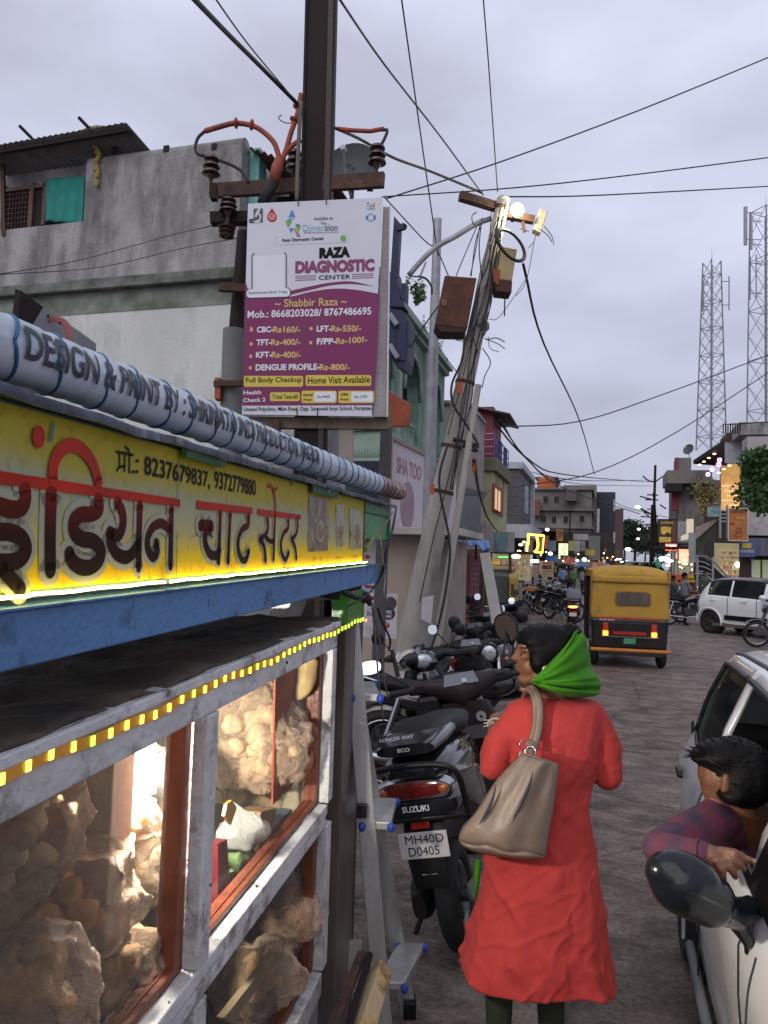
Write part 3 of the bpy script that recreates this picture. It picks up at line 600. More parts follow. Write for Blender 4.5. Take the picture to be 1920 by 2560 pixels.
for y in(1250,1330):
 m=M();fr(m,uB2,1533,y,1538,y+28,-.1,-.05);m.build('light_panel',mat('pale_panel',(.45,.45,.5)),HN)
m=M();m.beam(onu(1495,1272,uB2-.4),onu(1494,1335,uB2-.4),.25);m.build('downpipe',whitep,HN)
uQ,vQ=uvz(P(1558,1340,100))[:2];vq=uvz(onu(1512,1340,uQ))[1]
HQ=thing('tan_tower_block','tan and brown building farthest along the left row','building',UV(uQ+4,vQ-3,0))
zz=onu(1540,1276,uQ).z
m=M();m.buv(uQ,uQ+12,vq,vQ-1.2,0,zz);m.build('wall',mat('tan_far',(.25,.22,.18),.9,c2=(.2,.17,.14),vs=.3),HQ)
m=M();m.buv(uQ-.1,uQ+12,vQ-1.2,vQ,0,zz+.2);m.build('end_wall',mat('brown_far',(.10,.055,.055),.9),HQ)
def leafmat(n,c,c2):return mat(n,c,.7,c2=c2,vs=.6,bump=0,spec=.2)
def tree(name,label,base,h,r,n,leaf,mt,rz=0,blobs=9,crown_z=.55,group=None,flatten=.8,seed=1):
 g=np.random.default_rng(seed);base=V(base)
 t=thing(name,label,'tree',base,0,group);m=M()
 top=base+Z*h*crown_z;m.tube([base,base+V((.05*h*.2,0,h*.25)),top],[h*.03,h*.022,h*.015],8)
 cs=[]
 for i in range(blobs):
  a=g.uniform(0,6.28);rr=r*math.sqrt(g.uniform(0,1))*.7;c_=top+V((math.cos(a)*rr,math.sin(a)*rr,g.uniform(-.25,.9)*r*flatten));cs.append((c_,r*g.uniform(.28,.5)))
  m.tube([top-Z*h*.08,(top+c_)/2+Z*.1,c_],[h*.012,h*.008,h*.003],5)
 m.build('trunk',mat('bark',(.09,.07,.055),.9),t)
 vs,fs=[],[]
 for i in range(n):
  c_,q=cs[i%blobs];d=V(g.normal(0,1,3)).normalized()*q*(g.uniform(.3,1.05));p=c_+d*V((1,1,1)).x;p=c_+V((d.x,d.y,d.z*.8))
  a=V(g.normal(0,1,3)).normalized()*leaf*g.uniform(.6,1.3);b=V(g.normal(0,1,3)).cross(a).normalized()*leaf*.45
  k=len(vs);vs+=[p,p+a*.5+b,p+a,p+a*.5-b];fs.append((k,k+1,k+2,k+3))
 m=M();m.add(vs,fs);o=m.build('crown',mt,t);return t
lm1=leafmat('leaf_far',(.045,.075,.045),(.02,.038,.024));lm2=leafmat('leaf_near',(.075,.15,.045),(.022,.05,.018))
tree('street_tree','large dark tree rising beyond the tan building at the end of the street',P(1560,1415,120)*1.,8,3.6,5200,.42,lm1,blobs=12,seed=3)
tree('street_tree','lower dark tree farther right at the end of the street',P(1612,1415,130),6.5,4.0,5200,.42,lm1,blobs=12,seed=4)
tree('street_tree','small tree behind the far street lamps, left of the tower pole',P(1585,1415,150),8,4.2,4200,.45,lm1,blobs=10,seed=5)
tree('street_tree','dark tree hugging the unlit building behind the twin-arm pole',P(1645,1415,95),4.5,2.6,3600,.3,lm1,blobs=9,seed=6)
bp_=P(1990,1650,22);bp_.z=0
tree('leafy_street_tree','bright green leafy tree cut by the right edge of the photo',bp_,6.2,1.75,11000,.14,lm2,blobs=18,crown_z=.64,flatten=.8,seed=8)
rcon=mat('brown_grey_concrete',(.19,.17,.155),.95,c2=(.125,.11,.10),vs=.6,dirt=(.07,.06,.055),da=.4,ds=.5,bump=.2)
uR,vR0=uvz(P(1690,1300,58))[:2];vR1=uvz(onu(1860,1300,uR))[1]
def zz(u,x,y):return onu(x,y,u).z
HR=thing('slab_house','bare concrete house with thick overhanging slab and red side strip','house',UV(uR+4,vR0+3,0))
m=M();m.buv(uR,uR+9,uvz(onu(1697,1300,uR))[1],vR1,zz(uR,1750,1360),zz(uR,1750,1200));m.build('wall',rcon,HR)
m=M();m.buv(uR,uR+9,uvz(onu(1697,1300,uR))[1]+.2,vR1,0,zz(uR,1750,1362));m.build('lower_wall',mat('dim_shop_wall',(.10,.09,.08),.9),HR)
m=M();fr(m,uR,1664,1180,1775,1212,-1.2,3);m.build('overhang_slab',rcon,HR)
m=M();fr(m,uR,1662,1212,1702,1232,-1.2,.2);m.build('overhang_soffit',darkin,HR)
m=M();fr(m,uR,1693,1142,1730,1178,.5,3);m.build('roof_block',rcon,HR)
rs=mat('crimson_strip',(.22,.03,.05),.7)
m=M();fr(m,uR,1689,1142,1696,1178,.4,1);m.build('red_strip',rs,HR);m=M();fr(m,uR,1680,1232,1697,1275,.1,1);m.build('red_strip',rs,HR)
for x in(1706,1712):
 m=M();m.cyl(onu(x,1190,uR-.1),onu(x,1305,uR-.1),.07,n=6);m.build('drain_pipe',rcon,HR)
for x0,y0 in((1722,1228),(1745,1240)):win(HR,u=uR,x0=x0,y0=y0,x1=x0+13,y1=y0+22,fm=rcf)
def dish(name,label,c,axis,r,mt,txt=None):
 t=thing(name,label,'satellite dish',V(c)-Z*r*1.3);a,x,y=basis(axis)
 m=M();m.lathe(V(c)-a*.12*r,a,[(0,.02)]+[(r*.28*(k/8)**2,r*k/8)for k in range(1,9)]+[(r*.28+.01,r*.99)]+[(r*.28*(k/8)**2+.012,r*k/8)for k in range(7,0,-1)],28);m.build('reflector',mt,t,smooth=40)
 m=M();m.beam(V(c)-a*.05,V(c)-a*.05-Z*r*1.3,.04);m.build('mast',galv,t)
 m=M();m.tube([V(c)-Z*r*.9,V(c)-Z*r*.8+a*r*.5,V(c)-Z*r*.1+a*r*.95],.012,6);m.build('feed_arm',galv,t)
 m=M();m.cyl(V(c)+a*r*.9,V(c)+a*r*1.1,r*.1);m.build('receiver',whitep,t);return t
dish('satellite_dish','small grey satellite dish on the concrete roof at the right',onu(1722,1124,uR-2),(-.8,-.6,.35),.42,greyd)
uL,vL0=uvz(P(1730,1200,50))[:2];vL1=uvz(onu(1862,1200,uL))[1]
HL=thing('lit_shop_building','shop building with a spotlit slanted canopy and glowing yellow upper front','shop',UV(uL+3,vL0+3,0))
can=mat('canopy_soffit',(.35,.2,.12),.5);
def quadP(m,pts,th):return m.prism([onu(x,y,u)for x,y,u in pts],th)
m=M();quadP(m,[(1735,1158,uL),(1800,1113,uL-3.5),(1812,1132,uL-3.5),(1812,1150,uL)],DU*.05)
m2=M();a0,a1,a2,a3=onu(1733,1160,uL-.5),onu(1812,1108,uL-4.5),onu(1850,1104,uL-4.5),onu(1815,1166,uL-.5)
m2.prism([a0,a1,a2,a3],Z*.25);m2.build('canopy',darkst,HL)
m=M();fr(m,uL-4.6,1812,1105,1877,1158,-.1,0);m.build('white_panel',mat('white_hoarding',(.40,.42,.46),.6),HL)
m=M();fr(m,uL-4.4,1813,1085,1905,1106,-.4,2);m.build('brown_parapet',mat('brown_slab',(.09,.045,.035),.9),HL)
m=M();fr(m,uL,1800,1130,1875,1205,.0,.1);m.build('upper_backing',can,HL)
wg=mat('warm_shop_glow',(.55,.3,.1),.5,c2=(.25,.12,.04),vs=2.5,emis=(1,.55,.16),es=.33)
m=M();fr(m,uL-.6,1803,1160,1850,1275,.0,.2);m.build('lit_front',wg,HL)
for k in range(7):
 m=M();x=1804+k*6.6;fr(m,uL-.9,x,1206+3*(k%2),x+2,1275,-.05,.1);m.build('curtain_fold',mat('warm_fold',(.6,.38,.15),.5,emis=(1,.6,.25),es=.5),HL)
for k in range(5):
 m=M();fr(m,uL-.95,1805+7*(k%3),1214+12*k,1846,1216+12*k,-.05,.05);m.build('display_shelf',mat('pale_warm',(.7,.5,.25),.5,emis=(1,.7,.4),es=.8),HL)
gl=glow('spot_glow',(1,.72,.32),5)
for x,y in((1786,1135),(1772,1145),(1760,1154),(1749,1162),(1824,1164),(1810,1173),(1797,1182)):
 q=onu(x,y,uL-2.6 if x<1790 else uL-2);m=M();m.ell(q,(.10,.10,.04),12,6);m.build('spotlight',gl,HL)
vg=glow('violet_sign',(.3,.1,1),1.3);wgl=glow('white_sign',(.9,.8,1),1.5)
for i,(x,y,s)in enumerate(((1770,1186,6),(1780,1174,7),(1797,1162,8),(1799,1150,7))):
 m=M();c_=onu(x,y,uL-2.8);a=[(-.8,-1),(.8,-.7),(.8,1),(-.8,.8)]
 m.prism([onu(x+p*s,y-q*s*.9,uL-2.8)for p,q in a],DU*.06);m.build('sign_letter',vg,HL)
 m=M();m.torus(onu(x,y,uL-2.88),DU,.10,.03,14,6);m.build('letter_core',wgl,HL)
m=M();fr(m,uL,1774,1207,1803,1262,-.6,0);m.build('blue_grey_wall',mat('blue_grey',(.16,.17,.19),.8),HL)
m=M();fr(m,uL,1848,1220,1868,1275,-.6,0);m.build('grey_wall',mat('cool_grey',(.08,.085,.1),.8),HL)
m=M();fr(m,uL,1790,1275,1860,1470,-.0,6);m.build('lower_floor',mat('brown_depth',(.05,.035,.03),.9),HL)
uN,vN0=uvz(P(1868,1350,40))[:2]
HT=thing('pale_wall_building','pale plastered building above the blue shop awnings at right','building',UV(uN+3,vN0+2,0))
m=M();fr(m,uN,1868,1090,2100,1340,0,1.5);m.build('wall',mat('pale_plaster',(.40,.38,.37),.9,c2=(.31,.29,.285),vs=.8,dirt=(.2,.18,.17),da=.3),HT)
m=M();fr(m,uN+.4,1850,1335,2100,1480,0,.3);m.build('shop_back',mat('shop_dark_back',(.05,.04,.035),.9),HT)
m=M();fr(m,uN-.1,1868,1348,2100,1392,-.6,.2);m.build('awning_fascia',mat('blue_grey_canvas',(.13,.14,.21),.8,c2=(.07,.07,.11),vs=4,streak=.2),HT)
m=M();fr(m,uN-.75,1848,1350,1887,1392,-.05,.0);bs_=m.build('blue_sign',mat('dull_blue_sign',(.09,.12,.30),.6),HT)
m=M();fr(m,uN-.8,1855,1358,1878,1370,-.03,0);m.build('yellow_panel',yelt,bs_)
m=M();fr(m,uN-.8,1850,1374,1885,1382,-.03,0);m.build('white_strip',mat('grey_print',(.3,.32,.4)),bs_)
for x0,x1,mt in((1852,1878,redsh),(1882,1900,mat('lit_pale_green',(.35,.4,.25),.5,emis=(.8,.9,.5),es=.12)),(1906,1935,mat('lit_pale_green',(.3,.3,.2)))):
 m=M();fr(m,uN+.2,x0,1400,x1,1475,-.1,.1);m.build('shop_door',mt if x0!=1852 else mat('brown_door',(.045,.015,.012),.6),HT)
m=M();fr(m,uN+.1,1878,1398,1882,1475,-.15,.1);m.build('door_post',whitep,HT)
uS2=uvz(P(1830,1430,44))[0]
SH=thing('shelf_shop','open shop with warmly lit crowded shelves beneath the staircase','shop',UV(uS2,uvz(onu(1830,1430,uS2))[1],0))
m=M();fr(m,uS2+.8,1786,1358,1850,1472,0,.1);m.build('back_wall',mat('shelf_back',(.3,.27,.16),.8,emis=(1,.9,.5),es=.12),SH)
for k in range(8):
 m=M();y=1375+k*12;fr(m,uS2,1800,y,1849,y+1.5,-.1,.6);m.build('shelf',mat('shelf_pale',(.4,.36,.2),.7,emis=(1,.9,.6),es=.2),SH)
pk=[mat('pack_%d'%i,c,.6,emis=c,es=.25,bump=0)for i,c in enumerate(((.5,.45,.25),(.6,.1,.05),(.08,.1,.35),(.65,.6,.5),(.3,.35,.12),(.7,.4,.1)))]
for k in range(90):
 m=M();x=rng.uniform(1801,1846);y=1375+12*int(rng.integers(1,8));w_=rng.uniform(2,4);fr(m,uS2+.05,x,y-rng.uniform(5,10),x+w_,y,-.08,.2);m.build('goods',pk[int(rng.integers(0,6))],SH)
lamp_mesh('tube_light','warm shop light above the shelves under the stairs',onu(1845,1412,uS2-.3),.16,(1,.95,.7),6)
def board(name,label,u,x0,y0,x1,y1,base,items,d=-.15,legs=None,cat_='sign',frame=None):
 c_=onu((x0+x1)/2,y1,u);t=thing(name,label,cat_,c_);m=M();fr(m,u,x0,y0,x1,y1,d,0);m.build('panel',base,t)
 pl=PL(DU*(u+d),-DU)
 if frame:
  for a in((x0-1,y0-1,x1+1,y0+.6),(x0-1,y1-.6,x1+1,y1+1),(x0-1,y0,x0+.6,y1),(x1-.6,y0,x1+1,y1)):
   m=M();fr(m,u,*a,d-.03,0);m.build('frame_bar',frame,t)
 for nm,mt,fn in items:m=M();fn(m,pl);m.build(nm,mt,t)
 if legs:
  for x in legs:
   m=M();q=onu(x,y1,u);m.beam(q,V((q.x,q.y,0)),.08);m.build('leg',darkst,t)
 return t
uP=uvz(P(1660,1350,47))[0]
board('gold_billboard','dark billboard with gold pictures above the shops, left of the stairs',uP,1644,1299,1692,1357,mat('board_brown',(.05,.03,.015),.6),[('gold_picture',mat('gold_print',(.55,.38,.06),.5,c2=(.3,.18,.03),vs=3,emis=(1,.7,.1),es=.12),lambda m,p:(p.poly(m,[(1652,1318),(1660,1316),(1678,1318),(1677,1335),(1668,1330),(1660,1337),(1652,1333)],.01),p.poly(m,[(1648,1342),(1678,1343),(1677,1355),(1648,1356)],.01))),('brown_side',mat('board_redbrown',(.16,.05,.03),.6),lambda m,p:p.poly(m,[(1680,1302),(1691,1302),(1691,1354),(1680,1354)],.01)),('heading',goldt,lambda m,p:p.text(m,'SARAI',(1652,1310),(1682,1310),(1652,1303),.02,.02))],frame=darkst)
board('orange_billboard','tall orange hoarding with maroon lettering beside the upper stair landing',uN-1.5,1820,1272,1868,1352,mat('board_orange',(.42,.15,.035),.6,c2=(.33,.1,.025),vs=1.2),[('lettering',mat('maroon_print',(.12,.015,.01)),lambda m,p:(p.text(m,'OSHEN',(1826,1282),(1863,1283),(1826,1275),.02,.03),p.text(m,'SAREE',(1823,1312),(1836,1312),(1823,1307),.02,.02))),('lettering',mat('gold_print',(.6,.4,.1)),lambda m,p:(p.text(m,'Shop',(1842,1297),(1862,1298),(1842,1291),.02,.01),p.text(m,'NEW',(1840,1310),(1852,1310),(1840,1306),.02,.01))),('flower_motif',mat('maroon_print',(.2,.04,.02)),lambda m,p:(p.stroke(m,[(1836,1342)]+[(1846+9*math.sin(i*.45),1335-8*math.cos(i*.45))for i in range(12)],1.2,.02),p.stroke(m,circ(1846,1326,6,7),1.2,.02)))],frame=whitep)
board('teal_board','pale teal notice board hung on the stair railing',uN-1.2,1767,1268,1800,1292,mat('pale_teal',(.22,.34,.33),.7),[('blue_motif',bluep,lambda m,p:p.stroke(m,[(1780,1276),(1788,1282),(1794,1279)],3,.02))])
board('red_lit_sign','glowing red and white shop sign under the gold billboard',uP+1,1663,1360,1692,1377,glow('red_glow',(1,.12,.06),1.6),[('lettering',glow('white_hot',(1,.9,.85),4),lambda m,p:p.text(m,'LASSI',(1666,1369),(1690,1370),(1666,1362),.03,.04))])
board('white_banner_board','cream and grey board to the right of the gold billboard',uP,1693,1303,1720,1355,mat('grey_board',(.33,.33,.36),.7),[('lit_patch',mat('lit_cream',(.6,.52,.4),.6,emis=(1,.85,.6),es=.3),lambda m,p:p.poly(m,[(1716,1298),(1734,1297),(1734,1345),(1702,1352),(1702,1340),(1716,1334)],.02))])
board('grey_notice_pillar','narrow grey vertical board in front of the staircase',uN-2.5,1721,1332,1738,1406,mat('grey_board2',(.28,.31,.31),.7),[])
ST=thing('outdoor_staircase','steel outdoor staircase climbing past the shops on the right','staircase',onu(1780,1470,uN-1))
uT=uN-1
m=M();m.prism([onu(x,y,uT)for x,y in((1739,1347),(1800,1297),(1802,1315),(1739,1388))],DU*.1);m.build('upper_flight',mat('mossy_green_sheet',(.05,.06,.02),.8,c2=(.02,.025,.012),vs=1.5),ST)
m=M();m.prism([onu(x,y,uT-.1)for x,y in((1738,1318),(1790,1297),(1797,1298),(1740,1349))],DU*.1);m.build('upper_parapet',mat('pinkish_wall',(.28,.22,.2),.8),ST)
m=M();m.prism([onu(x,y,uT-.3)for x,y in((1735,1386),(1765,1398),(1845,1475),(1750,1475),(1735,1440))],DU*.1);m.build('lower_flight',mat('dark_flight',(.012,.013,.018),.8),ST)
for k in range(5):
 m=M();q=[onu(x,y+k*12,uT-.5)for x,y in((1738,1390),(1762,1392+2),(1772+k*3,1402))];m.tube(q,.035,6);m.build('handrail',galv,ST)
m=M();m.tube([onu(x,y,uT-.6)for x,y in((1735,1390),(1765,1391),(1785,1405),(1845,1470))],.05,6);m.build('handrail',mat('rail_grey',(.2,.2,.22),.5),ST)
m=M();m.tube([onu(x,y,uT-.6)for x,y in((1738,1434),(1763,1435),(1790,1460))],.05,6);m.build('handrail',galv,ST)
for x in(1743,1782):
 m=M();m.beam(onu(x,1392,uT-.6),onu(x,1470,uT-.6),.09);m.build('stair_post',galv,ST)
for y in(1276,1285,1294,1303):
 m=M();m.beam(onu(1803,y,uT-.4),onu(1818,y+1,uT-.4),.06);m.build('landing_rail',galv,ST)
for x in(1800,1818):
 m=M();m.beam(onu(x,1262,uT-.4),onu(x,1345,uT-.4),.09);m.build('landing_post',galv,ST)
weed(onu(1765,1262,uT),1.5,60,'yellowish leafy plant on the landing of the staircase',.22,mat('yellow_leaf',(.25,.2,.05),.7,c2=(.12,.1,.03),vs=6),.9)
weed(onu(1760,1292,uT),1.2,50,'dried flower strings hanging beside the stair plant',.16,mat('straw_leaf',(.4,.3,.14),.7,vs=6),.5)
lit=mat('eatery_wall',(.3,.27,.2),.7,emis=(.9,.85,.6),es=.15)
SR=thing('open_eatery','open roadside eatery with red and orange counters under bright lamps','shop',onu(1700,1470,uP))
m=M();fr(m,uP+2,1688,1385,1735,1440,0,.1);m.build('lit_wall',lit,SR)
m=M();fr(m,uP-2,1640,1366,1738,1372,-.3,3);m.build('awning',darkst,SR)
rd=mat('red_counter',(.32,.02,.03),.5);oc=mat('orange_counter',(.55,.12,.03),.6);yc=mat('yellow_counter',(.6,.4,.03),.6)
for x0,y0,x1,y1,mt in((1684,1436,1703,1470,oc),(1703,1436,1736,1500,rd),(1718,1438,1735,1446,yc),(1718,1449,1737,1456,yc),(1709,1466,1730,1482,oc)):
 m=M();fr(m,uP-3.0-(.3 if mt is not rd else 0),x0,y0,x1,y1,-.1,.3);m.build('counter_panel',mt,SR)
for x in(1683,1695,1736):
 m=M();m.beam(onu(x,1375,uP-2.5),onu(x,1440,uP-2.5),.09);m.build('post',galv,SR)
for x,y,r in((1660,1396,.2),(1672,1402,.16),(1650,1400,.14)):
 m=M();m.ell(onu(x,y,uP-3),(r*1.6,r,r*.5),12,7);m.build('lamp',glow('cold_lamp',(.85,1,.9),5),SR)
m=M();m.ell(onu(1712,1410,uP-2),(.16,.2,.05),12,7);m.build('lamp',glow('warm_lamp',(1,.8,.5),5),SR)
m=M();m.ell(onu(1710,1389,uP-1),(.5,.2,.5),12,7);m.build('menu_light',glow('salmon_lamp',(1,.35,.2),1.6),SR)
crumple(M().ell(onu(1645,1410,uP-4),(.16,.16,.32),12,9),.08,4).one('green_net','green net bag hanging under the eatery lamp','bag',mat('green_net',(.08,.35,.2),.6),smooth=True)
m=M();crumple(m.ell(G(1760,1535)+Z*.62,(.24,.2,.26),16,10),.08,4).one('yellow_cloth_bundle','bright yellow covered load behind the grey-shirted man','bundle',mat('yellow_cloth',(.6,.5,.02),.8,c2=(.45,.36,.02)),smooth=True)
stl=mat('tower_steel',(.24,.25,.29),.6)
def tower(name,label,px,py0,pyt,wb,wt,Y,panels,ant,ladder=True,plat=()):
 b=P(px,py0,Y);top=P(px+(py0-pyt)*math.tan(R(1.72)),pyt,Y);H=top.z-b.z;sc=Y/FPX
 t=thing(name,label,'tower',b);wb,wt=wb*sc,wt*sc
 cor=[(-.5,-.5),(.5,-.5),(.5,.5),(-.5,.5)]
 def pt(k,f):w=wb+(wt-wb)*min(1,f*1.15);a=R(20);x,y=cor[k];return b+V(((x*math.cos(a)-y*math.sin(a))*w,(x*math.sin(a)+y*math.cos(a))*w,H*f))
 for k in range(4):m=M();m.beam(pt(k,0),pt(k,1),sc*2.6);m.build('leg',stl,t)
 m=M()
 for i in range(panels):
  f0,f1=i/panels,(i+1)/panels
  for k in range(4):
   a,c_=pt(k,f0),pt((k+1)%4,f1);(m.beam(a,c_,sc*1.0)if 1 else 0)
   if k%2:m.beam(pt((k+1)%4,f0),pt(k,f1),sc*.9)
   if i%2==0:m.beam(pt(k,f1),pt((k+1)%4,f1),sc*1.4)
 m.build('lattice',stl,t,kind='stuff')
 if ladder:
  m=M();c0=(pt(0,.02)+pt(2,.02))/2;c1=(pt(0,.95)+pt(2,.95))/2;m.beam(c0,c1,sc*1.2)
  for i in range(26):q=c0.lerp(c1,i/25);m.torus(q,Z,sc*5,sc*.4,8,4)
  m.build('caged_ladder',stl,t,kind='stuff')
 for sx,f0,f1,w_ in ant:
  q0=b+V((sx*sc,-wt*.6,H*f0));q1=b+V((sx*sc,-wt*.6,H*f1));m=M();m.beam(q0,q1,sc*w_,sc*w_*.6);m.build('antenna',mat('antenna_grey',(.34,.35,.38),.6)if w_>4 else stl,t)
  for q in(q0.lerp(q1,.15),q0.lerp(q1,.85)):m=M();m.beam(q,V((b.x,q.y,q.z))+V((math.copysign(wt*.5,sx),0,0)),sc*1.6);m.build('antenna_arm',stl,t)
 m=M();m.cyl(pt(0,1).lerp(pt(2,1),.5),pt(0,1).lerp(pt(2,1),.5)+Z*H*.07,sc*.8,sc*.3,6);m.build('lightning_rod',stl,t)
 return t
T1=tower('lattice_tower','slim tapering lattice mobile tower behind the lit shop',1778,1125,655,50,30,62,14,[(-31,.72,.90,2.5),(-28,.70,.89,1.8),(36,.73,.91,2.5)])
T2=tower('lattice_tower','broader lattice tower with long panel antennas cut by the right edge',1915,1090,528,62,52,48,9,[(-67,.82,.99,8),(-52,.80,.95,5),(-55,.58,.77,2.5),(-40,.58,.78,2.5)])
m=M();
RT=thing('roof_terrace','rooftop slab with thin railings between the two towers','terrace',onu(1860,1085,uN+2))
m=M();fr(m,uN+2.5,1848,1055,1925,1086,0,4);m.build('block',conc,RT)
for k in range(8):
 m=M();m.beam(onu(1808+k*6,1085,uN+1),onu(1808+k*6,1058+(k<3)*6,uN+1),.05);m.build('railing_post',darkst,RT)
m=M();m.beam(onu(1808,1062,uN+1),onu(1920,1055,uN+1),.05);m.build('railing_rail',darkst,RT)
YP=6.15
b=P(770,1300,YP);b.z=0;tpt=P(806,-60,YP)
bx=P(778,1100,YP);d_=(tpt-bx).normalized();foot=bx-d_*(bx.z/d_.z)
HP=thing('steel_pole','dark brown H-section steel pole rising behind the diagnostic board','utility pole',foot)
tp2=foot+(tpt-foot)*1.15
m=M()
for s_ in(-1,1):m.beam(foot+V((s_*.118,0,0)),tp2+V((s_*.118,0,0)),.22,.02,up=(1,0,0))
m.beam(foot+V((0,-.08,0)),tp2+V((0,-.08,0)),.214,.02,up=(0,1,0));m.build('column',darkst,HP)
m=M();m.beam(foot+V((.09,-.1,0)),tp2+V((.09,-.1,0)),.05,.02,up=(0,1,0));m.build('flange_edge',mat('brown_flange',(.045,.028,.025),.5,metal=.3,vs=8,streak=.2),HP)
def pp(x,y,dy=0.):return P(x,y,YP+dy)
m=M();m.beam(pp(527,478,.2),pp(960,450,-.2),.05,.12);m.build('cross_arm',rust,HP)
for x,y in((535,478),(925,452)):
 m=M();m.beam(pp(x,y-16,-.1),pp(x,y+22,-.1),.05,.07);m.build('arm_clamp',darkst,HP)
m=M();m.beam(pp(528,548,0),pp(622,546,0),.1,.09);m.build('short_arm',darkst,HP)
def insul(px,py,h,label,dy=-.1,up=True,par=None):
 q=pp(px,py,dy);t=thing('insulator',label,'insulator',q,0,'brown disc insulators on the steel pole')
 pr=[(0,.012)]
 for k in range(3):z_=.05+k*h*.27;pr+=[(z_,.035),(z_+h*.03,.075-.006*k),(z_+h*.12,.07-.006*k),(z_+h*.16,.04)]
 pr+=[(h*.92,.03),(h,.018)]
 m=M();m.lathe(q,Z if up else-Z,pr,18);m.build('porcelain',mat('brown_glaze',(.07,.025,.018),.25,c2=(.04,.016,.014),vs=12,bump=0),t,smooth=35)
 m=M();m.cyl(q-Z*.1,q+Z*.03,.012);m.build('pin',rust,t);return t
insul(527,452,.22,'brown insulator at the left end of the long cross arm')
insul(942,425,.22,'brown insulator at the right end of the long cross arm',-.2)
insul(735,440,.24,'brown insulator close behind the steel pole',.15)
insul(570,545,.16,'dark small insulator above the short arm')
insul(568,552,.13,'dark small insulator hanging under the short arm',up=False)
TB=thing('cable_termination','orange three-way cable termination tied to the steel pole','cable joint',pp(685,490,-.05))
def ptb(*q,dy=-.1):return[tuple(pp(x,y,dy))for x,y in q]
for pts,r in((((512,328),(545,318),(590,308),(640,318),(680,350),(694,380),(697,402)),.022),(((753,235),(745,280),(728,330),(715,375),(702,402)),.022),(((752,350),(730,365),(712,385),(703,405)),.022)):
 m=M();m.tube(spl(ptb(*pts)),r,8);m.build('cable_boot',orangep,TB,smooth=True)
m=M();m.tube(ptb((700,395),(693,420),(685,455)),[.035,.05,.045],12);m.build('breakout',orangep,TB,smooth=True)
m=M();m.tube(ptb((685,452),(672,480),(655,510)),.045,10);m.build('main_cable',blackr,TB,smooth=True)
for(x,y),ax in(((590,308),(1,0,.0)),((629,312),(1,0,-.2)),((737,300),(.3,0,1)),((745,268),(.3,0,1))):
 m=M();q=pp(x,y,-.1);a=V(ax).normalized();m.lathe(q-a*.018,a,[(0,.02),(.012,.042),(.024,.045),(.036,.02)],14);m.build('rain_shed',orangep,TB,smooth=40)
m=M();m.tube(ptb((845,322),(880,326),(925,328),(960,322)),.018,8);m.build('side_boot',orangep,TB,smooth=True)
def wire(label,pts,r=.012,mt=None,cat_='cable',name='wire',sm=6,group=None):
 m=M();m.tube(spl([tuple(p)for p in pts],sm),r,6);return m.one(name,label,cat_,mt or cable,group,smooth=True)
wire('jumper wire looping from the orange cable to the left insulator',ptb((512,328),(495,345),(488,370),(495,385),(520,392),(560,405),(600,425),(622,458)),.013)
wire('jumper wire looping down to the right insulator',ptb((955,325),(968,326),(962,345),(945,378),(942,395),dy=-.2),.013)
wire('bundle of frayed wires tied down the left side of the steel pole',ptb((752,255),(748,330),(744,420),(742,500),dy=-.2),.018,mat('dusty_rope',(.16,.14,.12),.9,vs=20))
wire('curl of thin wire sticking out from the orange cable',ptb((752,300),(720,308),(700,300),(697,292),(705,288)),.004)
dish('satellite_dish','dark grey satellite dish showing between the pole and the right insulator',pp(878,425,.9),(-.25,-1,.25),.27,mat('dish_grey',(.05,.055,.06),.5))
m=M();q=pp(874,425,.9);ax=V((-.25,-1,.25)).normalized();pl=PL(q+ax*.06,ax);pl.text(m,'TATA',(856,415),(888,430),(858,404),.0,.03);m.one('dish_lettering','faint dark lettering across the grey satellite dish','lettering',blackt)
c0=P(592,620,6.9);q0=V((P(585,1100,6.9).x,6.9,0));SPO=thing('old_pole','stained concrete and iron pole just left of the diagnostic board','utility pole',q0)
m=M();m.tube([q0,P(586,825,6.9)],[.12,.105],16);m.build('concrete_stub',mat('pole_grey',(.2,.2,.19),.9),SPO,smooth=40)
m=M();m.cyl(P(592,830,6.9),P(610,580,6.9),.075,.06,14);m.build('iron_pipe',darkst,SPO,smooth=40)
m=M();m.beam(P(548,718,6.75),P(625,722,6.75),.06,.07);m.build('bracket',rust,SPO)
m=M();m.beam(P(535,960,6.75),P(625,958,6.75),.05,.05);m.build('bracket',rust,SPO)
m=M();m.beam(P(547,948,6.8),P(547,1000,6.8),.05,.12);m.build('orange_box',redbr,SPO)
m=M();m.cyl(V((P(958,1200,7.4).x,7.4,0)),P(966,1070,7.4),.065,.06,14);m.one('short_post','dark round post between the board and the green balcony','post',mat('post_grey',(.09,.085,.085),.8),smooth=40)
YB=5.95
cA,cB,cC=P(605,1040,YB),P(930,1040,YB-.02),P(620,510,YB)
nB=(cB-cA).cross(cC-cA).normalized();nB=-nB if nB.y>0 else nB
BD=PL(cA,nB);hb=lambda x,y,d=0:BD.h(x,y,d)
RB=thing('diagnostic_board','purple and white diagnostic centre board wired to the steel pole','sign board',hb(770,1042))
quad=[(620,509),(957,494),(929,1041),(605,1036)]
m=M();m.prism([hb(*q,0)for q in quad],-nB*.03);m.build('panel',mat('flex_white',(.60,.60,.66),.4,c2=(.55,.55,.61),vs=1.5,bump=.03),RB)
m=M();m.prism([hb(958,512,-.03),hb(976,514,-.03),hb(968,1040,-.03),hb(932,1040,-.03)],-nB*.16);m.build('box_side',mat('board_edge',(.30,.27,.28),.5,metal=.2,c2=(.2,.17,.18),vs=3),RB)
m=M();m.beam(hb(975,512,-.02),hb(968,1042,-.02),.012,.05);m.build('edge_strip',whitep,RB)
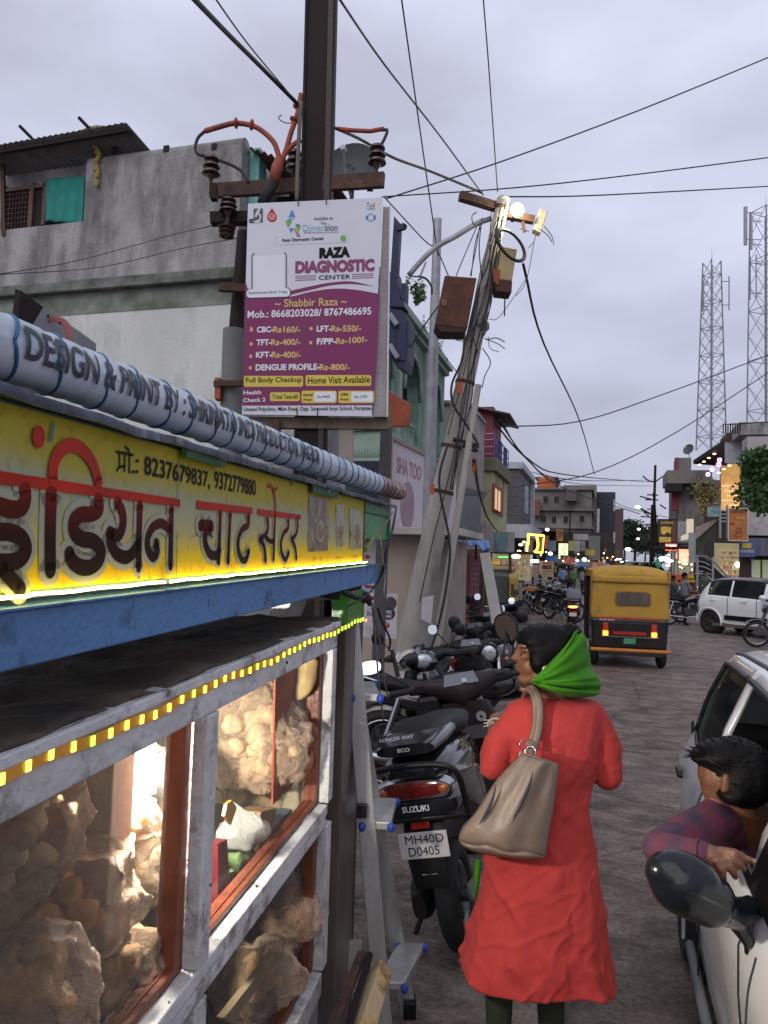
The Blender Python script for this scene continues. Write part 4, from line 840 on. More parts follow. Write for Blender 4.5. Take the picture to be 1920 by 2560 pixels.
for x0,y0,x1,y1,w_ in((608,1050,930,1054,.09),):
 m=M();m.beam(hb(x0,y0,-.12),hb(970,y1,-.12),.07,w_);m.build('wood_rail',wood,RB)
m=M();m.beam(hb(690,1050,-.05),hb(690,1125,-.05),.05,.1);m.build('rusty_plate',rust,RB)
m=M();m.prism([hb(845,1050,-.1),hb(880,1050,-.1),hb(880,1180,-.1),hb(845,1180,-.1)],-nB*.1);m.build('cement_block',mat('cement_beige',(.3,.26,.22),.9),RB)
mag=mat('print_magenta_field',(.18,.004,.085),.55,c2=(.16,.004,.075),vs=2,bump=.02)
def curve(f,x0,x1,n=16):return[(x0+(x1-x0)*i/n,f(i/n))for i in range(n+1)]
def bpart(nm,mt,fn):m=M();fn(m);return m.build(nm,mt,RB,tri=True)
top_=spl([(613,702),(625,728),(660,741),(723,742),(775,730),(830,722),(885,724),(949,735)],5)
bpart('purple_field',mag,lambda m:BD.poly(m,top_+[(933,1013),(606,1014)],.001,.001))
bpart('swoosh',mag,lambda m:BD.poly(m,spl([(723,728),(775,716),(830,706),(880,704),(935,716)],5)+spl([(935,716),(880,710),(830,713),(775,725),(723,738)][::1],5),.001,.001))
T=lambda s,x0,x1,y0,y1,ht,d=.004,off=0.:(lambda m:BD.text(m,s,(x0,y0),(x1,y1),(x0+ht*.02,y0-ht),d,off))
def btext(mt,*a):
 for q in a:bpart('lettering',mt,T(*q))
btext(blackt,('RAZA',798,875,647,643,27,.004,.07),('CENTER',797,876,700,697,11,.004,.01),('Raza Diagnostic Center',706,810,607,602,10,.004,.02),('Available on',785,832,551,549,8),('The',801,816,562,562,7))
btext(mat('print_magenta_text',(.22,.01,.10),.4,bump=0),('DIAGNOSTIC',738,936,684,678,31,.004,.06))
btext(navyt,('Appointment Book Today',621,719,738,735,9,.006))
bpart('lettering',lbt,lambda m:T('Dimen',757,812,579,577,17)(m));bpart('lettering',navyt,lambda m:(T('sion',813,844,577,577,16)(m),T('4thdimensionpartners.com',760,845,585,583,5)(m)))
btext(goldt,('~ Shabbir Raza ~',687,867,769,763,20,.004,.015),('• ',625,632,823,823,5))
btext(whitet,('Mob.: 8668203028/ 8767486695',619,928,796,787,19,.004,.02),('CBC-',642,683,832,831,15,.004,.035),('TFT-',641,678,864,863,15,.004,.035),('KFT-',640,679,895,894,15,.004,.035),('DENGUE PROFILE-',639,799,927,925,16,.004,.035),('LFT-',792,828,830,829,15,.004,.035),('F/PP-',792,840,862,861,16,.004,.035),('Health',609,653,987,986,10,.004,.02),('Check 2',608,664,1006,1004,10,.004,.02))
btext(goldt,('Rs160/-',683,751,832,832,16,.004,.03),('Rs-400/-',678,751,864,863,16,.004,.03),('Rs-400/-',679,752,895,895,16,.004,.03),('Rs-800/-',799,874,926,926,16,.004,.03),('Rs-550/-',828,903,830,829,16,.004,.03),('Rs-100?-',840,918,861,857,16,.004,.03))
for x,y in((629,825),(628,860),(627,891),(626,920),(778,822),(777,857)):bpart('bullet',goldt,lambda m:BD.poly(m,circ(x,y,4,4.5),.002))
def rrect(x0,y0,x1,y1,r=5,sk=0.):
 o_=[]
 for cx,cy,a0 in((x1-r,y0+r,-90),(x1-r,y1-r,0),(x0+r,y1-r,90),(x0+r,y0+r,180)):
  for k in range(5):a=R(a0+k*22.5);X=cx+r*math.cos(a);o_.append((X,cy+r*math.sin(a)+(X-x0)*sk))
 return o_
for x0,y0,x1,y1 in((610,940,758,967),(764,938,928,965),(675,981,750,1003)):bpart('yellow_label',yelt,lambda m:BD.poly(m,rrect(x0,y0,x1,y1),.002))
for x0,y0,x1,y1 in((754,977,842,1008),(846,977,935,1008)):
 bpart('yellow_label',yelt,lambda m:BD.poly(m,rrect(x0,y0,x1,y1),.002));bpart('price_field',whitet,lambda m:BD.poly(m,rrect(x0+32,y0+3,x1-3,y1-3),.004))
btext(blackt,('Full Body Checkup',615,754,961,959,17,.005,.01),('Home Visit Available',770,925,960,957,17,.005,.01),('Total Test-60',681,745,998,997,11,.005,.01),('Rs-4460',794,825,996,995,7,.006,.01),('Rs-1250',886,918,996,995,7,.006,.01),('Actual',757,782,991,990,7,.005,.02),('Price',759,779,1003,1002,6,.005,.02),('Offer',852,872,990,989,7,.005,.02),('Price',851,871,1002,1001,6,.005,.02),('Umeed Polyclinic, Main Road, Opp. Saraswati boys School, Kamptee.',609,930,1031,1028,13,.004,.01))
bpart('code_frame',navyt,lambda m:BD.stroke(m,rrect(630,635,716,732,6,-.03)+[(637,635)],2.2,.003,False))
bpart('caption_field',whitet,lambda m:BD.poly(m,rrect(617,724,725,745,8,-.03),.003));bpart('caption_outline',navyt,lambda m:BD.stroke(m,rrect(616,723,726,746,8,-.03)+[(624,723)],2,.0045,False))
bpart('code_field',whitet,lambda m:BD.poly(m,rrect(634,640,712,724,4,-.03),.002))
for y in(690,695,700):bpart('rule_line',magt,lambda m:(BD.stroke(m,[(738,y+1),(790,y-1)],1.5,.003,False),BD.stroke(m,[(880,y-4),(934,y-6)],1.5,.003,False)))
bpart('logo_square',mat('logo_grey',(.10,.10,.13)),lambda m:BD.poly(m,[(634,522),(657,521),(657,556),(634,557)],.002))
bpart('microscope_mark',whitet,lambda m:(BD.stroke(m,[(648,524),(640,540)],6,.004),BD.stroke(m,spl([(644,532),(651,540),(649,550),(640,554)],4),3,.004),BD.stroke(m,[(632,555),(650,555)],3,.004)))
bpart('microscope_base',navyt,lambda m:BD.poly(m,[(622,549),(636,547),(631,551),(636,557),(624,557)],.005))
drop=[(680,520)]+[(680+12*math.cos(a),543+12*math.sin(a))for a in[R(-20+k*22)for k in range(11)]]
bpart('blood_drop',redt,lambda m:BD.poly(m,drop,.002));bpart('drop_mark',whitet,lambda m:(BD.stroke(m,circ(680,542,6.5,7)+[(686.5,542)],1.5,.004,False),BD.stroke(m,[(677,542),(680,545),(685,539)],1.5,.004)))
for pts,mt in((((730,524),(738,541),(722,543)),bluep),(((722,544),(738,542),(724,556)),lbt),(((724,545),(729,556),(720,568),(714,555)),greent),(((722,571),(733,571),(728,582)),bluep),(((733,571),(742,572),(738,581)),ort),(((738,560),(752,565),(745,580)),greent),(((740,560),(750,562),(746,570)),bluep),(((744,578),(751,590),(738,582)),ort),(((741,580),(751,591),(742,591)),bluep)):bpart('logo_shard',mt,lambda m:BD.poly(m,pts,.003))
bpart('approved_dot',greent,lambda m:BD.poly(m,circ(858,596,7,7.5),.002))
bpart('search_field',mat('pale_grey_line',(.5,.5,.55)),lambda m:BD.stroke(m,rrect(688,592,870,613,9,-.04)+[(697,592)],.8,.002,False))
dc=[bluep,whitet,yelt,yelt,bluep,redt,lbt,bluep,greent]
for k in range(9):bpart('colour_dot',dc[k],lambda m:BD.poly(m,circ(920+(k%3)*7.2,508+(k//3)*7,2.4,2.6),.002))
bpart('headset_mark',bluep,lambda m:(BD.stroke(m,circ(927,544,8,9)+[(935,544)],1.6,.003,False),BD.stroke(m,[(917,541),(917,548)],4,.003),BD.stroke(m,[(937,540),(937,547)],4,.003)))
for x,y,y2 in((745,498,516),(815,495,512),(742,1022,1040),(793,1020,1042)):
 bpart('tie_wire',cable,lambda m:m.tube([hb(x,y,.012),hb(x+1,(y+y2)/2,.02),hb(x+1,y2,.006)],.004,5))
BS=thing('blue_sign_frame','dark blue projecting sign frame and casing behind the diagnostic board','sign frame',P(1000,1000,8.2))
Yb=8.2;q=lambda x,y,d=0:P(x,y,Yb+d)
m=M();m.prism([q(985,540),(q(1000,558)),q(990,730),q(975,700)],DU*.1);m.build('mast',navy,BS)
m=M();m.beam(q(992,572),q(1012,566),.06);m.build('stub_arm',navy,BS);m=M();m.ell(q(1010,567),.035);m.build('stub_cap',darkst,BS)
m=M();m.prism([q(974,680),q(992,680),q(1000,745),q(1012,768),q(974,765)],DU*.2);m.build('upper_casing',navy,BS)
m=M();m.prism([q(1003,708),q(1016,708),q(1014,755),q(1003,745)],DU*.12);m.build('side_plate',navy,BS)
m=M();m.prism([q(974,772),q(1005,775),q(1022,800),q(1018,900),q(1012,925),q(990,915),q(974,890)],DU*.3);m.build('lower_casing',navy,BS)
for k in range(5):
 m=M();m.beam(q(997+k*4,800,-.02),q(995+k*4,900,-.02),.012);m.build('casing_rib',mat('navy_edge',(.04,.05,.12),.5),BS)
m=M();m.beam(q(974,785,-.05),q(992,812,-.05),.05);m.beam(q(974,862,-.05),q(994,895,-.05),.05);m.build('white_arrow',mat('dull_white',(.35,.36,.42)),BS)
m=M();crumple(m.hexa([q(x,y,d)for d in(0,.4)for x,y in((972,975),(1027,1010),(1025,1066),(976,1068))]),.02,3);m.one('orange_red_box','worn orange-red box shaped block right of the board foot','box',redbr,bevel=.015)
BL=thing('green_balcony','pale green balustraded balcony seen between the board and the kiosk sign','balcony',P(915,1180,13))
uBq=uvz(P(905,1110,13))[0]
m=M();fr(m,uBq+.1,868,1072,958,1150,0,.1);m.build('backing',greenp,BL)
for yy in(1070,1146):
 m=M();fr(m,uBq,860,yy,960,yy+8,-.08,.1);m.build('rail',greenl,BL)
for k in range(12):
 m=M();q0_=onu(884+k*6.5,1146,uBq);m.lathe(q0_,Z,[(0,.035),(.1,.025),(.2,.045),(.32,.025),(.47,.035)],8);m.build('baluster',greenl,BL,smooth=True)
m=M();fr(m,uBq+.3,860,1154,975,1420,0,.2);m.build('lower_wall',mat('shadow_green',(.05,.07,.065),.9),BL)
m=M();fr(m,uBq,893,1160,960,1200,-.4,.2);m.build('navy_awning',mat('navy_cloth',(.02,.022,.04),.9),BL)
pb=P(985,1800,8.5);pb=V((P(985,1800,8.5).x,8.5,0));ptop=P(1258,500,8.3);ax=(ptop-pb).normalized()
CP=thing('concrete_pole','tall leaning concrete electricity pole wrapped in wires','utility pole',pb)
m=M();m.tube([pb+ax*((ptop-pb).length*k/8)for k in range(9)],[.165-.0118*k for k in range(9)],20);m.ell(ptop,(.075,.075,.05));m.build('shaft',polec,CP,smooth=True)
def cp(x,y,d=0.):return P(x,y,8.4+d)
def on(y):
 t=(1800-y)/1300.;return pb.lerp(ptop,t)
for y in(1120,1232,960,520):
 m=M();q_=on(y);r_=.165-.094*(1800-y)/1300+.006;m.cyl(q_-ax*.02,q_+ax*.02,r_,r_,20);m.build('steel_band',rust,CP)
m=M();m.beam(cp(1150,490,-.2),cp(1255,522,-.05),.09,.09);m.build('rusty_arm',rust,CP)
m=M();m.beam(cp(1255,535),cp(1335,550),.08,.08);m.build('rusty_arm',rust,CP)
m=M();m.beam(cp(1305,545),cp(1312,580),.03);m.build('clamp',rust,CP)
PLM=thing('pole_lamp','glaring lit lamp near the top of the leaning pole','lamp',cp(1290,540,-.12))
m=M();m.ell(cp(1293,525,-.15),(.072,.05,.078));m.build('bulb',glow('pole_bulb',(1,.93,.6),38),PLM,smooth=True)
m=M();m.cyl(cp(1290,540,-.1),cp(1280,552,0),.03,.02);m.build('socket',darkst,PLM)
pl_=bpy.data.lights.new('pole_lamp_light','POINT');pl_.energy=12;pl_.color=(1,.88,.6);pl_.shadow_soft_size=.08
plo=bpy.data.objects.new('pole_lamp_light',pl_);COL.objects.link(plo);plo.location=cp(1293,524,-.26)
m=M();m.prism([cp(1350,519),cp(1370,528),cp(1352,582),cp(1333,572)],V((0,.12,0)));o_=m.one('receiver_box','small cream box tilted at the right end of the pole arm','box',mat('cream_plastic',(.55,.50,.38),.5),bevel=.01)
for(p0_,p1_)in(((1345,570),(1380,605)),((1360,565),(1385,612)),((1338,582),(1322,620)),((1322,580),(1300,572))):wire('thin frayed wire hanging below the small cream box',[cp(*p0_),cp((p0_[0]+p1_[0])/2+6,(p0_[1]+p1_[1])/2),cp(*p1_)],.005,group='thin frayed wires below the cream box')
CB=thing('cream_box','cream metal distribution box on the right of the leaning pole','junction box',cp(1265,730,-.2))
def boxp(t,nm,mt,pts,d,bev=.008):m=M();m.prism([cp(x,y,-.25)for x,y in pts],V((0,d,0)));return m.build(nm,mt,t,bevel=bev)
boxp(CB,'body',mat('cream_metal',(.52,.40,.21),.5,c2=(.42,.31,.16),vs=4,dirt=(.25,.15,.07),da=.15),[(1250,614),(1293,622),(1280,702),(1237,697)],.22)
boxp(CB,'base',mat('dark_rust_base',(.08,.03,.02),.7),[(1235,697),(1281,702),(1279,732),(1240,728)],.22)
boxp(CB,'orange_patch',redbr,[(1232,672),(1250,676),(1246,715),(1234,705)],-.02,0)
m=M()
for k in range(6):m.torus(cp(1275+k*.8,611+k*.7,-.42-.02*k),(.55,-.75,.35),.205-.005*(k%3),.013,40,8)
m.one('cable_coil','thick coil of black cable hung on the leaning pole','cable coil',cable,smooth=True)
RBX=thing('rusty_box','large rusty brown meter box strapped to the left of the leaning pole','junction box',cp(1140,830,-.3))
boxp(RBX,'body',rustbox,[(1112,688),(1192,694),(1168,822),(1088,812)],.3,.012)
boxp(RBX,'underside',mat('dark_rust_under',(.05,.02,.015),.8),[(1088,812),(1168,822),(1164,832),(1100,830)],.28)
m=M();m.cyl(cp(1110,752,-.27),cp(1113,752,-.29),.012);m.prism([cp(1104,748,-.26),cp(1118,752,-.26),cp(1114,766,-.26),cp(1106,762,-.26)],V((0,-.01,0)));m.build('latch',mat('latch_tan',(.3,.17,.08),.7),RBX)
m=M();m.torus(cp(1205,815,-.1),(1,.2,.1),.12,.014,20,6);crumple(m.ell(cp(1208,812,-.12),(.09,.06,.06),12,8),.03,12);m.one('rag_bundle','grey rag and wire knot on the pole below the rusty box','bundle',mat('grey_rag',(.30,.28,.27),.9),smooth=True)
c1_,c2_=V((P(1060,1765,8.2).x,8.2,0)),P(1196,962,8.05)
m=M();m.tube([c1_,c1_.lerp(c2_,.5),c2_],[.05,.04,.034],14);m.one('strapped_post','slim concrete post strapped along the leaning pole','post',polec,smooth=40)
m=M();m.torus(cp(1160,1108,-.05),ax,.14,.018,24,6);m.torus(cp(1162,1112,-.05),ax+V((.3,0,0)),.15,.015,24,6);m.build('w',cable)if 0 else m.one('wire_lashing','dark wire lashing binding the two leaning poles','wire',cable,smooth=True)
m=M();crumple(m.prism([cp(x,y,-.26)for x,y in((1056,1495),(1084,1488),(1078,1560),(1052,1548))],V((0,.01,0))),.01,30);m.one('torn_poster','torn white paper stuck low on the leaning pole','poster',mat('paper_white',(.55,.53,.55),.8,dirt=(.35,.33,.33)))
for(x,y)in((1185,1165),(1150,970),(1082,1225)):
 m=M();crumple(m.prism([cp(x-6,y-14,-.3),cp(x+6,y-16,-.3),cp(x+5,y+14,-.3),cp(x-5,y+12,-.3)],V((0,.02,0))),.03,20);m.one('orange_ribbon',{1185:'orange cloth strip tied between the two leaning poles',1150:'small orange ribbon fluttering left of the pole top',1082:'orange cloth knot on the silver pole above the kiosk'}[x],'ribbon',mat('orange_rag',(.6,.12,.03),.8))
sb=V((P(1068,1300,9.2).x,9.2,0));stp=P(1094,548,9.2)
m=M();m.tube([sb,sb.lerp(stp,.55),stp],[.085,.07,.052],14);m.one('silver_pole','bare galvanised tube pole left of the leaning concrete pole','pole',galv,smooth=40)
LA=thing('street_light_arm','curved empty street-light arm reaching left from the leaning pole','lamp arm',cp(1180,560))
m=M();m.tube(spl([tuple(cp(*q))for q in((1228,546),(1190,560),(1140,590),(1095,615),(1060,645),(1022,688))]),.03,10);m.build('arm',galv,LA,smooth=True)
m=M();m.tube([cp(1065,655),cp(1050,692),cp(1022,690)],.012,6);m.build('brace',galv,LA)
m=M();m.tube(spl([tuple(cp(*q))for q in((1045,690),(1065,697),(1078,715),(1080,735))]),.012,6);m.build('dangling_lead',cable,LA)
tw=0
for k in range(11):
 x0=rng.uniform(-16,14);pts=[];ys=rng.uniform(520,580);ye=rng.choice([830,900,1000,1100,1230,1500])
 n_=7
 for j in range(n_):
  y=ys+(ye-ys)*j/(n_-1);c_=on(y);pts.append(c_+V((x0*.006*(.5+j/n_)+rng.normal(0,.035),-.16-.05*j/n_-rng.uniform(0,.06),0)))
 wire('thin black wire hanging down the face of the leaning pole',pts,rng.choice([.004,.005,.007]),group='thin wires hanging down the leaning pole')
for pts,r in((((1212,545),(1190,600),(1178,690)),.006),(((1205,545),(1198,620),(1205,700)),.007),(((1195,560),(1165,630),(1140,690)),.006),(((1200,560),(1190,620),(1176,690)),.006),(((1188,560),(1183,560),(1180,540),(1192,530)),.006),(((1340,580),(1316,700),(1290,740)),.004),(((1320,690),(1250,790),(1222,798)),.004),(((1262,745),(1261,790)),.008),(((1215,850),(1240,845),(1262,855)),.006),(((1210,845),(1245,860),(1262,872)),.005),(((1220,840),(1225,870),(1248,880)),.004),(((1206,870),(1226,905),(1212,940),(1205,970)),.006),(((1193,800),(1165,850),(1130,845),(1115,832)),.005)):
 wire('loose wire looping around the boxes of the leaning pole',[cp(*q,-.2)for q in pts],r,group='loose wires around the pole boxes')
wire('thick black cable drooping down the leaning pole to its foot',[cp(*q,-.35)for q in((1162,835),(1155,900),(1130,960),(1133,1010),(1165,1060),(1192,1105),(1195,1120))],.014)
wire('thick dark cable running down the left face of the leaning pole',[cp(*q,-.35)for q in((1120,1110),(1100,1180),(1100,1230),(1112,1290),(1122,1340),(1124,1400),(1110,1500),(1085,1600),(1060,1660))],.014)
wire('thin cable from the pole lashing down towards the yellow-green house',[P(*q)for q in((1185,1150,8),(1200,1240,12),(1222,1300,18),(1245,1330,24))],.02)
W_=lambda lab,pts,r:wire(lab,[P(*q)for q in pts],r,sm=5,name='overhead_wire')
W_('thick overhead cable from the top left to the steel pole',((440,-50,3.6),(560,75,4.6),(650,165,5.4),(752,268,6.0)),.016)
W_('thin overhead wire above the thick cable at the top left',((520,-30,3.5),(620,110,4.6),(728,240,6.0)),.005)
W_('overhead cable from the steel pole to the leaning concrete pole',((838,320,6.0),(900,348,6.5),(985,395,7.1),(1080,430,7.8),(1205,482,8.3)),.013)
W_('overhead wire from the top edge to the leaning pole, beside the steel pole',((830,-30,4),(960,160,5.6),(1100,340,7.2),(1208,488,8.3)),.008)
W_('thin wire dropping from the top of the photo past the silver pole',((1000,-30,6),(1045,290,7.4),(1095,640,9.1)),.007)
W_('wire dropping from the top of the photo onto the leaning pole',((1206,-30,6),(1222,170,7),(1244,480,8.3)),.006)
W_('long wire rising to the upper right corner',((965,497,14),(1250,405,14.5),(1600,275,15),(1990,115,16)),.014)
W_('long wire crossing to the right edge below the rising one',((955,492,14),(1280,470,14),(1600,435,14.5),(1990,385,15)),.012)
W_('nearly level wire from the leaning pole to the right edge',((1250,492,8.4),(1500,488,10),(1990,462,12)),.009)
W_('slack wire falling past the silver pole to the rusty box',((960,492,8),(1060,600,8.6),(1092,625,8.8),(1122,692,8.3)),.007)
W_('wire falling from the cream box to the far street',((1308,660,8.3),(1360,860,12),(1450,1055,20),(1486,1185,34)),.016)
W_('far wire crossing the tower to the rooms on the left',((1235,1068,24),(1450,1053,30),(1660,985,34),(1990,862,38)),.025)
W_('far wire sagging from the right tower to the street centre',((1300,1215,40),(1490,1180,40),(1700,1075,42),(1990,885,44)),.03)
W_('far cable swinging from the pink balcony to the distant lamp, lowest',((1235,1055,22),(1310,1140,26),(1420,1225,36),(1600,1285,60)),.03)
W_('far cable from the pink balcony running beside the lowest one',((1245,1050,22),(1330,1155,26),(1440,1190,34),(1620,1205,70)),.025)
W_('thin far cable ending at the twin-arm pole',((1250,1048,22),(1320,1150,26),(1430,1200,34),(1630,1200,70)),.02)
W_('faint wire above the unpainted block',((1330,1180,40),(1450,1210,45),(1630,1215,70)),.02)
W_('faint wire from the navy building to the street lamp',((1510,1238,70),(1570,1270,74),(1700,1300,80)),.03)
W_('thin wire across the wall of the grey concrete house, upper',((-30,690,8),(200,650,10),(420,590,12.5),(540,562,7)),.006)
W_('thin wire across the wall of the grey concrete house, lower',((-30,688,8),(250,668,11),(450,622,12),(612,592,7)),.006)
W_('wire from the blue casing to the rusty box',((1018,880,8.3),(1060,815,8.3),(1096,765,8.2)),.008)
W_('wire behind the silver pole toward the beige house',((1115,895,14),(1150,940,14),(1180,975,14)),.01)
def fpole(name,label,x,yb,yt,Y,w,arms,lean=0):
 b_=P(x,yb,Y);t_=P(x+lean+(yb-yt)*.03,yt,Y);b_.z=min(b_.z,.0);t=thing(name,label,'utility pole',b_)
 m=M();m.cyl(b_,t_,w,w*.7,8);m.build('shaft',darkst,t)
 for pts in arms:m=M();m.tube([P(px,py,Y-.3)for px,py in pts],w*.4,6);m.build('cross_arm',darkst,t)
 return t
dk=fpole('utility_pole','tall dark pole with twin raised arms at the end of the street',1630,1440,1163,68,.16,[((1607,1190),(1622,1203),(1630,1204),(1640,1203),(1657,1191)),((1618,1237),(1645,1238)),((1600,1241),(1628,1248)),((1613,1249),(1645,1250))])
fpole('utility_pole','short dark pole crowded with arms left of the twin-arm pole',1625,1440,1262,60,.13,[((1602,1291),(1640,1294)),((1618,1273),(1626,1273)),((1614,1326),(1628,1326)),((1613,1332),(1628,1332)),((1612,1311),(1626,1311)),((1610,1280),(1622,1291))])
fpole('utility_pole','leaning dark pole right of the twin-arm pole',1651,1400,1232,66,.15,[((1650,1262),(1665,1272)),((1636,1290),(1645,1292))],lean=-22)
fpole('lamp_post','thin light grey post below the far street lamps',1587,1430,1352,84,.12,[((1586,1405),(1590,1405))])
fpole('sign_post','slim pole in front of the unpainted block',1421,1440,1275,50,.06,[])
for x,y,r,s,lab in((1594,1267,.24,9,'brightest distant street lamp, highest of the street lamps'),(1597,1323,.16,6,'distant street lamp in the middle of the three above the street'),(1595,1347,.15,6,'distant street lamp, lowest of the three above the street'),(1570,1373,.28,5,'flat white lamp hanging over the far street')):
 Y_=72;q_=P(x,y,Y_);m=M();m.ell(q_,(r,r*.6,r*.55));m.one('street_lamp',lab,'street lamp',glow('far_lamp%g'%s,(1,.97,.8),s),smooth=True)
m=M();m.tube([P(1602,1272,60),P(1626,1285,60)],.08,6);m.one('lamp_bracket','thin bracket arm holding the brightest street lamp','bracket',darkst)
So=P(905,1409,2.9);dS=ray(1320,1365).normalized();nS=V((dS.y,-dS.x,0)).normalized();SL=PL(So,nS)
dh=V((dS.x,dS.y,0));dh2=dh.dot(dh)
def sh(px,py):
 p=SL.h(px,py);s=(p-So).dot(dh)/dh2;return s,p.z-So.z-s*dS.z
def F(s,h,o=0.):return So+dS*s+Z*h+nS*o
def sbox(m,s0,s1,h0,h1,o0,o1):return m.hexa([F(s,h,o)for h in(h0,h1)for s,o in((s0,o0),(s1,o0),(s1,o1),(s0,o1))])
def kh(k,x=820):return sh(x,1365+k*(1320-x))[1]
hA,hW,hM1,hM2,hL=kh(.374),kh(.5295),kh(1.289),kh(1.394),kh(2.07)
sEnd=sh(845,1560)[0];sR=sh(832,1640)[0];s2=sh(549,1760)[0];s1=sh(521,1780)[0];sN=-2.75
STL=thing('snack_stall','blue and white wooden snack stall with glass cabinet, lit yellow signboard and LED strip','food stall',F(-.9,hL-.25,-.3))
def sp_(nm,mt,fn,**k):m=M();fn(m);return m.build(nm,mt,STL,**k)
D=.62
sp_('top_rail',whitew,lambda m:sbox(m,sN,sEnd,hW,hA-.02,-.035,0),bevel=.004)
sp_('top_moulding',whitew,lambda m:sbox(m,sN,sEnd+.004,hA-.030,hA-.012,-.03,.012),bevel=.003)
sp_('middle_rail',whitew,lambda m:sbox(m,sN,sR-.001,(hM1+hM2)/2+.003,hM1,-.035,.0),bevel=.004)
sp_('middle_rail',whitew,lambda m:sbox(m,sN,sR-.001,hM2,(hM1+hM2)/2-.003,-.035,-.004),bevel=.004)
sp_('bottom_rail',whitew,lambda m:sbox(m,sN,sR-.001,hL-.07,hL,-.035,0),bevel=.004)
sp_('lower_panel',mat('blue_white_panel',(.30,.34,.45),.6,dirt=(.1,.09,.08)),lambda m:sbox(m,sN,sR-.001,hL-.5,hL-.072,-.03,-.01))
dS2=s2-s1
for a,b in((s1,s2),(sR,sEnd),(s1-1.15-dS2,s1-1.15)):
 sp_('stile',whitew,lambda m:(sbox(m,a,b,hM1+.001,hW-.001,-.034,.001),),bevel=.004)
 sp_('stile',whitew,lambda m:(sbox(m,a,b,hL+.001,hM2-.001,-.034,.001),),bevel=.004)
gp=glass('stall_glass',(.97,.97,.96),.02,.08)
for a,b in((s2,sR),(s1-1.15,s1)):
 for h0,h1 in((hM1,hW),(hL,hM2)):
  for args in((b-.03,b,h0,h1),(a,a+.012,h0,h1),(a,b,h0,h0+.016),(a,b,h1-.008,h1)):
   bd_=sp_('bead',beadw,lambda m:sbox(m,*args,-.075,-.033),bevel=.003)
   m=M();s0_,s1_,h0_,h1_=args
   if s1_-s0_>.2:sbox(m,s0_,s1_,h1_-.002 if h0_==h0 else h0_,h1_+.003 if h0_==h0 else h0_+.001,-.052,-.048);
   else:sbox(m,s1_-.002 if s0_>a+.1 else s0_,s1_+.001 if s0_>a+.1 else s0_+.002,h0_,h1_,-.060,-.055)
   m.build('bead_groove',beadw,bd_)
  sp_('glass_pane',gp,lambda m:sbox(m,a+.01,b-.02,h0+.012,h1-.006,-.062,-.059))
for(x0,y0,x1,y1)in((30,1873,210,1800),(330,1750,560,1672),(560,1655,700,1605),(600,1640,690,1612),(120,1850,330,1768),(740,1590,830,1560)):
 sp_('crack',mat('crack_dark',(.05,.035,.03),.9),lambda m:SL.stroke(m,[(x0+(x1-x0)*i/9,y0+(y1-y0)*i/9+rng.normal(0,2))for i in range(10)],[rng.uniform(.8,3)for _ in range(10)],.0022,False))
for x,y in((716,1656),(524,2212),(420,2505),(640,2215)):sp_('nail_hole',darkin,lambda m:SL.poly(m,circ(x,y,2.2,3.6),.0015,.001))
sp_('top_board',mat('sooty_top_cloth',(.075,.052,.032),.85,c2=(.018,.014,.011),vs=5,streak=1,bump=.35,bs=18,bd=.02),lambda m:crumple(m.grid([[F(sN+(sEnd-sN)*i/60,hA-.012+.004*math.sin(i*1.7+j),-D*j/24)for j in range(25)]for i in range(61)]),.02,7),smooth=True,solid=.012)
sp_('back_wall',mat('cabinet_back',(.40,.40,.34),.7,dirt=(.25,.22,.18)),lambda m:sbox(m,sN,sEnd-.01,hL,hA-.04,-D,-D+.012))
sp_('end_wall',mat('cabinet_end',(.45,.38,.26),.7,dirt=(.3,.24,.15)),lambda m:sbox(m,sR+.002,sEnd-.004,hL,hA-.04,-D,-.036))
sp_('shelf',mat('cabinet_shelf',(.09,.075,.065),.6),lambda m:sbox(m,sN,sR,hM2+.01,hM1-.03,-D+.013,-.17))
sp_('floor_board',mat('cabinet_floor',(.10,.06,.04),.8),lambda m:sbox(m,sN,sR,hL-.03,hL-.01,-D+.013,-.036))
ip=sh(462,2000)[0]
sp_('inner_post',mat('cream_post',(.52,.48,.38),.6,dirt=(.3,.25,.2)),lambda m:sbox(m,ip-.03,ip+.05,hM1-.03,hA-.05,-.2,-.13),bevel=.003)
pa_,pb_=sh(868,1560)[0],sh(905,1560)[0]
sp_('steel_post',mat('stained_steel',(.34,.29,.26),.32,metal=.7,c2=(.17,.135,.125),vs=3,streak=.25,bump=.03,dirt=(.12,.09,.07),da=.3),lambda m:sbox(m,pa_,pb_,hL-.55,hA+.075,-.06,.0),bevel=.004)
sp_('post_edge',chrome,lambda m:sbox(m,pb_+.001,pb_+.006,hL-.55,hA+.03,-.055,.003))
grn=mat('green_acrylic',(.05,.32,.13),.3,c2=(.03,.2,.08),vs=6)
sp_('green_cap',mat('green_lit_plastic',(.025,.08,.018),.4,emis=(.2,1,.05),es=.03),lambda m:sbox(m,pa_-.02,pb_+.003,hA-.035,hA+.07,-.05,.006))
led=[glow('led_yellow',(1,.78,.06),3.2),glow('led_green',(.35,1,.05),2.6),glow('led_lime',(.8,1,.08),3)]
tape=mat('led_tape',(.35,.16,.02),.4,emis=(1,.4,.02),es=.12)
sp_('led_tape',tape,lambda m:m.grid([[F(sN+(pb_-sN)*i/80,kh(.440)+dy+.0035*math.sin(i*.35)+.002*math.sin(i*1.1),.0045)for dy in(-.0085,.0085)]for i in range(81)]),solid=.002)
k=0;s_=-2.3
LEDH=kh(.440)
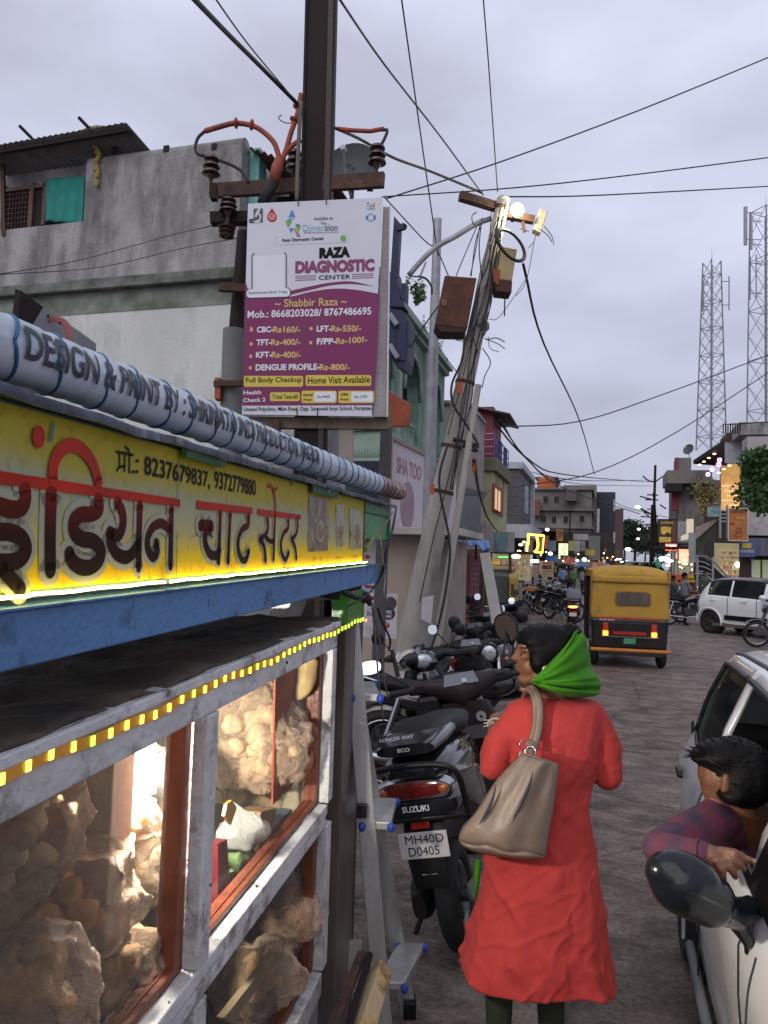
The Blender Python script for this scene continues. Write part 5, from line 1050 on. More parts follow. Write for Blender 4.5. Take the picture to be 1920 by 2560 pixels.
while s_<pb_-.005:
 f_=(s_-sN)/(pb_-sN)*80;hh_=LEDH+.0035*math.sin(f_*.35)+.002*math.sin(f_*1.1)
 mt_=led[1]if(k%7==3 or s_>sR+.03)else led[2 if s_>-1.0 else 0]
 m=M();sbox(m,s_-.0042,s_+.0042,hh_-.0068,hh_+.0068,.005,.008);m.build('led',mt_,STL);s_+=.048+rng.uniform(-.003,.003);k+=1
m=M();m.ell(SL.h(902,1550,.02),(.004,.004,.006));m.build('red_indicator',glow('red_led',(1,.08,.03),8),STL)
blueb=mat('blue_beam_paint',(.075,.195,.41),.5,c2=(.06,.16,.34),vs=3,dirt=(.02,.05,.11),da=.2,ds=14,bump=.12,bs=70)
hB0,hB1=sh(930,1457)[1],sh(930,1413)[1]
sp_('blue_beam',blueb,lambda m:sbox(m,sN,sh(938,1430)[0],hB0,hB1,-.05,.012),bevel=.003)
sp_('beam_lip',blueb,lambda m:sbox(m,sN,sh(936,1430)[0],hB1+.001,hB1+.004,-.06,.02))
hT=sh(905,1407)[1]
for a,b in((-2.6,-1.98),(-1.975,-1.62),(-1.60,-1.30),(-1.285,-.95),(-.93,-.42),(-.415,.035)):
 sp_('light_tube',glow('warm_tube',(1,.78,.16),15),lambda m:m.tube([F(a+(b-a)*i/12,hT+.003+.0009*math.sin(i*1.3+a*9),.010)for i in range(13)],.0024,6),smooth=True)
H0,H1=sh(900,1402)[1],sh(900,1250)[1];HH=H1-H0
sE=sh(908,1330)[0]
def tt_attr(o,rm):
 me=o.data;inv=RM[STL.name].inverted();at_=me.attributes.new('tt','FLOAT','POINT');vals=[]
 for v_ in me.vertices:
  p=inv@v_.co;s=(p-So).dot(dh)/dh2;vals.append((p.z-So.z-s*dS.z-H0)/HH)
 at_.data.foreach_set('value',vals);return o
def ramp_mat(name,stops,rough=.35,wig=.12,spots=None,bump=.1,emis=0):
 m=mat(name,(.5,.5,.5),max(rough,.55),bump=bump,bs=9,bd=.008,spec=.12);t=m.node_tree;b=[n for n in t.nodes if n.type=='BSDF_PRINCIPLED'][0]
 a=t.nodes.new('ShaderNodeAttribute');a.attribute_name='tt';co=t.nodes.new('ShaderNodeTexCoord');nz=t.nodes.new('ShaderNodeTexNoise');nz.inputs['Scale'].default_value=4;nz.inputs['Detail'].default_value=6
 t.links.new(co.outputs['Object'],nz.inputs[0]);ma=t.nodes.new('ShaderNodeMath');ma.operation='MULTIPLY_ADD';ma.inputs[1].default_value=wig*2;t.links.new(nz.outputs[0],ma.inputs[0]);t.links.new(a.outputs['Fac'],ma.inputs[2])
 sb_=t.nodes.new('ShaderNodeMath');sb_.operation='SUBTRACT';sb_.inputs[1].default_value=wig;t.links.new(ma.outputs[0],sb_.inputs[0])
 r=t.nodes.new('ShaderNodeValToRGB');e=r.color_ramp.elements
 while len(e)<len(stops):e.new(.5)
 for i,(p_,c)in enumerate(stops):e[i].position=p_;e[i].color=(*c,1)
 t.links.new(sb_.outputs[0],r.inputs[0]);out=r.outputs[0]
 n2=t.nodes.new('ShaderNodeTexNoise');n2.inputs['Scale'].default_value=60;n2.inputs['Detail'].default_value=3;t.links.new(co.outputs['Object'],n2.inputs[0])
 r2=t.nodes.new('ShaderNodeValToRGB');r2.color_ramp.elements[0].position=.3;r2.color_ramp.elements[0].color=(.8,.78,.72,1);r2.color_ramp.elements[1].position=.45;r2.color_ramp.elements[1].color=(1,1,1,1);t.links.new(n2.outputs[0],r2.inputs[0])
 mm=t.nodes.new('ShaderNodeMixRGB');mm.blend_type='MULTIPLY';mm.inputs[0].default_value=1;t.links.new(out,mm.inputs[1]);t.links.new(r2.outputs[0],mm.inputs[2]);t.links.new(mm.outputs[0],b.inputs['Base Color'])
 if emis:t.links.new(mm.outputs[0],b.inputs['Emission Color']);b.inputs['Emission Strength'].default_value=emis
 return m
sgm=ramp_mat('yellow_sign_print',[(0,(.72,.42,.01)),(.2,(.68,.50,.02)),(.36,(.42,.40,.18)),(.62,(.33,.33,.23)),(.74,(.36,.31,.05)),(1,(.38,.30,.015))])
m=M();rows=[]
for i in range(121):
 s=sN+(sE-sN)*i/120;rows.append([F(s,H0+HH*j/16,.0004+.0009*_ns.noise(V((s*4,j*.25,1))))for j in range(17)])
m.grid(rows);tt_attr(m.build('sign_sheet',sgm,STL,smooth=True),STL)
sp_('sign_backing',greenp,lambda m:sbox(m,sN,sE-.002,H0-.004,H1+.004,-.03,-.004))
z5=lambda x,y:(x*.28933,1060+y*.28933);z6=lambda x,y:(440+x*.30139,1120+y*.30139)
lw=lambda x:.080*(526-.4*x)
LET=[]
def L5(pts,k=1.,w2=None):LET.append((spl([z5(*p)for p in pts],7)if len(pts)>2 else[z5(*p)for p in pts],k))
def L6(pts,k=1.):LET.append((spl([z6(*p)for p in pts],7)if len(pts)>2 else[z6(*p)for p in pts],k))
L5([(200,575),(200,660),(165,725),(80,735),(-60,705),(-160,760),(-170,860),(-60,925),(70,935),(170,985),(208,1080),(160,1165),(60,1195),(-70,1195)],1.1)
L5([(0,1250),(70,1330),(160,1425)],1.0)
L5([(428,600),(418,940),(418,1262)],1.15)
L5([(838,655),(838,740),(770,778),(680,785),(622,840),(625,930),(690,990),(790,1012),(855,1080),(845,1170),(770,1235),(680,1235),(610,1185),(583,1125)],1.15)
L5([(1000,675),(1042,760),(1048,870),(1010,960),(945,945)],1.0);L5([(935,940),(950,1040),(1000,1125),(1085,1150),(1155,1085),(1180,1040)],1.05);L5([(1196,695),(1188,960),(1184,1240)],.85)
L5([(1455,905),(1380,858),(1305,895),(1262,990),(1268,1090),(1310,1150),(1345,1105),(1335,1025)],.85);L5([(1470,728),(1465,960),(1460,1230)],.8)
L6([(195,640),(280,645)],1.15);L6([(285,660),(238,700),(232,790),(270,878),(325,890),(348,850)],.95);L6([(357,535),(350,740),(342,950)],.7)
L6([(440,545),(430,740),(422,945)],.7)
L6([(592,555),(588,635),(540,675),(508,750),(508,850),(535,925),(570,925),(592,860)],.8)
L6([(748,585),(755,650),(738,710),(690,752)],.7);L6([(690,758),(725,830),(734,935)],.7);L6([(740,745),(780,775),(806,765)],.6);L6([(813,550),(806,740),(800,925)],.65)
L6([(925,595),(920,665),(885,705),(862,785),(870,875),(900,925),(926,870)],.7)
L6([(1000,575),(1000,665),(982,722),(952,750)],.65);L6([(955,755),(982,835),(990,915)],.65)
halo=mat('cream_outline',(.38,.38,.29),.5,c2=(.33,.33,.24),vs=6,bump=0,spec=.12)
for pts,k_ in LET:
 sp_('letter_outline',halo,lambda m:SL.stroke(m,pts,[lw(p[0])*k_*1.95 for p in pts],.0020))
redbar=mat('red_headline_print',(.48,.025,.008),.4,c2=(.28,.018,.008),vs=8,bump=0,spec=.12)
for f_,pts in((z5,[(-400,345),(1545,650),(1545,715),(-400,470)]),(z6,[(162,435),(628,495),(628,548),(162,505)]),(z6,[(672,503),(1030,555),(1030,592),(672,557)])):
 sp_('headline_bar',redbar,lambda m:SL.poly(m,[f_(*p)for p in pts],.0026,.0003))
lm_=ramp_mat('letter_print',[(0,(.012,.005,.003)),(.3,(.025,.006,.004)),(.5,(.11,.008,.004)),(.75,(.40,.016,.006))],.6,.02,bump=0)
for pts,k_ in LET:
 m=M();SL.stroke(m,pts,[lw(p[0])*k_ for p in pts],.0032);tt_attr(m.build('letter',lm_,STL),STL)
for pts,w0 in(([z5(*p)for p in((440,478),(448,350),(500,235),(600,180),(700,225),(785,340),(836,495))],1.0),([z6(*p)for p in((816,510),(812,410),(800,350),(780,310),(757,318))],.45),([z6(*p)for p in((800,352),(826,335))],.5)):
 pts=spl(pts,7);sp_('vowel_sign',redbar,lambda m:SL.stroke(m,pts,[lw(p[0])*w0 for p in pts],.0034))
sp_('dot_mark',redbar,lambda m:SL.poly(m,[z5(*p)for p in circ(315,110,54,98)],.0034,.0003))
sp_('phone_lettering',blackt,lambda m:SL.text(m,'8237679837,',(359,1194),(523,1226),(359,1138),.0020,.015));sp_('phone_lettering',blackt,lambda m:SL.text(m,'9372779880',(534,1222),(638,1240),(534,1176),.0020,.015))
sp_('phone_abbreviation',blackt,lambda m:([SL.stroke(m,[z5(*p)for p in q],6.5,.0020)for q in(((1000,238),(1142,268)),((1025,250),(1026,365),(1003,400)),((1020,372),(1072,362)),((1072,250),(1068,405)),((1112,262),(1110,418)),((1112,262),(1100,220),(1078,198)))],[SL.poly(m,[z5(*p)for p in circ(x,y,10,13)],.0020)for x,y in((1140,412),(1172,412),(1176,318))]))
for pts,dk_ in((((1095,395),(1255,420),(1262,640),(1255,850),(1090,862)),0),(((1320,470),(1385,470),(1392,800),(1330,825)),1),(((1435,500),(1520,520),(1545,640),(1540,835),(1435,838)),1)):
 mt_=mat('food_photo%d'%dk_,((.30,.26,.18),(.30,.30,.2))[dk_],.4,c2=((.06,.04,.035),(.34,.34,.24))[dk_],vs=22,bump=.03,dirt=(.09,.06,.04),da=.3,ds=16)
 sp_('food_picture',mt_,lambda m:SL.poly(m,[z6(*p)for p in pts],.0020,.0004))
 cx,cy=sum(p[0]for p in pts)/len(pts),sum(p[1]for p in pts)/len(pts)+60
 sp_('plate_picture',mat('plate_photo',(.42,.38,.26),.4,c2=(.16,.12,.07),vs=30,bump=.02),lambda m:SL.poly(m,[z6(*p)for p in circ(cx,cy,34,95)],.0026,.0003))
 sp_('bowl_picture',mat('bowl_photo',(.12,.07,.04),.4,c2=(.3,.22,.1),vs=40,bump=.02),lambda m:SL.poly(m,[z6(*p)for p in circ(cx,cy,22,60)],.0030,.0003))
for x in(1130,1185,1315,1345,1450,1480):
 sp_('caption',blackt,lambda m:(SL.stroke(m,[z6(x,915-(x-1130)*.03),z6(x+26,912-(x-1130)*.03)],1.2,.0020),SL.stroke(m,[z6(x+5,915-(x-1130)*.03),z6(x+4,955),z6(x+12,965)],1.3,.0020),SL.stroke(m,[z6(x+20,900),z6(x+19,968)],1.3,.0020)))
drip=mat('teal_drip',(.04,.16,.13),.4)
for pts,w_ in(([(128,1060),(126,1075),(121,1100)],10),([(444,1140),(443,1200),(441,1240)],4),([(437,1330),(436,1440)],4),([z6(277,700),z6(285,740)],8),([(372,1445),(371,1455)],6),([(343,1442),(341,1455)],6),([z6(950,270),z6(952,300)],10)):sp_('paint_drip',drip,lambda m:SL.stroke(m,pts,w_,.0040))
for x,y in((478,1342),(600,1385),(280,1455)):sp_('scratch',blackt,lambda m:SL.stroke(m,[(x,y),(x+16,y-9)],1.2,.0040))
sp_('green_clip',mat('dark_green_wood',(.03,.10,.035),.7,c2=(.02,.06,.025),vs=14,bump=.25),lambda m:m.prism([SL.h(*p,.008)for p in((443,1120),(548,1150),(540,1168),(444,1142))],nS*.01))
sp_('green_clip',mat('dark_green_wood',(.03,.10,.035)),lambda m:m.prism([SL.h(*p,.008)for p in((770,1212),(833,1229),(832,1246),(768,1230))],nS*.01))
for x,y in((510,1137),(806,1228)):sp_('screw',chrome,lambda m:m.ell(SL.h(x,y,.02),.004,8,5))
sp_('roof_sheet',mat('blue_roof_tarp',(.10,.13,.21),.5,c2=(.045,.06,.10),vs=7,bump=.3,bs=16,bd=.02,dirt=(.3,.33,.4),da=.18,ds=20),lambda m:crumple(m.grid([[F(sN+(sh(978,1255)[0]-sN)*i/90,H1+.002+.012*min(j,1),.022-.85*max(0,j-1)/12)for j in range(13)]for i in range(91)]),.005,12),solid=.004,smooth=50)
sp_('roof_underside',mat('dark_green_underside',(.02,.045,.022),.9),lambda m:sbox(m,sN,sE,H1+.006,H1+.016,-.8,.01))
g0,g1=sE+.004,sh(975,1300)[0]
sp_('green_sheet',grn,lambda m:sbox(m,g0+.005,g1,sh(940,1348)[1],sh(940,1262)[1]-.02,-.02,-.012))
sp_('green_frame',mat('green_frame',(.04,.16,.08),.5,bump=.2),lambda m:sbox(m,g0,g1+.004,sh(940,1285)[1],sh(940,1262)[1],-.03,0))
sp_('green_frame',mat('green_frame',(.04,.16,.08)),lambda m:sbox(m,g1,g1+.012,sh(940,1352)[1],sh(940,1262)[1],-.03,0))
sp_('sign_end_board',mat('dark_end',(.02,.03,.018),.8),lambda m:sbox(m,sE,sE+.006,H0,H1,-.04,.004))
sp_('roof_strut',mat('green_yellow_strut',(.3,.36,.12),.6),lambda m:m.beam(SL.h(925,1375,-.02),SL.h(945,1335,-.02),.02))
ra,rb=SL.h(-260,746,-.03),SL.h(1012,1230,-.03);rr_=.0415;ad_=(rb-ra).normalized();Lr=(rb-ra).length;rbx=nS;rbz=rbx.cross(ad_)*1
rbz=rbz if rbz.z>0 else-rbz
RO=thing('rolled_banner','long rolled vinyl banner bound with blue cord on the stall roof','rolled banner',ra.lerp(rb,.5)-Z*.05)
def rc_(x,ang,r=rr_):return ra+ad_*x+(rbx*math.cos(ang)+rbz*math.sin(ang))*r
def tubeseg(x0,x1,nn_,ph=0.):
 rows=[]
 for i in range(nn_+1):
  x=x0+(x1-x0)*i/nn_;pin=1-.06*max(0,math.cos(x*2*math.pi/.085))**8
  rows.append([rc_(x,2*math.pi*j/28,rr_*pin*(1+.02*_ns.noise(V((x*9,j*.35,ph)))))for j in range(29)])
 return M().grid(rows)
xs=Lr-.62
tubeseg(0,xs+.01,150).build('roll',mat('vinyl_pale_blue',(.52,.56,.62),.4,c2=(.38,.44,.52),vs=5,streak=1,bump=.06,dirt=(.10,.2,.28),da=.2,ds=4),RO,smooth=True)
tubeseg(xs,Lr,60,5).build('roll_end',mat('vinyl_brown_pink',(.28,.19,.175),.45,c2=(.16,.11,.105),vs=7,bump=.08,dirt=(.08,.12,.16),da=.2),RO,smooth=True)
m=M();m.add([rc_(Lr,2*math.pi*j/28,rr_*.96)for j in range(28)]+[rc_(Lr+.012,0,0)],[(j,(j+1)%28,28)for j in range(28)]);m.build('roll_cap',mat('vinyl_end',(.12,.10,.09),.5),RO)
cord=mat('blue_cord',(.03,.12,.24),.6)
x=.05
while x<Lr-.05:
 m=M();m.tube([rc_(x+.05*math.sin(a/2.),a,rr_*1.0)for a in[2*math.pi*j/28 for j in range(29)]],.0024,6);m.build('cord',cord if x<xs+.05 else mat('brown_cord',(.08,.05,.05),.7),RO,smooth=True);x+=.10+.012*math.sin(x*31)
def wraptext(s,x0,x1,a0,a1,off):
 v,f=textverts(s,off);a=np.array(v);X0,X1,Y0,Y1=a[:,0].min(),a[:,0].max(),a[:,1].min(),a[:,1].max()
 me=bpy.data.meshes.new('w');me.from_pydata(v,[],f);bm=bmesh.new();bm.from_mesh(me);bpy.data.meshes.remove(me);bmesh.ops.triangulate(bm,faces=bm.faces[:])
 for _ in range(3):
  bmesh.ops.subdivide_edges(bm,edges=[e for e in bm.edges if abs(e.verts[0].co.y-e.verts[1].co.y)>.09],cuts=1);bmesh.ops.triangulate(bm,faces=[q for q in bm.faces if len(q.verts)>3])
 bm.verts.index_update();v=[tuple(q.co)for q in bm.verts];f=[tuple(w.index for w in q.verts)for q in bm.faces];bm.free()
 return M().add([rc_(x0+(p[0]-X0)/(X1-X0)*(x1-x0),a0+(p[1]-Y0)/(Y1-Y0)*(a1-a0),rr_*1.05)for p in v],f)
ax_=lambda px,py:(SL.h(px,py,-.03)-ra).dot(ad_)
wraptext('DESIGN & PRINT BY : SHRINATH INDI PRODUCTION, NAGPUR',ax_(48,800),ax_(790,1140),R(-34),R(36),.02).build('lettering',mat('ink_navy',(.02,.025,.04),.5),RO)
m=M();q=SL.h(985,1225,.02);crumple(m.ell(q,(.012,.014,.02),10,8),.01,40)
for k in range(14):d_=V(rng.normal(0,1,3)).normalized();m.tube([q,q+d_*.015,q+d_*.03+V((0,0,-.008))],.0015,4)
m.one('rope_knot','frayed rope knot tying the banner roll to the stall corner','rope',mat('jute',(.32,.26,.19),.95,vs=60))
sl3=lambda pts,o=.02:[SL.h(x,y,o)for x,y in pts]
def ribbon(label,pts,w,mt,o=.02,cat_='strap',name='strap'):
 q=spl([tuple(p)for p in sl3(pts,o)],5);m=M();rows=[]
 for i,p in enumerate(q):
  p=V(p);tw_=i*.25;ee=dS*math.cos(tw_*.5)+nS*math.sin(tw_*.5);rows.append([p-ee*w/2,p+ee*w/2])
 m.grid(rows);return m.one(name,label,cat_,mt,solid=.003)
ribbon('black strap running from the roof knot down to the stall corner',[(975,1265),(965,1320),(950,1370),(938,1430),(915,1470),(885,1495),(850,1515)],.014,blackp,.03)
ribbon('brown speckled strap beside the black one at the stall corner',[(968,1280),(950,1310),(938,1345),(935,1385)],.012,mat('speckled_strap',(.16,.12,.06),.7,vs=60),.025)
wire('pale rope hanging beside the black strap at the stall corner',sl3([(932,1340),(938,1390),(945,1440),(942,1480),(950,1505)],.03),.0035,mat('rope_pale',(.42,.38,.33),.9),'rope','rope')
wire('long rope dangling beside the steel post, inner one',sl3([(912,1520),(918,1580),(925,1660),(930,1720),(942,1800)],.03),.004,mat('rope_grey',(.22,.20,.18),.9),'rope','rope')
wire('long rope dangling beside the steel post, outer one',sl3([(905,1500),(922,1570),(935,1640),(938,1690),(950,1740)],.035),.004,mat('rope_grey',(.22,.20,.18),.9),'rope','rope')
wire('dark twisted cord with a knot in front of the beige kiosk',sl3([(920,1520),(930,1550),(945,1580),(953,1600),(950,1625)],.04),.005,blackr,'cord','cord')
m=M();m.prism(sl3([(952,1625),(960,1622),(978,1690),(968,1692)],.04),nS*.004);m.one('plug_strip','flat black cable plug dangling from the twisted cord','cable',blackp)
m=M();crumple(m.ell(SL.h(905,1495,.01),(.03,.03,.02),12,8),.015,30)
m.tube(sl3([(850,1480),(880,1492),(910,1498),(918,1510)],.01),.01,6);m.one('cable_knot','clump of black cables tied under the stall beam end','cable',blackr,smooth=True)
m=M();crumple(m.hexa([SL.h(x,y,o)for o in(-.12,-.02)for x,y in((838,1462),(925,1445),(905,1500),(855,1495))]),.02,14);m.build('dark_bracket',mat('dark_green_bracket',(.015,.03,.015),.7),STL)
lb=bpy.data.lights.new('cabinet_bulb_light','POINT');lb.energy=85;lb.color=(1,.94,.82);lb.shadow_soft_size=.03
lo=bpy.data.objects.new('cabinet_bulb_light',lb);COL.objects.link(lo);bq=hit(350,1826,So-nS*.17,nS);bq=bq;lo.location=bq-Z*.045
BU=thing('cabinet_bulb','white bulb glowing under the cabinet top behind the left pane','light bulb',bq-Z*.03)
m=M();m.ell(bq+Z*.01,.026,14,10);m.build('globe',glow('bulb_white',(1,.95,.85),10),BU,smooth=True)
m=M();m.cyl(bq+Z*.03,bq+Z*.06,.014);m.build('socket',whitep,BU)
puri=mat('fried_puri',(.62,.38,.17),.55,c2=(.48,.26,.10),vs=40,bump=.15)
puri2=mat('pale_puri',(.70,.52,.30),.55,c2=(.55,.37,.19),vs=40,bump=.15)
def plasticmat(name,c,dens):
 m=bpy.data.materials.new(name);m.use_nodes=True;t=m.node_tree;t.nodes.clear();L=t.links.new
 out=t.nodes.new('ShaderNodeOutputMaterial');mx=t.nodes.new('ShaderNodeMixShader');tr=t.nodes.new('ShaderNodeBsdfTransparent');pb=t.nodes.new('ShaderNodeBsdfPrincipled')
 pb.inputs['Base Color'].default_value=(*c,1);pb.inputs['Roughness'].default_value=.18;pb.inputs['Specular IOR Level'].default_value=.7
 lw_=t.nodes.new('ShaderNodeLayerWeight');lw_.inputs[0].default_value=.35;nz=t.nodes.new('ShaderNodeTexNoise');nz.inputs['Scale'].default_value=22;nz.inputs['Detail'].default_value=8;nz.inputs['Distortion'].default_value=1.2
 ma=t.nodes.new('ShaderNodeMath');ma.operation='MULTIPLY_ADD';ma.inputs[1].default_value=.35;L(nz.outputs[0],ma.inputs[0]);L(lw_.outputs['Facing'],ma.inputs[2])
 mb=t.nodes.new('ShaderNodeMath');mb.operation='ADD';mb.inputs[1].default_value=dens-.2;L(ma.outputs[0],mb.inputs[0]);mb.use_clamp=True
 bp=t.nodes.new('ShaderNodeBump');bp.inputs['Strength'].default_value=1;bp.inputs['Distance'].default_value=.02;L(nz.outputs[0],bp.inputs['Height']);L(bp.outputs[0],pb.inputs['Normal'])
 L(mb.outputs[0],mx.inputs[0]);L(tr.outputs[0],mx.inputs[1]);L(pb.outputs[0],mx.inputs[2]);L(mx.outputs[0],out.inputs[0]);return m
pla=plasticmat('cloudy_plastic',(.80,.58,.40),.26);pla2=plasticmat('milky_plastic',(.75,.75,.72),.55)
pr_src=None
def bag(label,px,py,off,rx,rz,n,mt,sh_=None,seed=1,mtp=None):
 global pr_src
 g=np.random.default_rng(seed);c_=hit(px,py,So-nS*off,nS);t=thing('food_bag',label,'bag of snacks',c_-Z*rz,0,'plastic bags of puris in the cabinet')
 q=M();q.ell(c_,(rx,rx*.62,rz),56,40);crumple(q,rx*.34,9,seed);crumple(q,rx*.11,30,seed+5);crumple(q,rx*.05,75,seed+9)
 if mtp:q.tube([c_+Z*rz*.85,c_+Z*rz*1.15+dS*.02,c_+Z*rz*1.35+dS*.05],[rx*.25,rx*.12,rx*.4],10)
 q.build('plastic_film',mtp or pla,t,smooth=True)
 for i in range(n):
  d=V(g.normal(0,1,3)).normalized()*g.uniform(.2,.74)**.6;p=c_+V((d.x*rx*.85,d.y*rx*.5,d.z*rz*.85))
  if pr_src is None:
   s=M();s.ell((0,0,0),(.029,.029,.019),14,10);crumple(s,.009,45);pr_src=s.build('puri',mt,t,local=True,smooth=True);o=pr_src
  else:
   o=pr_src.copy();COL.objects.link(o);o.parent=t
   if mt is not puri:o.data=o.data.copy();o.data.materials[0]=mt
  o.location=p-(c_-Z*rz);o.rotation_euler=tuple(g.uniform(0,3,3));o.scale=(g.uniform(.8,1.2),)*3
 return t
bag('large cloudy bag of puris filling the lower left of the cabinet',110,2250,.24,.17,.15,37,puri,seed=1)
bag('cloudy bag of puris with a lit corner, in the middle of the left pane',250,2060,.25,.15,.11,31,puri,seed=2)
bag('bag of puris pressed against the far left of the cabinet glass',10,2080,.22,.13,.12,23,puri2,seed=3)
bag('bag of puris at the bottom of the left pane',200,2450,.2,.14,.11,29,puri,seed=4)
bag('small round bag of puris below the lit corner',300,2200,.3,.11,.08,20,puri2,seed=5)
bag('small bag of puris beside the shelf edge at the bottom left',60,2480,.14,.12,.10,17,puri,seed=15)
bag('bag of pale puris behind the inner post in the left pane',350,2110,.30,.12,.12,26,puri2,seed=21)
bag('topmost bag of puris at the left end of the left pane',70,2010,.30,.14,.12,26,puri,seed=22)
bag('upright bag of pale puris behind the right pane',640,1850,.2,.17,.16,43,puri2,seed=6)
bag('bag of pale puris low behind the right pane',640,1980,.26,.13,.10,20,puri2,seed=7)
bag('bag of orange snacks in the lower right compartment',700,2260,.15,.15,.14,26,mat('orange_snack',(.5,.13,.03),.6,c2=(.35,.08,.02),vs=30),seed=8)
bag('bag of tan snacks at the bottom of the lower right compartment',640,2440,.14,.13,.11,17,puri,seed=9)
def lump(name,label,cat_,px,py,off,r,mt,amp=.02,sc=12,seed=0,n=18):
 m=M();m.ell(hit(px,py,So-nS*off,nS),r,n,n-4);crumple(m,amp,sc,seed);return m.one(name,label,cat_,mt,smooth=True)
lump('plastic_bag','bright milky plastic bag under the bulb with printed sheet','plastic bag',370,1935,.34,(.15,.08,.085),pla2,.05,14,3,28)
lump('plastic_bag','white plastic bag with greens in the lower left of the right pane','plastic bag',600,2075,.14,(.07,.05,.06),pla2,.03,20,4,24)
lump('greens_bundle','green leafy bundle inside the white bag','vegetables',590,2130,.16,(.055,.04,.05),mat('greens',(.06,.14,.03),.6,c2=(.12,.16,.05),vs=30),.03,30,2)
lump('leaf_bundle','pale green leaf poking out beside the lower bags','leaf',345,2385,.2,(.055,.02,.012),mat('pale_leaf',(.22,.34,.2),.6),.01,20,2)
def sheet(name,label,cat_,pts,off,mt,th=.01,amp=.0):
 m=M();m.prism([hit(x,y,So-nS*off,nS)for x,y in pts],-nS*th);(crumple(m,amp,20)if amp else 0);return m.one(name,label,cat_,mt,tri=True)
sheet('paper_sheet','red-orange paper sheet standing behind the right pane','paper',[(690,1655),(735,1640),(770,1700),(765,1930),(690,2010)],.10,mat('red_orange_paper',(.30,.055,.022),.6,c2=(.35,.07,.03),vs=8),.006,.02)
lump('paper_cone','folded cream paper cone at the top right of the cabinet','paper cone',762,1690,.07,(.035,.03,.075),mat('cream_paper',(.45,.32,.13),.7,vs=14),.02,18,6)
sheet('cardboard_box','grey-blue carton on the shelf behind the right pane','carton',[(690,2060),(812,1945),(812,2020),(700,2150)],.12,mat('grey_blue_carton',(.08,.15,.20),.7,vs=5),.12)
sheet('cardboard_box','tan carton standing next to the greens','carton',[(652,2030),(690,2020),(680,2150),(645,2170)],.10,mat('tan_carton',(.36,.22,.09),.7),.08)
sheet('yellow_packet','orange-yellow snack packet hanging over the white bag','packet',[(568,2010),(580,2000),(592,2020),(578,2062),(562,2040)],.085,mat('packet_yellow',(.6,.3,.03),.4),.008)
sheet('red_packet','dark red packet at the bottom left of the right pane','packet',[(545,2110),(568,2098),(575,2220),(545,2270)],.1,mat('dark_red_packet',(.13,.01,.015),.5),.05)
sheet('printed_sheet','printed newspaper sheet lit by the bulb','newspaper',[(270,1960),(350,1900),(392,1925),(388,1985),(300,2010)],.22,mat('newsprint',(.5,.5,.46),.8,c2=(.35,.37,.34),vs=60),.004,.01)
lump('steel_vessel','dark blue drum low beside the inner post','drum',418,2270,.35,(.05,.05,.08),mat('blue_drum',(.02,.05,.14),.5),.004,9,1)
sheet('wooden_stick','pale wooden stick leaning inside the lower right compartment','stick',[(560,2545),(690,2380),(705,2385),(580,2560)],.07,mat('stick_pale',(.36,.27,.15),.8),.02)
for i in range(5):
 lump('sprout_sack',['','dark rounded sack second from the inner post on the shelf floor','dark rounded sack in the middle of the shelf floor','dark rounded sack fourth from the inner post on the shelf','dark rounded sack farthest from the inner post'][i]if i else 'dark sack on the shelf beside the inner post','sack',380-i*34,2370+i*28,.42,(.07,.05,.05),mat('dark_sack',(.05,.04,.035),.9,vs=20),.02,14,i)
LD=thing('step_ladder','aluminium step ladder with blue clips standing behind the stall end','ladder',V((P(960,2300,3.0).x,3.0,0)))
Ya,Yb_=2.84,3.13
def rail(p0,p1,Y,w=.062,th=.022,nm='rail'):
 a,b=P(*p0,Y),P(*p1,Y);d=(b-a).normalized();b=a+d*((0-a.z)/d.z)if nm=='rail' else b
 m=M();m.beam(a,b,w,th,up=(0,1,0));m.build(nm,alum,LD,bevel=.004);return a,b,d
rA=rail((872,1500),(944,2382),Ya);rB=rail((845,1490),(1000,2400),Yb_)
rail((720,1482),(640,1640),Ya,nm='rear_leg');rail((755,1482),(690,1640),Yb_,nm='rear_leg')
def onr(r,y,Y):
 a,b,d=r;q=P(950,y,Y);return a+d*((q.z-a.z)/d.z)
for y in(1755,2075,2475):
 qa,qb=onr(rA,y,Ya),onr(rB,y-40,Yb_);qb.z=qa.z
 m=M();m.prism([qa+V((-.02,0,0)),qa+V((.085,0,0)),qb+V((.085,0,0)),qb+V((-.02,0,0))],V((0,0,.028)));m.build('tread',alum,LD,bevel=.004)
 for q_ in(qa,qb):
  for dx in(-.02,.085):m=M();m.ell(q_+V((dx,-.012,.014)),(.014,.014,.018));m.build('clip',mat('blue_plastic',(.02,.07,.42),.4),LD,smooth=True)
m=M();m.prism([P(700,1480,Ya),P(838,1478,Ya),P(845,1500,Yb_),P(705,1500,Yb_)],V((0,0,.03)));m.build('platform',mat('ladder_platform',(.45,.43,.38),.5),LD,bevel=.004)
m=M();q=P(905,2027,Ya-.03);m.box(q,(.036,.02,.05));m.ell(q+V((0,-.012,0)),.008);m.build('hinge_knob',blackp,LD,bevel=.004)
for r_,Y_ in((rA,Ya),(rB,Yb_)):
 m=M();m.box(r_[1]+V((0,0,.03)),(.05,.075,.07));m.build('foot',blackp,LD,bevel=.006)
def bar_(label,name,cat_,a,Y0,b,Y1,w,h,mt):m=M();m.beam(P(*a,Y0),P(*b,Y1),w,h,up=(0,1,0));return m.one(name,label,cat_,mt,bevel=.004)
ym=mat('yellow_plank',(.45,.27,.03),.8,c2=(.5,.45,.33),vs=3,bump=.3,dirt=(.1,.06,.03),da=.3,ds=8)
bar_('chipped yellow and white plank leaning at the bottom by the ladder','painted_plank','plank',(958,2420),2.55,(890,2640),2.2,.06,.03,ym)
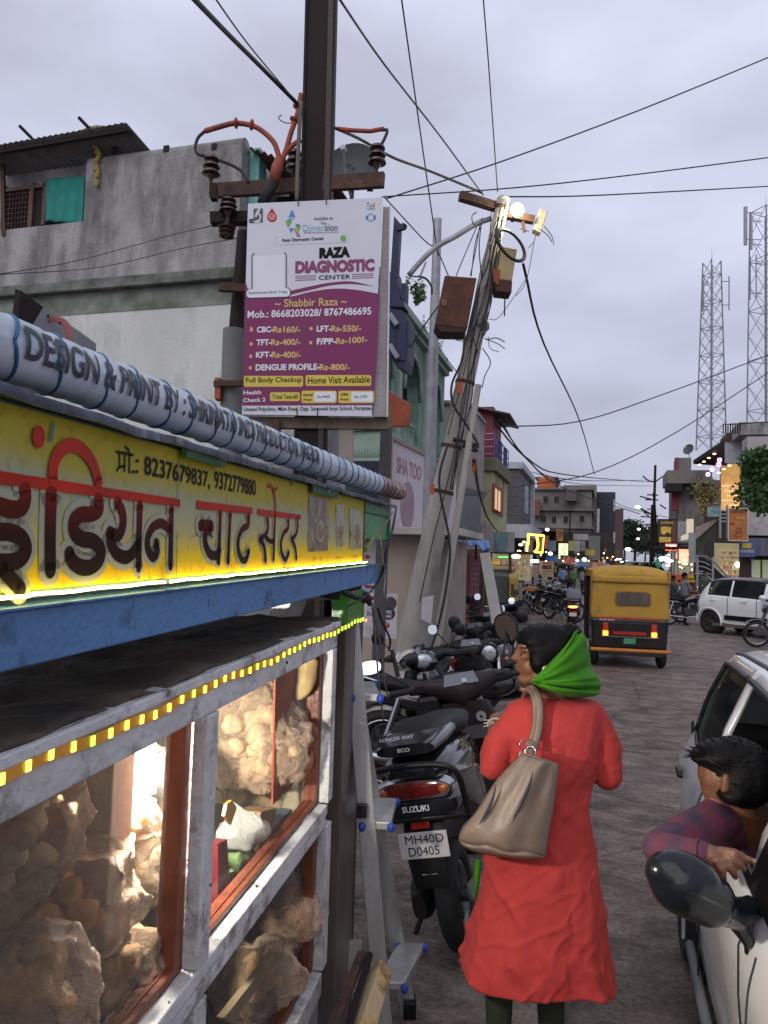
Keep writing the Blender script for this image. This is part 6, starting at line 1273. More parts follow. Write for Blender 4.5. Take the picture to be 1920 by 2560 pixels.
bar_('rusty angle iron handle at the foot of the stall','iron_bar','iron bar',(905,2385),2.65,(800,2640),2.0,.022,.03,rust)
bar_('brown iron bar lying beside the yellow plank','iron_bar','iron bar',(925,2385),2.6,(850,2640),2.1,.018,.02,darkst)
bar_('short grey-white wooden stub beside the steel post','wooden_stub','wood block',(888,2352),2.9,(886,2430),2.9,.05,.03,mat('dirty_white_wood',(.36,.35,.31),.8,dirt=(.12,.1,.08),da=.4,ds=8))
for i,(x,y,w_,l_,a_)in enumerate(((1015,1835,.5,.9,.3),(985,1920,.45,.8,.7),(1050,1790,.3,.7,-.2))):
 c_=G(x,y);m=M();m.box(c_+Z*(.05+.05*i),(w_,l_,.035),a_);o_=m.one('wooden_board',('grey board lying at the pole foot behind the scooters','brown board on the ground behind the black scooter','short board propped near the leaning pole')[i],'board',wood,bevel=.006)
bc=G(1245,1640);m=M();m.beam(P(1212,1385,9.6),P(1243,1560,9.0),.13,.05,up=(0,1,0));m.one('leaning_plank','long pale stone slab leaning between the parked motorcycles','slab',mat('slab_pale',(.36,.34,.31),.8,c2=(.26,.25,.23),vs=6,bump=.1))
GS=thing('grey_sign_box','grey metal sign box with faint red ring, jutting up behind the banner roll','sign box',P(120,900,4.2))
m=M();m.prism([P(x,y,4.2+(x-40)*.004)for x,y in((46,724),(204,832),(204,960),(30,960),(34,800))],V((0,.25,0)));m.build('face',mat('sign_box_grey',(.25,.25,.27),.55,c2=(.2,.2,.22),vs=3),GS)
m=M();m.prism([P(x,y,4.17)for x,y in((38,722),(52,726),(44,800),(30,798))],V((0,.3,0)));m.build('edge',darkst,GS)
m=M();m.torus(P(132,838,4.5),(0,1,0),.10,.022,28,6,.1);m.build('red_ring',mat('faded_red_ring',(.32,.11,.11),.6),GS)
for x,y in((68,752),(120,790),(150,808)):m=M();m.ell(P(x,y,4.25),.008,8,5);m.build('bolt',darkst,GS)
def wheel(root,x,y,r,w,spokes=0,name='wheel',tyre_m=None):
 c=V((x,y,r));m=M();m.torus(c,(0,1,0),r-w*.5,w*.5,32,10,1.0);wh=m.build(name,tyre_m or blackr,root,local=True,smooth=True)
 m=M();m.torus(c,(0,1,0),r-w*.98,w*.16,28,6,2.2);m.build('rim',chrome if spokes else mat('grey_rim',(.2,.2,.21),.4,metal=.6),wh,local=True,smooth=True)
 m=M();m.cyl(c-V((0,w*.7,0)),c+V((0,w*.7,0)),r*.14,n=14)
 if spokes:
  for k in range(spokes):a=2*math.pi*k/spokes;e=V((math.cos(a+.25*(-1)**k),0,math.sin(a+.25*(-1)**k)));m.cyl(c+V((0,w*.4*(-1)**k,0)),c+e*(r-w),.0022,n=4,cap=False)
 else:
  for k in range(5):a=2*math.pi*k/5;e=V((math.cos(a),0,math.sin(a)));m.beam(c,c+e*(r-w),.035,.03,up=(0,1,0))
 m.build('hub',mat('hub_alloy',(.08,.08,.085),.45,metal=.5),wh,local=True,smooth=35);return wh
def mirror(root,base,top,rx,rz,ax,mm=None,gl=None):
 a=V(ax).normalized();m=M();m.tube([base,V(base).lerp(V(top),.6)+V((0,0,.01)),top],.006,6);st=m.build('mirror_stalk',blackp,root,local=True)
 m=M();u=a.cross(Z).normalized();w=u.cross(a)
 m.loft([(V(top)+a*-.03,u,w,rx*.45,rz*.45),(V(top)+a*-.02,u,w,rx*.85,rz*.85),(V(top),u,w,rx,rz),(V(top)+a*.008,u,w,rx,rz)],20,p=2.4);mh=m.build('mirror',mm or blackp,root,local=True,smooth=40)
 m=M();m.loft([(V(top)+a*.0085,u,w,rx*.88,rz*.88),(V(top)+a*.0105,u,w,rx*.88,rz*.88)],20,p=2.4);m.build('mirror_glass',gl or mirrm,mh,local=True)
X_,Y_x=V((1,0,0)),V((0,1,0))
def place(name,label,cat_,loc,az,lean,group=None,scale=1.):
 t=thing(name,label,cat_,loc,0,group);t.rotation_euler=(R(lean),0,R(90-az));t.scale=(scale,)*3;return t
seatm=mat('black_seat_vinyl',(.010,.010,.011),.5,c2=(.007,.007,.008),vs=8,bump=.12,bs=90,rv=.1,spec=.25)
def scooter(label,loc,az,lean=-9,body=None,inner=None,seat=None,tail_on=False,plate=('MH40D','D0405'),detail=0,group='parked scooters and motorcycles',steer=0,name='scooter',rearcol=None):
 body=body or glossk;inner=inner or blackp;t=place(name,label,'scooter',loc,az,lean,group);S=lambda m,nm,mt,**k:m.build(nm,mt,t,local=True,**k)
 wheel(t,0,0,.225,.10);wheel(t,1.25,0,.225,.09,name='front_wheel')
 m=M();m.loft([((.42,0,.50),Y_x,Z,.11,.12),((.25,0,.56),Y_x,Z,.17,.17),((.0,0,.60),Y_x,Z,.175,.16),((-.2,0,.64),Y_x,Z,.16,.125),((-.33,0,.665),Y_x,Z,.135,.085),((-.38,0,.67),Y_x,Z,.10,.055)],24,p=3);S(m,'rear_body',rearcol or body,smooth=40)
 for sg in(-1,1):
  m=M();m.loft([((.38,sg*.13,.44),Y_x,Z,.02,.07),((.1,sg*.182,.50),Y_x,Z,.014,.10),((-.2,sg*.165,.60),Y_x,Z,.012,.07),((-.32,sg*.14,.65),Y_x,Z,.008,.03)],12,p=2.5);S(m,'side_panel',body,smooth=40)
 m=M();m.loft([((.52,0,.72),Y_x,Z,.09,.03),((.42,0,.755),Y_x,Z,.125,.045),((.2,0,.765),Y_x,Z,.15,.05),((.08,0,.785),Y_x,Z,.15,.05),((.0,0,.80),Y_x,Z,.15,.05),((-.2,0,.80),Y_x,Z,.13,.045),((-.3,0,.79),Y_x,Z,.10,.03)],22,p=2.8);S(m,'seat',seat or seatm,smooth=40)
 m=M();m.loft([((.38,0,.30),Y_x,Z,.15,.045),((.6,0,.28),Y_x,Z,.19,.04),((.82,0,.30),Y_x,Z,.19,.05),((.92,0,.36),Y_x,Z,.17,.06)],16,p=4);S(m,'footboard',inner,smooth=40)
 up=V((.18,0,.98)).normalized();fx=V((.98,0,-.18))
 m=M();m.loft([((.93,0,.30),fx,Y_x,.03,.12),((.95,0,.45),fx,Y_x,.035,.19),((.98,0,.62),fx,Y_x,.045,.205),((.985,0,.78),fx,Y_x,.06,.19),((.98,0,.88),fx,Y_x,.06,.14)],20,p=3.2);S(m,'inner_panel',inner,smooth=40)
 m=M();m.loft([((.99,0,.32),fx,Y_x,.03,.10),((1.02,0,.45),fx,Y_x,.05,.17),((1.05,0,.62),fx,Y_x,.07,.19),((1.05,0,.78),fx,Y_x,.09,.16),((1.03,0,.90),fx,Y_x,.07,.10)],20,p=2.6);S(m,'front_apron',body,smooth=40)
 m=M();m.loft([((1.28+.27*math.cos(a),0,.225+.27*math.sin(a)),(math.cos(a),0,math.sin(a)),Y_x,.012,.065)for a in[R(20+k*17)for k in range(9)]],10,p=2.2);S(m,'front_mudguard',body,smooth=40)
 for sg in(-1,1):m=M();m.beam((1.25,sg*.07,.225),(1.12,sg*.06,.60),.03,.03);S(m,'fork_leg',darkst)
 q=Matrix.Rotation(R(steer),3,'Z');h0=V((1.0,0,0));T_=lambda p:h0+q@(V(p)-h0)
 def tm(m):m.v=[tuple(T_(p))for p in m.v];return m
 m=M();m.loft([((1.02,-.30,.985),X_,Z,.028,.028),((1.0,-.20,.99),X_,Z,.04,.04),((.985,-.12,.965),X_,Z,.06,.06),((.99,0,.93),X_,Z,.09,.085),((.985,.12,.965),X_,Z,.06,.06),((1.0,.20,.99),X_,Z,.04,.04),((1.02,.30,.985),X_,Z,.028,.028)],18,p=2.6);S(tm(m),'handlebar_cowl',inner,smooth=45)
 m=M();m.loft([((1.05,0,.86),X_,Y_x,.07,.10),((1.06,0,.93),X_,Y_x,.09,.14),((1.04,0,1.0),X_,Y_x,.07,.12),((1.02,0,1.03),X_,Y_x,.03,.06)],18);S(tm(m),'headlamp_cowl',body,smooth=45)
 m=M();m.ell((1.125,0,.95),(.03,.085,.06),16,10);S(tm(m),'headlight',mat('headlight_glass',(.5,.52,.55),.08,metal=.5),smooth=True)
 m=M();m.prism([(.905,-.10,.985),(.905,.10,.985),(.96,.085,1.035),(.96,-.085,1.035)],V((.01,0,.01)));S(tm(m),'instrument_panel',mat('silver_trim',(.16,.165,.18),.35,metal=.3),bevel=.006)
 m=M();m.prism([(.906,-.035,.992),(.906,-.005,.992),(.93,-.005,1.012),(.93,-.035,1.012)],V((-.004,0,.004)));S(tm(m),'emblem',chrome)
 for sg in(-1,1):
  m=M();m.cyl((1.02,sg*.26,.985),(.99,sg*.40,.985),.018,.019,14);m.ell((.988,sg*.405,.985),(.02,.012,.02));S(tm(m),'grip',blackr,smooth=40)
  m=M();m.tube([(1.05,sg*.22,.98),(1.07,sg*.3,.975),(1.05,sg*.39,.97)],.006,6);S(tm(m),'brake_lever',blackp)
  m=M();m.box((.985,sg*.235,.99),(.05,.05,.05));S(tm(m),'switch_block',blackp,bevel=.008)
 return t,S,tm,T_
def scooter_tail(t,S,plate,on=False,big=1.,txt=True):
 m=M();m.loft([((-.36,0,.635),Y_x,Z,.125,.035),((-.395,0,.63),Y_x,Z,.12,.032),((-.405,0,.63),Y_x,Z,.09,.02)],20,p=2.6);S(m,'tail_light',glow('tail_on',(1,.12,.02),9)if on else mat('red_lens',(.25,.008,.008),.1,coat=.6,bump=0),smooth=45)
 for sg in(-1,1):m=M();m.ell((-.37,sg*.13,.625),(.03,.035,.028));S(m,'indicator',mat('clear_amber',(.55,.38,.28),.1,coat=.5,bump=0),smooth=True)
 m=M();m.loft([((-.24,0,.56),X_,Y_x,.02,.09),((-.34,0,.47),X_,Y_x,.012,.085),((-.37,0,.36),X_,Y_x,.010,.08),((-.36,0,.25),X_,Y_x,.008,.07)],12,p=5);S(m,'rear_mudguard',blackp,smooth=40)
 m=M();m.box((-.385,0,.42),(.006,.2,.1));pn=S(m,'number_plate',mat('plate_white',(.62,.62,.62),.45,bump=0),bevel=.003)
 if txt:
  m=M();text3(m,plate[0],(-.3895,.072,.428),(-.3895,-.085,.428),(-.3895,.072,.460));text3(m,plate[1],(-.3895,.065,.382),(-.3895,-.06,.382),(-.3895,.065,.416));m.build('plate_lettering',blackt,pn,local=True)
 m=M();m.box((-.385,0,.495),(.008,.075,.025));S(m,'reflector',mat('red_reflector',(.45,.02,.01),.3,bump=0))
 m=M();m.loft([((.1,-.16,.27),Y_x,Z,.03,.03),((-.0,-.17,.28),Y_x,Z,.055,.05),((-.3,-.18,.34),Y_x,Z,.06,.055),((-.36,-.18,.355),Y_x,Z,.03,.03)],14);S(m,'exhaust',mat('exhaust_grey',(.22,.22,.22),.45,metal=.5),smooth=45)
 m=M();m.loft([((.1,.12,.25),Y_x,Z,.05,.08),((-.05,.14,.24),Y_x,Z,.05,.09),((-.15,.13,.24),Y_x,Z,.03,.05)],12);S(m,'engine_case',darkst,smooth=45)
def tube_rail(S,mt,r=.012,z=.80):
 m=M();m.tube(spl([(-.12,.15,z),(-.3,.145,z+.005),(-.40,.10,z+.01),(-.42,0,z+.012),(-.40,-.10,z+.01),(-.3,-.145,z+.005),(-.12,-.15,z)],5),r,8);S(m,'grab_rail',mt,smooth=True)
brn=mat('dark_brown_plastic',(.022,.011,.011),.45,c2=(.015,.009,.009),vs=6,bump=.05,spec=.3)
loc1=V((.44,3.66,0))
t,S,tm,T_=scooter('black scooter parked nearest, white number plate and brown handlebar cowl',loc1,15,-12,glossk,brn,steer=14);t.scale=(1.07,1.07,1.09)
scooter_tail(t,S,('MH40D','D0405'),txt=True)
m=M();m.loft([((-.365,0,.632),Y_x,Z,.165,.05),((-.40,0,.63),Y_x,Z,.155,.042),((-.405,0,.63),Y_x,Z,.15,.038)],26,p=2.6);S(m,'lamp_bezel',chrome,smooth=45)
m=M();m.loft([((-.38,0,.634),Y_x,Z,.135,.034),((-.412,0,.634),Y_x,Z,.125,.03),((-.416,0,.634),Y_x,Z,.10,.02)],26,p=2.6);S(m,'tail_lens',mat('deep_red_lens',(.16,.006,.006),.08,coat=1,c2=(.08,.003,.003),vs=30,bump=0),smooth=45)
for sg in(-1,1):
 m=M();m.ell((-.405,sg*.118,.632),(.012,.026,.018));S(m,'amber_indicator',mat('amber_lens',(.5,.13,.02),.1,coat=1,bump=0),smooth=True)
m=M();m.tube(spl([(-.20,.19,.60),(-.40,.20,.62),(-.45,.19,.70),(-.46,.10,.735),(-.46,-.10,.735),(-.45,-.19,.70),(-.40,-.20,.60),(-.38,-.20,.50)],5),.013,8);S(m,'guard_rail',blackp,smooth=True)
m=M();m.tube([(-.38,.20,.60),(-.40,.19,.52),(-.40,0,.525),(-.40,-.20,.52)],.011,8);S(m,'guard_rail',blackp,smooth=True)
m=M();m.loft([((-.1,0,.80),Y_x,Z,.155,.03),((-.3,0,.80),Y_x,Z,.15,.03),((-.42,0,.79),Y_x,Z,.12,.022)],20,p=3);S(m,'grab_rail',glossk,smooth=45)
m=M();text3(m,'SUZUKI',(-.418,.055,.555),(-.418,-.055,.555),(-.418,.055,.578),.02);S(m,'lettering',whitet)
m=M();m.loft([((-.20,0,.59),Y_x,Z,.17,.05),((-.38,0,.575),Y_x,Z,.175,.045),((-.41,0,.565),Y_x,Z,.16,.03)],20,p=4);S(m,'tail_panel',glossk,smooth=45)
m=M();text3(m,'LONGER WAY',(-.418,.10,.832),(-.418,-.04,.832),(-.40,.10,.842));S(m,'seat_lettering',whitet)
m=M();text3(m,'ECO',(-.425,.03,.785),(-.425,-.02,.785),(-.425,.03,.800),.03);S(m,'badge',whitet)
m=M();m.box((-.372,0,.315),(.004,.06,.02));S(m,'dealer_sticker',whitet)
m=M();m.cyl((.925,-.10,.80),(.915,-.10,.80),.028,n=18);S(m,'key_disc',mat('silver_disc',(.5,.5,.52),.3,metal=.6));m=M();m.cyl((.914,-.10,.80),(.911,-.10,.80),.008,n=10);S(m,'keyhole',darkin)
m=M();m.loft([((.925,-.02,.62),X_,Y_x,.04,.13),((.90,-.02,.70),X_,Y_x,.06,.15),((.93,-.02,.76),X_,Y_x,.03,.15)],16,p=3.5);S(m,'glove_pocket',brn,smooth=45)
m=M();m.box((.98,.19,.80),(.14,.14,.30));m.v=[tuple(V(p))for p in m.v];S(m,'storage_box',blackp,bevel=.03)
mirror(t,T_((1.0,.27,1.0)),T_((1.02,.50,1.15)),.085,.045,(-1,.1,.35));mirror(t,T_((1.0,-.25,1.0)),T_((1.05,-.33,1.24)),.075,.088,(-1,.35,-.15),gl=mat('brown_reflect',(.75,.62,.55),.06,metal=1,bump=0,var=.02))
m=M();m.tube([(.1,.14,.2),(.05,.26,.0)],.012,6);S(m,'side_stand',darkst)
for c in t.children:
 if c.name.split('.')[0]in('rear_body','side_panel','seat','tail_light','lamp_bezel','tail_lens','amber_indicator','indicator','guard_rail','grab_rail','lettering','tail_panel','rear_mudguard','number_plate','reflector','seat_lettering','badge','dealer_sticker'):c.location.z+=.14
def quick_scooter(label,loc,az,body,inner=None,on=False,lean=-9,mir=True,rail=chrome,rc=None,plate=('MH40','B1290'),seat=None,gls=mirrm,steer=10):
 t,S,tm,T_=scooter(label,loc,az,lean,body,inner,steer=steer,rearcol=rc,seat=seat);scooter_tail(t,S,plate,on,txt=loc[1]<12)
 tube_rail(S,rail)
 if mir:
  mirror(t,T_((1.0,.22,1.0)),T_((.99,.36,1.17)),.055,.055,(-1,.1,.1),gl=gls);mirror(t,T_((1.0,-.22,1.0)),T_((.99,-.36,1.17)),.055,.055,(-1,-.1,.1),gl=gls)
 return t
creamp=mat('cream_scooter_paint',(.52,.48,.42),.25,coat=.6,bump=0,c2=(.47,.43,.38));greyp=mat('silver_scooter_paint',(.40,.41,.43),.28,metal=.3,coat=.6,bump=0);redp=mat('red_scooter_paint',(.28,.015,.015),.22,coat=.8,bump=0);navp=mat('navy_scooter_paint',(.02,.03,.07),.2,coat=.8,bump=0)
def gp_(px,py,Y):q=P(px,py,Y);return V((q.x,Y,0))
quick_scooter('silver scooter with red tail stripes behind the nearest scooter',gp_(1160,1600,6.6),18,glossk,blackp,rc=mat('white_rear',(.5,.5,.5),.25,coat=.5,bump=0),plate=('MH40','AX 219'),rail=mat('grey_rail',(.09,.08,.08),.4),lean=-8)
quick_scooter('cream scooter with black seat parked crosswise beyond the woman',gp_(1325,1700,6.3),-66,creamp,blackp,mir=False,lean=-6,rail=blackp)
quick_scooter('black scooter with chrome tail rails, third from the camera',gp_(1190,1560,8.7),16,glossk,blackp,rc=redp,lean=-10)
quick_scooter('dark scooter facing the camera beside the leaning pole',gp_(1120,1560,7.6),190,glossk,blackp,lean=8)
quick_scooter('black and maroon scooter parked near the yellow cabinet',gp_(1215,1520,10.8),20,navp,blackp,rc=redp)
def motorcycle(label,loc,az,lean=-9,tank=None,group='parked scooters and motorcycles',name='motorcycle',scale=1.,gls=mirrm,lamp_side=True,sp_n=20):
 tank=tank or glossk;t=place(name,label,'motorcycle',loc,az,lean,group,scale);S=lambda m,nm,mt,**k:m.build(nm,mt,t,local=True,**k)
 wheel(t,0,0,.31,.08,sp_n);wheel(t,1.28,0,.31,.075,sp_n,name='front_wheel')
 m=M();m.loft([((.48,0,.76),Y_x,Z,.09,.06),((.6,0,.82),Y_x,Z,.14,.11),((.8,0,.86),Y_x,Z,.155,.12),((.95,0,.88),Y_x,Z,.11,.09),((1.0,0,.88),Y_x,Z,.06,.05)],20);S(m,'fuel_tank',tank,smooth=45)
 m=M();m.loft([((.5,0,.78),Y_x,Z,.09,.04),((.3,0,.80),Y_x,Z,.13,.05),((.0,0,.83),Y_x,Z,.13,.05),((-.2,0,.86),Y_x,Z,.10,.035),((-.26,0,.86),Y_x,Z,.07,.02)],20,p=2.8);S(m,'seat',seatm,smooth=45)
 m=M();m.loft([((.3,0,.70),Y_x,Z,.11,.09),((.0,0,.73),Y_x,Z,.11,.07),((-.25,0,.79),Y_x,Z,.07,.04),((-.33,0,.80),Y_x,Z,.05,.03)],18);S(m,'tail_fairing',tank,smooth=45)
 m=M();m.box((-.345,0,.79),(.03,.1,.05));S(m,'tail_light',mat('red_lens',(.25,.008,.008),.1),bevel=.008)
 m=M();m.box((-.37,0,.60),(.006,.18,.1));S(m,'number_plate',mat('plate_white',(.62,.62,.62)))
 m=M();m.loft([((.0+.36*math.cos(a),0,.31+.36*math.sin(a)),(math.cos(a),0,math.sin(a)),Y_x,.006,.06)for a in[R(75+k*15)for k in range(8)]],8,p=4);S(m,'rear_mudguard',blackp,smooth=40)
 m=M();m.loft([((1.28+.35*math.cos(a),0,.31+.35*math.sin(a)),(math.cos(a),0,math.sin(a)),Y_x,.006,.05)for a in[R(40+k*15)for k in range(8)]],8,p=4);S(m,'front_mudguard',tank,smooth=40)
 for sg in(-1,1):
  m=M();m.cyl((1.28,sg*.075,.31),(1.06,sg*.075,.95),.020,.022,10);S(m,'fork_leg',chrome,smooth=40)
  m=M();m.cyl((.0,sg*.11,.33),(.12,sg*.11,.72),.026,.026,10);S(m,'shock_absorber',chrome,smooth=40)
  m=M();m.cyl((1.0,sg*.25,1.05),(.93,sg*.40,1.03),.017,n=10);S(m,'grip',blackr,smooth=40)
  m=M();m.ell((1.06,sg*.15,.84),(.03,.02,.02));m.beam((1.06,sg*.06,.85),(1.06,sg*.14,.84),.012);S(m,'indicator',mat('amber_lens',(.5,.13,.02),.1))
  mirror(t,(.99,sg*.25,1.06),(.97,sg*.34,1.23),.065,.065,(-1,0,.1),gl=gls)
 m=M();m.tube(spl([(1.0,-.26,1.05),(1.04,-.12,1.03),(1.05,0,1.0),(1.04,.12,1.03),(1.0,.26,1.05)]),.011,8);S(m,'handlebar',chrome,smooth=True)
 m=M();m.loft([((1.05,0,.93),Y_x,Z,.06,.07),((1.12,0,.93),Y_x,Z,.10,.11),((1.17,0,.92),Y_x,Z,.09,.09)],18);S(m,'headlamp_shell',tank,smooth=45)
 m=M();m.ell((1.175,0,.92),(.02,.075,.075));S(m,'headlight',mat('headlight_glass',(.5,.52,.55),.08,metal=.5),smooth=True)
 m=M();m.box((.62,0,.42),(.34,.22,.26));S(m,'engine',mat('engine_alloy',(.05,.05,.05),.5,metal=.4),bevel=.03)
 for k in range(6):m=M();m.box((.74,0,.50+k*.03),(.2,.24,.012));S(m,'cooling_fin',mat('engine_alloy',(.16,.16,.16)))
 m=M();m.beam((.1,.0,.34),(.5,0,.40),.05,.08);m.beam((.5,0,.3),(.98,0,.90),.05,.05);m.beam((.12,0,.70),(.55,0,.72),.1,.04);S(m,'frame',blackp)
 m=M();m.tube([(.78,-.12,.45),(.85,-.14,.30),(.5,-.15,.24),(.1,-.15,.27),(-.2,-.16,.30),(-.35,-.16,.33)],[.018,.018,.02,.035,.045,.04],10);S(m,'exhaust',chrome,smooth=True)
 m=M();m.tube(spl([(-.05,.13,.84),(-.22,.12,.88),(-.32,.0,.90),(-.22,-.12,.88),(-.05,-.13,.84)]),.011,8);S(m,'grab_rail',chrome,smooth=True)
 m=M();m.tube([(.4,.1,.3),(.35,.28,.0)],.012,6);S(m,'side_stand',darkst)
 return t
motorcycle('black motorcycle facing the camera with a big round mirror, behind the woman',gp_(1283,1600,8.6),195,8,glossk)
motorcycle('black motorcycle at the foot of the beige kiosk, left of the scooter',gp_(960,1800,6.0),100,-6,glossk)
motorcycle('dark motorcycle with round headlight far behind the leaning pole',gp_(1145,1560,11.8),188,8,glossk)
motorcycle('red and black motorcycle under the pale slab',gp_(1225,1500,12.6),24,-8,redp)
mp=motorcycle('black motorcycle nearest in the far left row',gp_(1372,1500,25),150,-9,glossk)
for i,(x,Y_,a_,lab)in enumerate(((1350,27,140,'black motorcycle second in the far left row'),(1335,29,150,'black motorcycle third in the far left row, by the lit shop'),(1326,31,160,'black motorcycle fourth in the far left row, before the notice board'),(1318,34,150,'black motorcycle last in the far left row'),(1390,33,30,'black motorcycle standing apart right of the far left row'))):
 c=copy_tree(mp,loc=gp_(x,1480,Y_),label=lab);c.rotation_euler=(R(-9),0,R(90-a_))
for x,Y_,a_,lab in((1690,33,200,'black motorcycle behind the rider on the right verge'),(1660,38,190,'black motorcycle farthest up the right verge'),(1748,31,160,'black motorcycle below the staircase')):
 c=copy_tree(mp,loc=gp_(x,1480,Y_),label=lab);c.rotation_euler=(R(-9),0,R(90-a_))
motorcycle('black motorcycle parked beside the red counter on the right',gp_(1672,1540,24),100,-7,glossk)
motorcycle('maroon motorcycle being wheeled by the man in the grey shirt',gp_(1700,1560,25),78,-4,redp)
motorcycle('dark blue motorcycle in front of the white hatchback at the right edge',gp_(2045,1600,17.5),-72,-8,navp)
t,S,tm,T_=scooter('black scooter on the road with its red tail lamp lit, left of the rickshaw',gp_(1434,1550,21.5),16,-1,glossk,blackp,group='scooters on the road',rearcol=glossk)
scooter_tail(t,S,('MH40','C'),True,txt=False);tube_rail(S,mat('grey_rail2',(.2,.2,.22),.4))
for sg in(-1,1):mirror(t,T_((1.0,sg*.25,1.0)),T_((1.0,sg*.42,1.14)),.06,.06,(-1,0,0))
m=M();m.loft([((.2,0,.84),X_,Y_x,.1,.2),((.2,0,.98),X_,Y_x,.12,.22),((.2,0,1.10),X_,Y_x,.09,.18)],16,p=3);S(m,'grey_bag',mat('grey_bag',(.22,.23,.26),.7),smooth=45)
RK=G(1580,1668);RK=gp_(1573,1660,13.6);RKW=thing('auto_rickshaw','yellow canvas topped black auto rickshaw driving away, tail lamps lit','auto rickshaw',RK);RKW.rotation_euler=(0,0,R(90-10.5))
S=lambda m,nm,mt,**k:m.build(nm,mt,RKW,local=True,**k)
canv=mat('yellow_canvas',(.46,.27,.035),.8,c2=(.38,.215,.03),vs=3,bump=.2,bs=30,dirt=(.22,.13,.04),da=.25,ds=3);kb=mat('rickshaw_black',(.012,.011,.013),.3,coat=.5,bump=0)
HW=.665
m=M()
prof=[(-.02,.86),(-.03,1.3),(-.02,1.58),(.06,1.70),(.25,1.765),(.8,1.80),(1.5,1.78),(1.75,1.70)]
rows=[]
for x_,z_ in prof:
 rows.append((x_,z_))
def gridf(fn,a,b):return M().grid([[fn(i/a,j/b)for j in range(b+1)]for i in range(a+1)])
bk=gridf(lambda t_,w_:V((-.03+.012*math.sin(w_*9+t_*3)*math.sin(t_*3.1),(w_-.5)*2*HW*(1-.03*t_),.86+.70*t_)),14,30)
S(bk,'canvas_back',canv,smooth=True,solid=.01)
def rf(t_,w_):
 x_=-.05+1.7*t_;y_=(w_-.5)*2;dome=1.80-.10*abs(y_)**3.2-.17*max(0,1-(x_+.05)/.28)**2.2-.12*max(0,(x_-1.35)/.35)**2
 return V((x_,y_*(HW+.01),dome+.012*math.sin(x_*9)*(1-abs(y_))))
S(gridf(rf,24,24),'canvas_roof',canv,smooth=True,solid=.012)
S(gridf(lambda t_,w_:V((-.055-.012*math.sin(t_*3.14),(w_-.5)*2*(HW+.012),1.50+.125*t_)),4,24),'canvas_flap',canv,smooth=True,solid=.01)
for sg in(-1,1):
 S(gridf(lambda t_,w_:V((-.03+.34*w_,sg*(HW-.01*t_),.88+.80*t_)),10,8),'canvas_side',canv,smooth=True,solid=.01)
 m=M();m.beam((1.0,sg*.6,.5),(1.05,sg*.6,1.68),.04);S(m,'door_post',kb)
 m=M();m.box((.55,sg*.655,1.65),(1.4,.02,.10));S(m,'roof_valance',canv)
m=M();m.loft([((-.047,-.05,1.22),Y_x,Z,.305,.135),((-.043,-.05,1.22),Y_x,Z,.305,.135)],24,p=6);S(m,'window_hem',mat('canvas_hem',(.30,.17,.03),.8))
m=M();m.loft([((-.055,-.05,1.22),Y_x,Z,.29,.12),((-.05,-.05,1.22),Y_x,Z,.29,.12)],24,p=6);S(m,'rear_window',mat('clear_plastic_window',(.12,.085,.07),.25,c2=(.05,.035,.03),vs=5,streak=.3,bump=.1))
m=M();m.loft([((.05,0,.30),Y_x,Z,HW-.04,.02),((.0,0,.45),Y_x,Z,HW-.01,.16),((-.01,0,.60),Y_x,Z,HW,.29)],8)if 0 else None
m=M();m.hexa([(.02,-HW+.03,.34),(.9,-HW+.03,.34),(.9,HW-.03,.34),(.02,HW-.03,.34),(-.02,-HW,.86),(.9,-HW,.86),(.9,HW,.86),(-.02,HW,.86)]);S(m,'rear_body',kb,bevel=.03)
m=M();m.box((-.028,.02,.868),(.02,1.06,.025));S(m,'red_strip',mat('pink_red_strip',(.5,.03,.05),.4))
m=M();m.box((-.02,0,.79),(.012,.95,.012));S(m,'panel_seam',mat('panel_seam',(.06,.06,.06),.4))
for sg in(-1,1):
 m=M();m.box((-.025,sg*.415,.72),(.03,.09,.12));S(m,'tail_light',mat('dull_red_lamp',(.2,.02,.01),.3,emis=(1,.05,.01),es=.15),bevel=.01)
 m=M();m.box((-.028,sg*.415,.60),(.035,.09,.085));S(m,'tail_light',glow('tail_glow',(1,.14,.015),7),bevel=.01)
m=M();m.box((-.015,0,.61),(.012,.56,.055));S(m,'reflector_bar',mat('red_reflector',(.45,.02,.01),.3,emis=(1,.05,.02),es=.12))
m=M();m.box((-.02,0,.545),(.012,.98,.015));S(m,'bright_trim',chrome)
m=M();m.box((-.028,-.0,.475),(.008,.21,.10));gpn=S(m,'number_plate',mat('green_plate',(.02,.30,.10),.5,bump=0));m=M();text3(m,'MH40',(-.0325,.08,.485),(-.0325,-.08,.485),(-.0325,.08,.515));text3(m,'BL27',(-.0325,.08,.44),(-.0325,-.08,.44),(-.0325,.08,.47));m.build('plate_lettering',mat('plate_pale',(.35,.5,.4)),gpn,local=True)
m=M();text3(m,'ELECTRIC',(-.035,.52,.825),(-.035,.26,.825),(-.035,.52,.85),.02);S(m,'lettering',whitet)
m=M();m.cyl((-.10,-HW-.01,.315),(-.10,HW+.01,.315),.035,n=12);S(m,'bumper',mat('orange_bumper',(.50,.17,.02),.45),smooth=45)
m=M();m.box((.5,0,.27),(1.2,1.1,.1));S(m,'chassis',kb)
